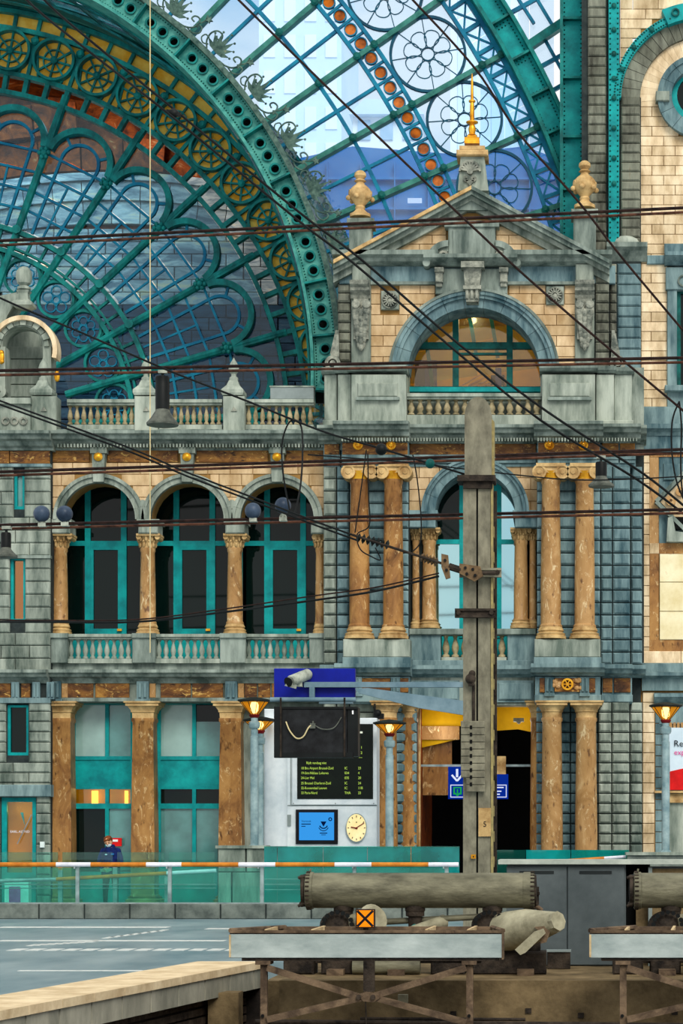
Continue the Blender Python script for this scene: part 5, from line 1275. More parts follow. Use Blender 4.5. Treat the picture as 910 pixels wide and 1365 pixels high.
# ---- hall behind the fan screen; its tones stand in for glass reflections
YB2 = 76.0; KB = YB2/FP
hall = struct('wall_hall', MB().ring(X(28,YB2), Z(637,YB2), .01, 515*YB2/FP, YB2, YB2+.3, -.2, 3.0, 60), 'brown_room')
inside = lambda r, a, c: math.hypot(c[0]+r*math.cos(a)-28, c[1]-r*math.sin(a)-637) < 498
for r in range(19):                                  # stone courses, pale and blue in place of smeared reflections
    for c in range(11):
        x0 = -20+c*46+(23 if r % 2 else 0); y0 = 305+r*17
        if math.hypot(x0+45-28, y0-637) > 500: continue
        build('stone', MB().pb(x0, x0+45, y0, y0+16.2, YB2-.08-random.random()*.05, .12, .02), 'reflection_pale' if (y0 < 400 and x0 < 420-(y0-300)*.6) else 'reflection_blue', hall)
hc = (150, 1150); hx, hz = X(hc[0],YB2), Z(hc[1],YB2)
for (r0, r1, n, m, pr) in ((880, 905, 24, 'reflection_pale', .35), (850, 880, 24, 'reflection_pale', .22), (905, 915, 10, 'reflection_pale', .5)):
    for i in range(n):
        a0 = math.radians(60)+math.radians(60)*i/n; a1 = math.radians(60)+math.radians(60)*(i+.97)/n
        if not (inside(r1, a0, hc) and inside(r1, a1, hc)): continue
        build('arch_stone', MB().ring(hx, hz, r0*KB, r1*KB, YB2-pr, YB2, a0, a1, 3), m, hall)
for i in range(20):                                  # brown coffered vault above the arch
    for j in range(7):
        r0 = 918+j*44; a0 = math.radians(72+i*3.4)
        if not (inside(r0+42, a0, hc) and inside(r0+42, a0+.06, hc)): continue
        build('vault_panel', MB().ring(hx, hz, r0*KB, (r0+42)*KB, YB2-.5-.4*j, YB2-.3-.4*j, a0, a0+math.radians(3.25), 2), 'brown_room', hall)
build('hall_floor', MB().pb(-700, 430, 575, 590, 63.8, 12.2), 'bluestone', hall)
hl_ = bpy.data.lights.new('hall_fill_light', 'AREA'); hl_.energy = 1300; hl_.size = 7; hl_.color = (1,.97,.92)  # area lamp added inside the closed vault to brighten the hall
ho = bpy.data.objects.new('hall_fill_light', hl_); COL.objects.link(ho); ho.location = (-17.5, 70.5, 25.2); ho.rotation_euler = (math.radians(20), math.radians(10), 0)
# ---- buildings beyond the glass, and a block in place of a blue reflection
def tower(label, px0, px1, top, Y, m, win, rows, cols, roof=None, wm='tower_window'):
    o = thing('building', label, 'building', (X((px0+px1)/2,Y), Y+4, 0))
    build('wall', MB().box(X(px0,Y), X(px1,Y), Y, Y+12, 0, Z(top,Y)), m, o)
    w = (px1-px0)/cols
    for r in range(rows):
        for c in range(cols):
            x0 = px0+(c+.22)*w; y0 = top+10+r*win[1]*1.6
            build('window', MB().pb(x0, x0+w*.56, y0, y0+win[1], Y-.1, .3), wm, o)
    if roof: build('roof', MB().pp(roof, Y-.5, 12), 'tower_blue', o)
    return o
tower('white house with louvred windows far behind the glass gable', 470, 560, 150, 110, 'tower_white', (18,26), 3, 3, [(465,152),(485,132),(545,132),(565,152)])
tower('tall pale blue tower block far behind the glass gable', 345, 455, -60, 150, 'tower_blue', (14,30), 6, 4, wm='tower_white')
tower('slim white tower with a blue stripe behind the golden spire', 600, 690, -20, 130, 'tower_white', (14,300), 1, 2, wm='tower_blue')
b_ = thing('building', 'deep blue block standing in for the reflection in the gable glass', 'building', (X(600,90), 92, 0))
build('reflection_block', MB().pp([(380,215),(470,195),(600,205),(700,195),(790,230),(790,1176),(380,1176)], 90, 3), 'deep_blue', b_)  # blue reflection in the gable glass, built as a far block
for i in range(9): build('reflection_rib', MB().pb(390+i*45, 391.5+i*45, 214, 480, 89.7, .3), 'deep_blue', b_)
for i in range(6): build('reflection_rib', MB().pb(380, 790, 236+i*40, 239+i*40, 89.75, .3), 'deep_blue', b_)
build('bright_patch', MB().pb(543, 562, 264, 270, 89.6, .1), 'sign_white', b_)
# ================================================================== CONCOURSE: kerb, glass railings, parapet, board, lamps, person
YK2 = 48.5
kb = struct('trim_6', MB().box(X(-900,YK2), X(668,YK2), YK2+.04, YK2+.45, 0, Z(1206,YK2)), 'joint')
x = -190.0
while x < 660:
    block('kerb_stone', kb, X(x,YK2)+.006, X(x+59.5,YK2)-.006, YK2, .5, 0.0, Z(1205,YK2), .02, 'concrete_grey'); x += 60.5
r_ = thing('glass_railing', 'front glass railing with orange and white striped handrail above the stone kerb', 'railing', (X(300,YK2), YK2+.2, Z(1205,YK2)))
YR2 = YK2+.2
for x in (-140, -18, 103, 226, 349, 472, 595): build('post', MB().pb(x-2.5, x+2.5, 1154, 1205, YR2+.05, .09), 'steel', r_)
for x0, x1 in ((-138,-20),(-15,100),(106,223),(229,346),(352,469),(475,592)): build('glass_panel', MB().pb(x0, x1, 1157, 1203, YR2, .02), 'glass_teal', r_)
hr = lambda a, c, m: build('handrail', MB().rod(P(a,1152.5,YR2), P(c,1152.5,YR2), .052, 12), m, r_, True)
seg = [(-150,-60,'handrail_white'),(-60,75,'handrail_orange'),(75,121,'handrail_white'),(121,195,'handrail_orange'),(195,242,'handrail_white'),(242,318,'handrail_orange'),(318,367,'handrail_white'),(367,446,'handrail_orange'),(446,495,'handrail_white'),(495,571,'handrail_orange'),(571,611,'handrail_white')]
for a, c, m in seg: hr(a, c, m)
for x in (99, 222, 344, 470, 591): build('bracket', MB().pb(x-1, x+1, 1153, 1158, YR2-.03, .1), 'steel', r_)
build('foot_rail', MB().pb(-140, 600, 1203, 1205, YR2-.02, .1), 'steel', r_)
Y5 = 51.6
r2 = thing('glass_railing', 'rear glass railing with sloping handrail in front of the shop windows', 'railing', (X(170,Y5), Y5, 0))
for x, t in ((80,1160),(153,1156),(222,1162)): build('post', MB().pb(x-3, x+3, t, 1219, Y5+.05, .08), 'steel', r2)
build('handrail', MB().rod(P(-20,1175,Y5), P(75,1172,Y5), .045, 10), 'steel', r2, True); build('handrail', MB().rod(P(75,1172,Y5), P(222,1164,Y5), .045, 10), 'handrail_orange', r2, True); build('handrail', MB().rod(P(222,1164,Y5), P(288,1160.5,Y5), .045, 10), 'handrail_white', r2, True)
for y in (1179, 1184): build('wire_rail', MB().rod(P(-20,y,Y5), P(288,y,Y5), .012, 6), 'steel', r2)
for x0, x1 in ((-20,77),(83,150),(156,219),(225,286)): build('glass_panel', MB().pb(x0, x1, 1136, 1216, Y5+.02, .02), 'glass_clear', r2)
Yp = 53.0
sp = struct('trim_7', MB().pb(290, 352, 1130, 1216, Yp+.1, .5), 'joint')
for a, c, t, u in ((290,327,1131,1162),(328,352,1131,1162),(290,308,1163,1214),(309,352,1163,1214)): block('parapet_stone', sp, X(a,Yp)+.01, X(c,Yp)-.01, Yp, .5, Z(u,Yp), Z(t,Yp), .015, 'bluestone')
build('parapet_cap', MB().pb(287, 355, 1127, 1131, Yp-.05, .7), 'stone_pale', sp)
r3 = thing('glass_screen', 'deep teal glass screen below the white departures board', 'railing', (X(480,50.6), 50.6, 0))
for i, (x0, x1) in enumerate(((352,369),(370,430),(431,489),(490,547),(548,612))):
    build('glass_panel', MB().pb(x0, x1, 1129, 1220.6, 50.6, .025), 'glass_teal_deep', r3)
for y in (1172, 1179, 1186): build('wire_rail', MB().rod(P(352,y,50.5), P(612,y,50.5), .012, 6), 'steel', r3)
build('top_edge', MB().pb(352, 612, 1128, 1129.5, 50.58, .06), 'glass_teal', r3)
for i, (a, c, t, u) in enumerate(((385,430,1150,1214),(440,500,1148,1190),(505,560,1152,1214))): build('inner_panel', MB().pb(a, c, t, u, 51.2+.05*i, .03), 'glass_teal_deep', r3)
r4 = thing('glass_screen', 'low teal glass screen in front of the gate columns right of the mast', 'railing', (X(740,55), 55, 0))
for x0, x1 in ((655,700),(701,760),(761,838)): build('glass_panel', MB().pb(x0, x1, 1133, 1213, 55, .025), 'glass_teal_deep' if x0 > 700 else 'glass_teal', r4)
build('handrail', MB().rod(P(745,1148,54.9), P(805,1144,54.9), .04, 8), 'handrail_orange', r4, True); build('handrail', MB().rod(P(805,1144,54.9), P(834,1142,54.9), .04, 8), 'handrail_white', r4, True)
rp = struct('trim_8', MB().pb(836, 980, 1138, 1214, 54.0, .8), 'concrete_grey'); build('parapet_cap', MB().pb(834, 980, 1136, 1140, 53.95, .9), 'stone_pale', rp)
# departures board
Yb = 54.6
d = thing('departures_board', 'white departures board pillar with black timetable, blue screen and round clock', 'board', (X(440,Yb), Yb+.3, 0))
build('housing', MB().pb(352, 502, 957, 1130, Yb, .8, .02).pb(352, 394, 945, 960, Yb, .8, .02), 'board_white', d)
build('plinth', MB().pb(360, 498, 1130, 1213, Yb+.05, .7), 'board_grey', d)
build('curved_column', MB().pl([(16,1128),(16,958)], 368, Yb+.05, 20), 'board_white', d, True)
build('seam', MB().pb(352, 502, 1073, 1074.2, Yb-.01, .03).pb(387, 388, 960, 1073, Yb-.01, .03), 'board_grey', d)
build('board_frame', MB().pb(389, 502, 957, 1073, Yb-.04, .1, .01), 'board_white', d)
scn = build('timetable_screen', MB().pb(396, 497, 965, 1065, Yb-.06, .05), 'screen_black', d)
tt = [(1016.5,'Rijdt vandaag niet','',''),(1023.5,'18 Bru Airport Brussel-Zuid','IC','23'),(1030,'19-Sint-Niklaas Lokeren','034','4'),(1036.5,'24-Lier Mol','035','20'),(1043.5,'25 Brussel Charleroi-Zuid','IC','24'),(1050,'32-Roosendaal Leuven','IC','11B'),(1056.5,'33 Paris-Nord','THA','23')]
for i, (py, s, t, u) in enumerate(tt):
    text('timetable_row', s, .088, P(408 if i == 0 else 401,py+2,Yb-.065), 'led_green', d, sx=.78)
    if t: text('timetable_row', t, .088, P(459,py+2,Yb-.065), 'led_green', d, sx=.85); text('timetable_row', u, .088, P(477,py+2,Yb-.065), 'led_green', d, sx=.85)
for py, s in ((989.5,'1'),(996,'11'),(1003,'12'),(1009,'---')): text('timetable_row', s, .088, P(478,py+2,Yb-.065), 'led_green', d)
build('timetable_mark', MB().pb(477, 483, 975, 977.5, Yb-.07, .02), 'led_white', d)
build('screen_bezel', MB().pb(394, 450, 1079, 1125, Yb-.05, .1, .01), 'ink_black', d)
build('blue_screen', MB().pb(398.5, 445, 1083, 1120, Yb-.06, .03), 'screen_blue', d)
text('screen_lettering', 'Vertrek', .075, P(401.5,1096,Yb-.065), 'screen_navy', d); build('screen_line', MB().pb(401.5, 414, 1098, 1099.2, Yb-.064, .01).pb(401.5, 407, 1101, 1102, Yb-.064, .01), 'screen_navy', d)
em = MB().pr(431, 1101.5, 0.1, 9.5, Yb-.063, .01, n=24); build('emblem_disc', em, 'screen_pale', d)
em = MB().pr(431, 1099, 4.5, 6, Yb-.067, .01, PI*1.1, PI*1.9, 10).pr(431, 1101, 6, 7, Yb-.067, .01, PI*1.1, PI*1.9, 10).pp([(427,1095),(435,1095),(431,1102)], Yb-.067, .01).pr(440,1092,1.3,2.6,Yb-.067,.01,n=14)
build('emblem_mark', em, 'screen_navy', d); build('emblem_caption', MB().pb(426, 436, 1110, 1111.2, Yb-.067, .01).pb(428, 434, 1112.5, 1113.3, Yb-.067, .01), 'screen_navy', d)
build('card_reader', MB().pb(381, 387.5, 1086, 1101, Yb-.03, .05), 'board_grey', d)
for x in (372, 391, 447, 498): build('screw', MB().rev([(.012,0),(.012,.02)], P(x,1071,Yb-.04), (0,-1,0), 6), 'ink_black', d)
# clock: oval in the board, disc seen as in the photo
kx = Yb/FP
def oval(rx, ry, y0, y1, cx=475, cy=1103.5, n=36):
    q = MB(); pts = [(X(cx,Yb)+rx*kx*math.cos(2*PI*i/n), Z(cy,Yb)+ry*kx*math.sin(2*PI*i/n)) for i in range(n)]; return q.poly(pts, y0, y1)
build('clock_rim', oval(14, 19.5, Yb-.06, Yb), 'steel', d); build('clock_face', oval(13, 18.3, Yb-.075, Yb-.02), 'clock_face', d)
q = MB()
for i in range(12):
    a = i*PI/6; q.pbar((475+11.8*math.sin(a), 1103.5-16.6*math.cos(a)), (475+10*math.sin(a), 1103.5-14*math.cos(a)), .9, Yb-.08, .01)
q.sph(P(475,1096,Yb-.08), .015, 6, 4); build('clock_marks', q, 'ink_black', d, kind='stuff')
build('clock_hands', MB().pbar((475,1104),(467.5,1102.5),1.5,Yb-.085,.01).pbar((473,1104.5),(485,1097),1.1,Yb-.09,.01).pr(475,1104,.05,1.5,Yb-.092,.02,n=10), 'dark_red', d)
pu = thing('loudspeaker', 'dark speaker box standing on top of the departures board', 'speaker', P(506,957,54.9)); build('speaker_body', MB().sph(P(503,951,54.9), .1, 10, 8).pb(498,511,951,958,54.85,.2), 'black_rubber', pu, True)
build('speaker_stem', MB().pb(498, 500.5, 938, 950, 54.9, .05), 'black_rubber', pu)
# street lamps
def street_lamp(label, cx, top, bot, foot, Y):
    k = Y/FP; o = thing('street_lamp', label, 'lamp', P(cx, foot, Y))
    h = (bot-top)
    build('cap', MB().pl([(19,top+5),(22.5,top+3.5),(22,top+2),(9,top-1),(1,top-2)], cx, Y, 22), 'iron_dark', o, True)
    build('shade', MB().pl([(5,bot-3),(19,top+4.5)], cx, Y, 10), 'shade_amber', o)
    build('bulb', MB().pl([(2,bot-5),(5,bot-9),(5.5,top+9),(4,top+5)], cx, Y, 12), 'lamp_glow', o, True)
    build('collar', MB().pl([(2,bot+3),(6,bot),(7.5,bot-3),(5.5,bot-4)], cx, Y, 14), 'dark_red', o, True)
    q = MB()
    for i in range(10): a = 2*PI*i/10; q.tube([Vector((X(cx,Y)+5*k*math.cos(a), Y+5*k*math.sin(a), Z(bot-3,Y))), Vector((X(cx,Y)+19.3*k*math.cos(a), Y+19.3*k*math.sin(a), Z(top+4.5,Y)))], .6*k, 4)
    build('rib', q, 'iron_dark', o, kind='stuff')
    build('pole', MB().pl([(5.5,foot-3),(5.5,bot+26),(4.6,bot+25),(4.6,bot+1)], cx, Y, 14), 'pole_grey', o, True)
    build('pole_collar', MB().pl([(6.5,bot+15),(7.5,bot+12),(7.5,bot+7),(5,bot+5)], cx, Y, 14), 'pole_grey', o, True)
    build('foot', MB().pl([(9.5,foot),(9.5,foot-3),(6.5,foot-4)], cx, Y, 4, PI/4), 'pole_grey', o)
    return o
street_lamp('glowing amber street lamp on a pole left of the black monitor', 339, 931, 956, 1130, 53.25)
street_lamp('second amber street lamp half hidden behind the black monitor', 346, 957, 977, 1213, 53.95)
street_lamp('glowing amber street lamp between the departures board and the gate', 519, 961, 981, 1213, 54.0)
street_lamp('glowing amber street lamp at the right edge before the red poster', 887, 938, 963, 1137, 54.4)
# ---- person looking down at papers
def person():
    Y = 53.4; k = Y/FP; cx = 147.5; x0 = X(cx,Y)
    o = thing('person', 'person in navy jacket and white face mask looking down at papers before the shop windows', 'person', (x0, Y, 0))
    H0 = Z(1112,Y)
    def V(x, y, z): return Vector((x0+x, Y+y, z))
    def loft(rings, nm, m, seg=14, sub=False):       # rings: (cx, cy, z, rx, ry)
        q = MB(); n = len(rings)
        for (a, b_, z, rx, ry) in rings:
            for i in range(seg): t = 2*PI*i/seg; q.v.append((x0+a+rx*math.cos(t), Y+b_+ry*math.sin(t), z))
        for j in range(n-1):
            for i in range(seg): i2 = (i+1) % seg; q.f.append((j*seg+i, j*seg+i2, (j+1)*seg+i2, (j+1)*seg+i))
        q.f.append(tuple(range(seg-1, -1, -1))); q.f.append(tuple((n-1)*seg+i for i in range(seg)))
        return build(nm, q, m, o, True)
    # body: one continuous skinned figure
    J = {}
    sk = [('pelvis',(0,0,.95),.17),('waist',(0,0,1.10),.155),('chest',(0,-.01,1.32),.185),('neck0',(0,-.03,1.50),.09),('neck1',(-.01,-.07,1.57),.06),
          ('shl',(-.19,-.01,1.44),.085),('ell',(-.27,-.06,1.15),.062),('wrl',(-.12,-.29,1.00),.042),
          ('shr',(.19,-.01,1.44),.085),('elr',(.27,-.06,1.15),.062),('wrr',(.02,-.30,1.03),.042),
          ('hpl',(-.10,0,.90),.105),('knl',(-.12,-.03,.50),.07),('anl',(-.13,.02,.10),.05),('tol',(-.14,-.14,.05),.045),
          ('hpr',(.10,0,.90),.105),('knr',(.12,-.02,.50),.07),('anr',(.13,.03,.10),.05),('tor',(.15,-.13,.05),.045)]
    ed = [('pelvis','waist'),('waist','chest'),('chest','neck0'),('neck0','neck1'),('chest','shl'),('shl','ell'),('ell','wrl'),('chest','shr'),('shr','elr'),('elr','wrr'),('pelvis','hpl'),('hpl','knl'),('knl','anl'),('anl','tol'),('pelvis','hpr'),('hpr','knr'),('knr','anr'),('anr','tor')]
    ix = {n: i for i, (n, p, r) in enumerate(sk)}
    def skinned(nm, sk, ed, m, lv=2, par=o):
        ix = {n: i for i, (n, p, r) in enumerate(sk)}
        me = bpy.data.meshes.new(nm); me.from_pydata([p for n, p, r in sk], [(ix[a], ix[b]) for a, b in ed], [])
        ob = bpy.data.objects.new(nm, me); COL.objects.link(ob)
        md = ob.modifiers.new('skin', 'SKIN'); md.use_smooth_shade = True
        sv = me.skin_vertices[0].data
        for i, (n, p, r) in enumerate(sk): sv[i].radius = (r, r); sv[i].use_root = (i == 0)
        sb = ob.modifiers.new('sub', 'SUBSURF'); sb.levels = lv; sb.render_levels = lv
        dg = bpy.context.evaluated_depsgraph_get(); m2 = bpy.data.meshes.new_from_object(ob.evaluated_get(dg)); bpy.data.objects.remove(ob)
        m2.name = nm; m2.materials.clear(); m2.materials.append(MATS[m]); m2.polygons.foreach_set('use_smooth', [True]*len(m2.polygons))
        ob = bpy.data.objects.new(nm, m2); COL.objects.link(ob); ob.parent = par; OFF[ob.name] = OFF[o.name]; return ob
    body = skinned('body', sk, ed, 'navy')
    m2 = body.data; m2.materials.append(MATS['trousers']); m2.materials.append(MATS['skin'])
    for p in m2.polygons:
        c = p.center
        if c.z < .82: p.material_index = 1
        elif c.z > 1.535 and abs(c.x) < .1: p.material_index = 2
    loft([(0,0,.80,.215,.16),(0,0,.86,.225,.17),(0,0,1.0,.225,.165),(0,-.005,1.2,.235,.165),(0,-.01,1.38,.245,.155),(0,-.015,1.47,.19,.13),(-.005,-.03,1.53,.11,.10)], 'jacket', 'navy', 18)
    loft([(0,0,1.49,.13,.12),(-.005,-.02,1.56,.115,.11),(-.01,-.03,1.60,.105,.105)], 'collar', 'navy', 16)
    build('jacket_patch', MB().box(x0-.10, x0-.05, Y-.18, Y-.15, 1.35, 1.375), 'tower_blue', o); build('jacket_patch', MB().box(x0+.04, x0+.11, Y-.18, Y-.15, 1.35, 1.39), 'deep_blue', o)
    # head tilted down
    hc = V(-.035, -.10, 1.665)
    hd = MB().sph((0,0,0), .105, 18, 14, (.86,1.0,1.15))
    hd.sph((0,-.105,-.015), .022, 8, 6, (.8,1,1.4)); hd.sph((-.09,.01,-.01), .024, 8, 6, (.5,.9,1.3)); hd.sph((.09,.01,-.01), .024, 8, 6, (.5,.9,1.3))
    R = Matrix.Rotation(math.radians(28), 4, 'X') @ Matrix.Rotation(math.radians(-10), 4, 'Y')
    tr = lambda q: [tuple(hc+(R @ Vector(v))) for v in q.v]
    hd.v = tr(hd); head = build('head', hd, 'skin', o, True)
    ey = MB().sph((-.035,-.092,.02), .014, 8, 6).sph((.035,-.092,.02), .014, 8, 6); ey.v = tr(ey); build('eyes', ey, 'ink_black', head, True)
    mk = MB().sph((0,-.045,-.055), .078, 14, 10, (.9,.95,.75)); mk.v = tr(mk); build('face_mask', mk, 'mask_white', o, True)
    hrm = MB().sph((0,.03,.022), .112, 16, 12, (.92,.98,1.02))
    for i in range(26):
        a = 2*PI*random.random(); hrm.sph((.07*math.cos(a), .03+.07*math.sin(a), .065+.025*random.random()), .028, 6, 5)
    for i in range(6): hrm.sph((-.06+.024*i, -.068, .072+.008*(i%2)), .026, 6, 5)
    hrm.v = tr(hrm); build('hair', hrm, 'hair', o, True)
    # hands: palm, four fingers and a thumb closing on the papers
    for s, w in ((-1,(-.12,-.29,1.00)),(1,(.02,-.30,1.03))):
        W0 = Vector(w); dx = .05 if s < 0 else -.05
        pts = [('w',tuple(W0),.026),('p',tuple(W0+Vector((dx*.6,-.05,-.01))),.032),('k',tuple(W0+Vector((dx,-.085,-.015))),.028)]
        e = [('w','p'),('p','k')]
        for f in range(4):
            b0 = W0+Vector((dx*(1.0), -.09-.004*f, .018-.016*f)); L = (.038,.044,.041,.032)[f]
            q1 = b0+Vector((dx*.55, -L*.7, -.004)); q2 = q1+Vector((dx*.75, -L*.1, -.012))
            pts += [('a%d'%f,tuple(b0),.010),('b%d'%f,tuple(q1),.009),('c%d'%f,tuple(q2),.008)]; e += [('k','a%d'%f),('a%d'%f,'b%d'%f),('b%d'%f,'c%d'%f)]
        t0 = W0+Vector((dx*.4,-.04,.03)); pts += [('t0',tuple(t0),.012),('t1',tuple(t0+Vector((dx*.6,-.035,.02))),.010),('t2',tuple(t0+Vector((dx*1.1,-.05,.012))),.009)]; e += [('p','t0'),('t0','t1'),('t1','t2')]
        skinned('hand', pts, e, 'skin', 1)
    for s in (-1, 1):
        c = V(.135*s, -.08, .045); build('shoe', MB().sph(c, .06, 12, 8, (.75,2.3,.75)), 'black_rubber', o, True)
    pa = thing('papers', 'cream papers held in the hands of the standing person', 'paper', tuple(V(-.05,-.40,1.0)))
    b = MB(); 
    for i, (a, t) in enumerate(((-.16,.01),(-.03,-.01))):
        b = MB(); b.add([V(a,-.38,.95+t), V(a+.14,-.38,.98-t), V(a+.14,-.44,1.04-t), V(a,-.44,1.01+t), V(a,-.384,.945+t), V(a+.14,-.384,.975-t), V(a+.14,-.444,1.035-t), V(a,-.444,1.005+t)], [(0,1,2,3),(7,6,5,4),(0,4,5,1),(1,5,6,2),(2,6,7,3),(3,7,4,0)]); build('sheet', b, 'paper', pa)
person()
# ================================================================== MAST with sign, bracket arm, camera and monitor
YM = 38.0; km = YM/FP
m = thing('catenary_mast', 'grey steel catenary mast with rounded head in front of the porch', 'mast', (X(638,YM), YM+.2, 0))
hd = [(619,637)]+[(619,560)]
pts = [(619,638),(619,556)]+[(637-18*math.cos(t)**1.0, 556-27*math.sin(t)**.9) for t in [i*PI/2/8 for i in range(1, 9)]]+[(637+18*math.sin(t), 529+27*(1-math.cos(t)**.9)) for t in [i*PI/2/8 for i in range(1, 9)]]+[(655,638)]
build('head_plate', MB().pp(pts, YM-.05, .42), 'mast_grey', m)
build('head_edge', MB().pp([(655,558),(658.5,562),(658.5,638),(655,638)], YM+.0, .32), 'mast_lit_edge', m)
zb = lambda: 0
build('channel', MB().box(X(617,YM), X(634.5,YM), YM, YM+.12, 0, Z(650,YM)), 'mast_grey', m)
build('channel', MB().box(X(637,YM), X(653.5,YM), YM, YM+.12, 0, Z(650,YM)), 'mast_grey', m)
build('flange', MB().box(X(654,YM), X(657,YM), YM-.02, YM+.2, 0, Z(645,YM)), 'mast_lit_edge', m)
build('web', MB().box(X(618,YM), X(657,YM), YM+.13, YM+.16, 0, Z(650,YM)), 'iron_dark', m)
build('back_channel', MB().box(X(620,YM), X(661,YM), YM+.36, YM+.48, 0, Z(650,YM)), 'rust_dark', m)
for y in range(700, 1240, 34): build('lacing_bar', MB().box(X(655,YM), X(658,YM), YM+.16, YM+.38, Z(y+14,YM), Z(y,YM)), 'mast_lit_edge', m)
build('head_band', MB().pb(609, 660, 633, 641, YM-.12, .5).pb(617, 656, 641, 651, YM-.06, .4), 'rust_dark', m)
for y, a, c in ((757,612,668),(811,606,660)):
    build('clamp', MB().pb(a, c, y, y+3, YM-.12, .1).pb(a, c, y+9, y+12, YM-.12, .1).pb(a, c, y+3, y+9, YM-.08, .05), 'mast_grey' if y < 800 else 'rust_dark', m)
    for x in (a+5, c-5): build('clamp_bolt', MB().rev([(.04,0),(.04,.06)], P(x,y+6,YM-.1), (0,-1,0), 6), 'rust_dark', m)
build('valve', MB().sph(P(627,905,YM-.1), .09, 10, 8).sph(P(629,898,YM-.1), .06, 8, 6).pb(624,632,908,914,YM-.14,.1), 'rust_dark', m, True)
build('conduit', MB().rod(P(631,912,YM-.04), P(631,962,YM-.04), .025), 'rust_dark', m)
for i in range(10): build('slotted_plate', MB().pb(614 if i < 8 else 621, 646, 961+i*9.5, 970+i*9.5, YM-.12, .06, .01), 'mast_grey', m)
for i in range(9): build('slot', MB().pb(626, 629, 967+i*9.5, 972+i*9.5, YM-.13, .03), 'black_void', m)
build('number_plate', MB().pb(637.5, 654, 1077, 1115, YM-.04, .03), 'sandstone', m); text('plate_number', '5', .13, P(643.5,1102,YM-.045), 'ink_black', m)
build('yellow_marker', MB().pb(627.5, 634, 1139, 1144.5, YM-.06, .03), 'gold', m); build('marker_dot', MB().pb(630, 631.5, 1141, 1143, YM-.065, .03), 'ink_black', m)
YS = 37.9
arm = thing('bracket_arm', 'long grey bracket arm with sloping fin running left from the mast', 'bracket', P(545,912,YS))
build('beam', MB().pb(405, 617, 909, 916, YS+.12, .12), 'arm_grey', arm); build('sloping_fin', MB().pp([(473,918),(490,917),(617,934),(617,953),(560,944),(478,924)], YS+.1, .1), 'arm_grey', arm)
build('lower_pipe', MB().rod(P(360,932.5,YS+.05), P(474,932.5,YS+.05), .04, 10), 'arm_grey', arm, True)
build('hanger', MB().pb(412, 419, 916, 931, YS+.1, .1), 'arm_grey', arm); build('hanger', MB().pb(425, 470, 931, 938, YS+.2, .1), 'arm_grey', arm)
bs = thing('blue_sign', 'plain dark blue sign box behind the security camera', 'sign', P(419,932,YS+.3)); build('sign_box', MB().pb(365, 473, 891, 931, YS+.26, .15, .01), 'blue_sign', bs)
sc = thing('security_camera', 'grey security camera on the bracket arm in front of the blue sign', 'camera', P(398,915,YS))
a, c = P(387,908,YS-.15), P(412,898,YS+.25); q = MB().rev([(.085,0),(.095,.02),(.095,(c-a).length-.04),(.07,(c-a).length)], a, c-a, 14); build('camera_body', q, 'camera_grey', sc, True)
build('lens_hood', MB().rev([(.07,0),(.085,.03)], a+Vector((-.02,-.02,-.01)), a-c, 14), 'black_rubber', sc, True); build('front_plate', MB().pp([(379,914),(394,918),(396,913),(383,909)], YS-.16, .06), 'camera_grey', sc); build('mount', MB().pb(396, 402, 905, 915, YS, .2), 'camera_grey', sc)
mo = thing('monitor', 'black platform monitor seen from behind, hung under the blue sign', 'monitor', P(420,940,YS))
build('monitor_case', MB().pb(367, 462, 944, 1007, YS, .14, .02), 'monitor_black', mo); build('case_frame', MB().pb(365, 376, 942, 1010, YS-.02, .16).pb(365, 470, 1003, 1010, YS-.02, .16).pb(365, 476, 942, 945, YS-.02, .3).pb(463, 477, 943, 1008, YS+.02, .35), 'black_rubber', mo)
for x in (374, 459): build('hanger_rod', MB().rod(P(x,930,YS-.04), P(x,1009,YS-.04), .018, 6), 'rust_dark', mo)
build('cable', MB().tube(spline([P(381,962,YS-.03), P(386,974,YS-.05), P(395,984,YS-.05), P(404,982,YS-.05), P(411,970,YS-.05), P(417,965,YS-.03)], 5), .012, 6), 'cord', mo, True)
build('cable', MB().tube(spline([P(418,966,YS-.03), P(430,972,YS-.05), P(445,970,YS-.05), P(455,956,YS-.03)], 5), .009, 6), 'bell_grey', mo, True)
build('cable_gland', MB().pb(413, 420, 964, 971, YS-.05, .06).pb(416, 418, 961, 966, YS-.06, .04), 'bell_grey', mo)
build('white_tag', MB().pb(469, 471, 947, 952, YS-.0, .03), 'ink_white', mo)
# ================================================================== CABINETS
YC = 30.3
c0 = thing('equipment_cabinet', 'row of grey steel equipment cabinets behind the hydraulic buffers', 'cabinet', (X(740,YC), YC+.4, 0))
build('carcass', MB().box(X(676,YC), X(834,YC), YC+.03, YC+.9, .0, Z(1152,YC)), 'cabinet', c0); build('worktop', MB().box(X(664,YC), X(990,YC), YC-.1, YC+1.0, Z(1152,YC), Z(1146,YC)), 'cabinet_top', c0)
for x0, x1, s0, s1 in ((675,755,692,738),(756.5,832,772,815)):
    dr = build('door', MB().box(X(x0,YC), X(x1,YC), YC-.01, YC+.03, .02, Z(1155,YC), .006), 'cabinet', c0); build('vent_slot', MB().pb(s0, s1, 1161, 1165, YC-.015, .02), 'cabinet_slot', dr)
build('carcass', MB().box(X(832,YC), X(868,YC), YC+.5, YC+.6, 0, Z(1152,YC)).box(X(866,YC), X(990,YC), YC+.1, YC+.9, 0, Z(1156,YC)), 'cabinet', c0)
build('beige_panel', MB().box(X(869,YC), X(990,YC), YC+.05, YC+.1, .02, Z(1158,YC)), 'concrete', c0)
build('edge_post', MB().box(X(864,YC), X(869,YC), YC+.0, YC+.2, 0, Z(1156,YC)), 'board_grey', c0); build('dark_recess', MB().box(X(834,YC), X(865,YC), YC+.4, YC+.5, 0, Z(1153,YC)), 'black_void', c0)
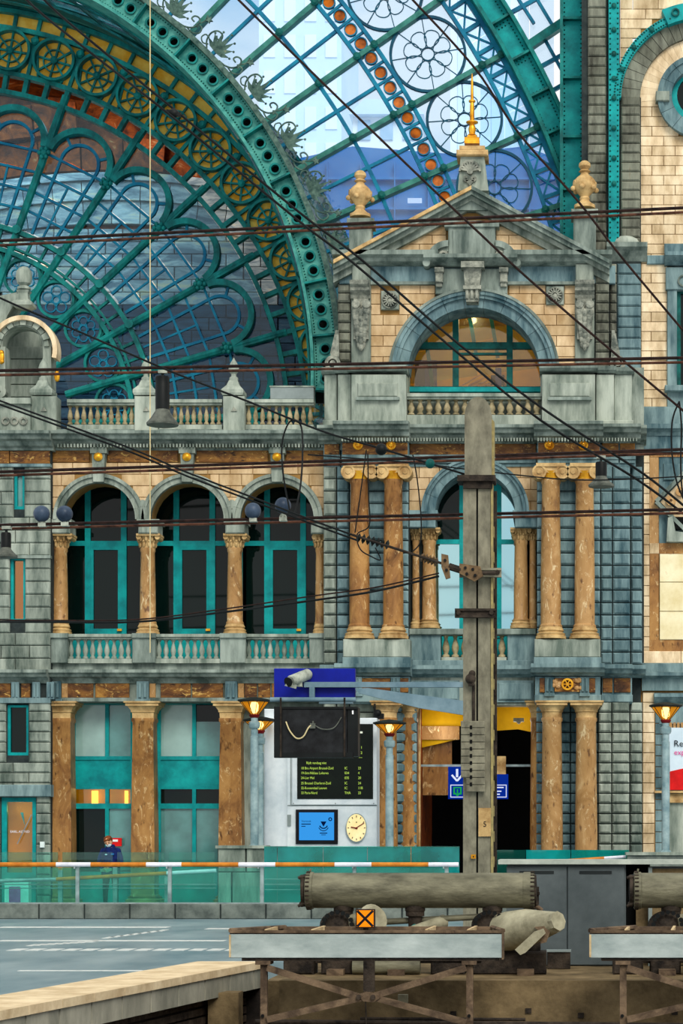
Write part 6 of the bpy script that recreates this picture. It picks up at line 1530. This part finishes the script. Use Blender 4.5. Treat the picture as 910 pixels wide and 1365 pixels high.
build('yellowish_column', MB().box(X(848,YC), X(864,YC), YC+.2, YC+.38, 0, Z(1185,YC)), 'concrete', c0)
bx = thing('dark_box', 'small black box on the concrete base at the foot of the cabinets', 'box', (X(742,29.6), 29.8, 0)); build('box_body', MB().box(X(729,29.6), X(760,29.6), 29.6, 29.9, .004, Z(1268,29.6), .01), 'rust_dark', bx); build('box_lid', MB().box(X(728,29.6), X(761,29.6), 29.58, 29.92, Z(1269,29.6), Z(1267,29.6)), 'board_grey', bx)
# ================================================================== HYDRAULIC BUFFERS
def buffer_stop():
    Yt = 28.6; k = Yt/FP; Ybm = 26.0
    o = thing('hydraulic_buffer', 'left hydraulic buffer stop, grey cylinder above a long white beam on rusty trestle', 'buffer', (X(555,Yt), Yt, 0.0))
    cz = 1187; R = 23.5*k
    a, c = P(412,cz,Yt), P(705,cz,Yt); Lc = (c-a).length
    build('cylinder', MB().rev([(R,0),(R,Lc)], a, c-a, 40), 'buffer_grey', o, True)
    for p, s in ((a,-1),(c,1)):
        f = build('flange', MB().rev([(R*.98,-.04),(R*1.06,-.03),(R*1.06,.05),(R*1.0,.06)] if s < 0 else [(R*1.0,-.08),(R*1.06,-.06),(R*1.06,.06),(R*.95,.07)], p, (1,0,0), 40), 'buffer_grey', o, True)
        bo = MB()
        for i in range(26): t = 2*PI*i/26; bo.rev([(.012,0),(.012,.05)], p+Vector((.02 if s > 0 else -.03, R*1.06*math.cos(t), R*1.06*math.sin(t))), (1,0,0), 6)
        build('flange_bolts', bo, 'rust_dark', f, kind='stuff')
        build('end_plate', MB().rev([(R*.9,0),(R*.9,.04),(R*.3,.05)], p+Vector((.05*s,0,0)), (s,0,0), 30), 'rust_dark', o)
    v = build('gauge_pipe', MB().tube([P(409,1167,Yt-.1), P(403,1168,Yt-.1), P(402,1172,Yt-.1), P(402.5,1200,Yt-.1), P(404,1207,Yt-.1), P(411,1206,Yt-.1)], .022, 8), 'black_rubber', o, True)
    for y in (1170, 1205): build('valve_handle', MB().rod(P(397,y+(3 if y > 1200 else 0),Yt-.12), P(408,y-2,Yt-.12), .018, 8).sph(P(402.5,y,Yt-.1), .04, 8, 6), 'rust_dark', v, True)
    build('top_pin', MB().rod(P(413,1164,Yt), P(414,1158,Yt), .012), 'buffer_grey', o)
    build('drain_cock', MB().rod(P(708,1190,Yt), P(716,1190,Yt), .03).rod(P(714,1182,Yt), P(714,1206,Yt), .04).pb(709, 719, 1189, 1193, Yt-.05, .1), 'rust_dark', o)
    build('drain_pipe', MB().tube(spline([P(705,1208,Yt), P(715,1209,Yt), P(722,1214,Yt)], 4), .03, 8), 'rusty', o, True)
    for i, cx in enumerate((458, 553, 656)):
        n = build('neck', MB().pl([(9,1236),(9,1222),(12.5,1221),(12.5,1215),(13.5,1214),(13.5,1208),(11,1205)], cx, Yt, 24), 'rust_dark', o, True)
    for cx in (450, 652):
        j = build('joint_housing', MB().sph(P(cx,1234,Yt-.05), 21*k, 22, 14, (1.15,.9,.95)), 'rust_dark', o, True)
        bo = MB()
        for i in range(9): t = PI*(.0+i/8); bo.rev([(.03,0),(.03,.05)], P(cx+19*math.cos(t), 1232-16*math.sin(t), Yt-.22), (0,-1,0), 6)
        build('housing_bolt', bo, 'black_rubber', j, kind='stuff')
    def ram(p0, p1, r0, r1, nm='ram'):
        a, c = P(*p0), P(*p1); L = (c-a).length
        return build(nm, MB().rev([(r0*.6,0),(r0*.95,.02),(r0,.12),(r0*.93,L*.5),(r1*1.2,L*.86),(r1,L)], a, c-a, 20), 'buffer_cream', o, True)
    ram((668,1243,Yt-.1), (742,1229,Yt-.75), .25, .13)
    ram((468,1232,Yt), (500,1227,Yt-.4), .13, .18)
    build('ram_flange', MB().rev([(.125,0),(.125,.07)], P(739,1229,Yt-.75), P(750,1226,Yt-.85)-P(739,1229,Yt-.75), 8), 'buffer_cream', o)
    for sgn in (0, 1): build('link_plate', MB().pp([(693,1273),(686,1266),(712,1242),(724,1238),(727,1244),(700,1270)], Yt-.9-.12*sgn, .06), 'buffer_cream', o)
    build('link_yoke', MB().pp([(712,1236),(728,1234),(733,1242),(728,1256),(720,1258),(722,1244)], Yt-.8, .12), 'rusty', o)
    build('tie_rod', MB().rod(P(490,1230,Yt+.05), P(640,1222,Yt+.05), .04, 10), 'buffer_grey', o, True)
    build('oil_pot', MB().rod(P(548,1240,Yt-.2), P(592,1228,Yt+.1), .05, 10, .09), 'buffer_cream', o, True)
    build('teal_ball', MB().sph(P(553,1238,Yt-.1), .06, 10, 8), 'teal_pale', o, True)
    for x0, x1 in ((380,420),(430,470),(575,620),(630,728)):
        build('foot_casting', MB().box(X(x0,Yt), X(x1,Yt), Yt-.2, Yt+.3, .004, Z(1268,Yt), .02), 'rust_dark', o)
    build('pit_casting', MB().pb(400, 720, 1250, 1284, Yt+.05, .25), 'rust_dark', o)
    build('lower_cylinder', MB().rod(P(470,1288,Yt-.25), P(560,1288,Yt-.25), .10, 16), 'buffer_grey', o, True)
    for x in (440, 520, 690): build('foot_bracket', MB().box(X(x,Yt), X(x+22,Yt), Yt-.45, Yt-.2, .004, .08), 'rusty', o)
    # beam
    kb_ = Ybm/FP
    bm = build('beam', MB().pb(306, 669.5, 1245, 1277, Ybm, .16, .006), 'beam_white', o)
    pts = lambda x, y, z: Vector((x, y, z))
    zt = Z(1243,Ybm); xl, xr = X(306,Ybm), X(670,Ybm); d0 = Ybm+.1; d1 = Ybm+.75
    q = MB(); q.add([(xl,Ybm,zt-.02),(xr,Ybm,zt-.02),(xr,Ybm,zt),(xl,Ybm,zt),(xl+.55,d1,zt-.02),(xr-.15,d1,zt-.02),(xr-.15,d1,zt),(xl+.55,d1,zt)], [(0,1,2,3),(5,4,7,6),(3,2,6,7),(1,0,4,5),(0,3,7,4),(2,1,5,6)])
    build('beam_top', q, 'rust_dark', o)
    q = MB().bar((xl,Ybm+.02,zt+.01),(xr,Ybm+.02,zt+.01),.03,.05); build('beam_lip', q, 'rusty', o)
    build('back_timber', MB().box(xl+.5, xr-.15, d1-.05, d1+.05, zt-.2, zt+.04), 'rusty', o)
    for x in (352, 414, 566, 622): q = MB(); x0 = X(x,Ybm); q.add([(x0,Ybm+.03,zt),(x0+.03,Ybm+.03,zt),(x0+.09,d1,zt),(x0+.06,d1,zt),(x0,Ybm+.03,zt+.035),(x0+.03,Ybm+.03,zt+.035),(x0+.09,d1,zt+.05),(x0+.06,d1,zt+.05)], [(3,2,1,0),(4,5,6,7),(0,1,5,4),(1,2,6,5),(2,3,7,6),(3,0,4,7)]); build('batten', q, 'bare_wood', o)
    for s, xa, xb in ((-1,xl,xl+.55),(1,xr,xr-.15)):
        build('slanted_edge', MB().tube([(xa,Ybm+.03,zt+.02),(xb,d1,zt+.03)], .03, 6), 'rusty', o)
    build('under_beam', MB().pb(322, 664, 1277, 1281, Ybm+.03, .5), 'rust_dark', o)
    build('under_plate', MB().pb(560, 640, 1279, 1284, Ybm+.1, .4), 'rust_dark', o)
    for x in (346, 621):
        build('trestle_leg', MB().box(X(x,Ybm), X(x+9,Ybm), Ybm+.05, Ybm+.13, -1.0, Z(1282,Ybm)), 'rusty', o); build('leg_cap', MB().pb(x-6, x+14, 1281, 1286, Ybm+.0, .3), 'rusty', o)
        build('leg_bolt', MB().rev([(.02,0),(.02,.03)], P(x+4,1354,Ybm+.05), (0,-1,0), 8), 'black_rubber', o)
    for A, B in (((356,1290),(486,1331)),((621,1290),(500,1327)),((356,1359),(486,1329)),((500,1330),(621,1363))): build('brace', MB().pbar(A, B, 8.5, Ybm+.02, .05), 'rusty', o)
    build('brace_plate', MB().pp([(476,1326),(488,1322),(500,1324),(507,1330),(498,1336),(484,1335)], Ybm-.03, .04), 'rusty', o)
    for x in (478, 497): build('brace_bolt', MB().rev([(.03,0),(.03,.04)], P(x,1329,Ybm-.03), (0,-1,0), 8), 'rust_dark', o)
    build('hanger_strap', MB().pb(484, 499, 1281, 1322, Ybm+.02, .05), 'rust_dark', o); build('stop_block', MB().pb(530, 543, 1326, 1337, Ybm+.9, .1), 'buffer_cream', o)
    build('thin_rod', MB().rod(P(487,1332,Ybm), P(488,1368,Ybm), .008), 'rust_dark', o)
    build('side_cap', MB().pb(305, 307.5, 1246, 1276, Ybm-.01, .2), 'bare_wood', o); build('side_cap', MB().pb(668.5, 671, 1244, 1279, Ybm-.01, .3), 'rusty', o)
    return o
b1 = buffer_stop()
b2 = copy_tree(b1, b1.location+Vector((4.16,0,0)), 'right hydraulic buffer stop, cut off by the right edge of the photo')
for y in (1176, 1204): build('red_valve', MB().rod(P(833,y,28.5), P(845,y-1,28.5), .035, 8).sph(P(838,y-1,28.5), .05, 8, 6), 'dark_red', b2, True)
build('red_pipe', MB().rod(P(838,1176,28.5), P(838,1204,28.5), .018).rod(P(843,1176,28.6), P(843,1204,28.6), .025), 'dark_red', b2)
sg = thing('signal_lamp', 'lit orange square signal with a dark cross above the white beam', 'signal', P(486,1240,26.4))
build('signal_box', MB().pb(474, 499, 1212, 1237, 26.4, .12), 'rust_dark', sg); build('orange_panel', MB().pb(475.5, 497.5, 1213.5, 1235.5, 26.39, .05), 'signal_orange', sg)
q = MB().pbar((476,1214),(497,1235),3.2,26.385,.02).pbar((497,1214),(476,1235),3.2,26.38,.02); build('cross', q, 'ink_black', sg)
build('stem', MB().pb(484, 490, 1237, 1243, 26.45, .06), 'rust_dark', sg)
# ================================================================== OVERHEAD WIRES AND WHAT HANGS ON THEM
def wire(label, pts, w=2.6, Y=42.0, m='wire', n=6, Y2=None):
    k = Y/FP; ps = []
    x0, x1 = pts[0][0], pts[-1][0]
    for (a, b_) in pts:
        y = Y if Y2 is None else Y+(Y2-Y)*(a-x0)/(x1-x0 or 1); ps.append(P(a, b_, y))
    ps = spline(ps, n) if len(ps) > 2 else ps
    c = sum(ps, Vector())/len(ps)
    return build('overhead_wire', MB().tube(ps, w/2*k, 6), m, None, True, label, 'wire', None, None, tuple(c))
def wire_pair(name, y0, y1, gap, Y, where):
    wire('upper of two brown contact wires '+where, [(-300,y0+(y0-y1)*300/910),(1160,y1-(y0-y1)*250/910)], 4.2, Y, 'wire')
    wire('lower of two brown contact wires '+where, [(-300,y0+gap+(y0-y1)*300/910),(1160,y1+gap-(y0-y1)*250/910)], 3.6, Y+.3, 'wire_copper')
wire_pair('a', 321, 277, 6, 44, 'crossing the pediment')
wire_pair('b', 494, 477, 6, 42, 'crossing the great arched window sill')
wire_pair('c', 629, 599, 5, 45, 'crossing just below the roof cornice')
wire_pair('d', 700, 679, 5, 40, 'crossing the lower arches')
wire('left of the twin dark cables running from top left to lower right', [(20,-20),(60,22),(225,152),(395,292),(470,350),(600,462),(720,560),(850,640),(930,700)], 3.4, 41.2, 'black_rubber')
wire('right of the twin dark cables running from top left to lower right', [(42,-22),(80,20),(237,150),(400,284),(480,345),(608,456),(728,548),(855,630),(930,690)], 3.4, 41.5, 'black_rubber')
wire('purple brown cable slanting from the top past the golden spire tip to lower right', [(300,-18),(318,0),(452,132),(570,246),(640,312),(700,368),(800,455),(935,568)], 3.2, 43, 'wire')
wire('upper right cable passing before the rose tracery to the right pier', [(530,-22),(550,0),(632,90),(690,176),(770,268),(830,345),(935,470)], 3.2, 43.5, 'wire')
wire('thin cable sagging from the aedicule past the finial post to the mast', [(-20,388),(40,415),(110,444),(220,492),(330,535),(430,575),(508,598),(573,618),(645,640)], 2.8, 38.5, 'black_rubber')
for i, dy in enumerate((0, 5)):
    wire('%s of two dark cables from the left parapet down to the insulators' % ('upper','lower')[i], [(-20,527+dy),(60,556+dy),(175,598+dy),(250,630+dy),(350,668+dy),(420,695+dy),(478,716+dy)], 2.6, 38.5+.1*i, 'black_rubber')
wire('dark cable sagging low across the loggia columns to the mast clamp', [(-20,829),(60,829),(180,829),(290,817),(420,800),(500,788),(585,768)], 3.0, 38.2, 'black_rubber')
wire('thin dark cable just above the low sagging one across the loggia', [(-20,826),(60,827),(180,826),(290,813),(420,794),(500,783),(585,764)], 2.0, 38.35, 'wire')
wire('thin cable crossing above the ionic capitals towards the mast head', [(410,606),(500,613),(560,618),(660,630),(780,640),(930,634)], 1.8, 39, 'black_rubber')
wire('thin cable crossing the right pier below the roof cornice', [(660,610),(760,606),(860,603),(935,604)], 1.6, 41, 'wire')
wire('looped cable hanging in front of the third loggia arch', [(386,681),(377,630),(376,590),(384,565),(394,560),(402,572),(403,610),(400,650),(393,684)], 2.4, 38.55, 'black_rubber')
wire('thin drop cable beside the outer left ionic column', [(488,600),(480,660),(473,710)], 1.8, 38.6, 'black_rubber')
wire('looped drop cable under the insulator before the left columns', [(490,605),(491,660),(492,700),(476,712),(480,732),(495,742),(507,746),(500,730)], 1.8, 38.7, 'black_rubber')
wire('drop cable from the upper arch towards the insulator chain', [(550,606),(556,640),(561,690),(560,722),(550,735)], 1.8, 38.8, 'black_rubber')
wire('hanging cable loop at the right edge below the cornice', [(905,535),(896,560),(895,600),(901,640),(912,668)], 2.4, 43, 'black_rubber')
wire('second strand of the hanging cable loop at the right edge', [(905,535),(908,570),(907,620),(910,660),(918,675)], 2.4, 43.05, 'black_rubber')
cd = wire('pale vertical cord hanging at the left, in front of the fan screen', [(200,-60),(200,870)], 1.6, 46, 'cord')
ds = thing('wire_spacer', 'dark clamp joining the twin cables before the gold wheel band', 'clamp', P(231,151,41.3)); build('spacer_body', MB().sph(P(231,151,41.3), .085, 12, 8, (1.2,.8,1)), 'black_rubber', ds, True); build('spacer_bar', MB().pbar((222,148),(240,154),4,41.3,.06), 'black_rubber', ds)
# insulators
ic = thing('insulator_chain', 'dark insulator and turnbuckle chain tying the cables to the mast', 'insulator', P(560,740,38.3))
A, B = P(478,717,38.4), P(516,726,38.4)
q = MB()
for i in range(7): p = A.lerp(B, i/6); q.rev([(.04,-.03),(.09,0),(.04,.03)], p, B-A, 10)
build('insulator', q, 'iron_dark', ic, True)
build('rod', MB().rod(P(470,713,38.4), P(598,754,37.75), .022, 8), 'rust_dark', ic)
q = MB()
for i in range(5): p = P(563+i*4.5,743+i*1.5,38.3); q.rev([(.04,-.03),(.085,0),(.04,.03)], p, (1,0,-.33), 10)
build('insulator', q, 'insulator', ic, True)
for pts in ([(588,738),(597,740),(600,770),(594,772),(588,756)],[(612,751),(640,755),(644,768),(632,775),(612,764)]): build('toggle_plate', MB().pp(pts, 37.7, .06), 'insulator', ic)
for x, y in ((593,747),(595,760),(620,757),(630,759),(622,765),(633,767)): build('toggle_bolt', MB().rev([(.025,0),(.025,.03)], P(x,y,37.7), (0,-1,0), 8), 'black_rubber', ic)
build('turnbuckle', MB().rod(P(598,755,37.75), P(614,760,37.75), .06, 8).rod(P(640,764,37.75), P(660,764,37.8), .035, 8), 'rust_dark', ic)
for x, y, r, lb in ((508,599,8,'black ball insulator on the thin cable before the left frieze'),(573,618,6.5,'dark green ball insulator on the thin cable beside the porch arch')):
    s = build('ball_insulator', MB().sph(P(x,y,38.5), r*38.5/FP, 16, 12), 'black_rubber' if x < 550 else 'teal_dark', None, True, lb, 'insulator', None, None, tuple(P(x,y,38.5)))
# marker balls standing on the contact wire
for x, y, lb in ((55.5,685,'blue grey wire ball leftmost, beside the left wall'),(86,685,'blue grey wire ball second from the left, before the first arch'),(337,681,'blue grey wire ball before the column of the second and third arch'),(377,674,'blue grey wire ball with a glossy top before the third arch')):
    Yq = 40.0; o = thing('wire_ball', lb, 'ball', P(x, y+14, Yq))
    build('ball', MB().sph(P(x,y,Yq), 11*Yq/FP, 22, 16), 'ball_blue', o, True)
    zy = 700-21*x/910
    build('clamp', MB().pb(x-2, x+2, y+10, zy+2, Yq-.03, .06).pb(x-5, x+5, zy-2, zy+3, Yq-.05, .12), 'camera_grey', o)
    build('clamp_arm', MB().rod(P(x-4,zy-2,Yq), P(x-1,y+9,Yq), .015).rod(P(x+4,zy-2,Yq), P(x+1,y+9,Yq), .015), 'camera_grey', o)
# bell shaped lamps
def bell(label, cx, top, mid, bot, w, Y):
    o = thing('bell_lamp', label, 'lamp', P(cx, bot, Y))
    build('bell_shade', MB().pl([(w,bot),(w*1.02,bot-2.5),(w*.72,bot-(bot-mid)*.45),(w*.45,mid+3),(w*.42,mid)], cx, Y, 24), 'bell_grey', o, True)
    build('lamp_housing', MB().pl([(w*.45,mid+1),(w*.45,top+10),(w*.40,top+8)], cx, Y, 16), 'black_rubber', o, True)
    build('hook', MB().pb(cx-1.5, cx+1.5, top, top+10, Y-.02, .05), 'iron_dark', o); build('hook_clamp', MB().pb(cx-6, cx+6, top-1, top+3, Y-.05, .1), 'camera_grey', o)
    return o
bell('grey bell shaped lamp hanging before the roof line balustrade', 216.5, 494, 545, 567, 21, 42.3)
bell('grey bell shaped lamp hanging before the right ionic column', 801, 608, 634, 649, 17, 45)
bell('grey bell shaped lamp cut off by the left photo edge', 8, 702, 729, 743, 15, 40)
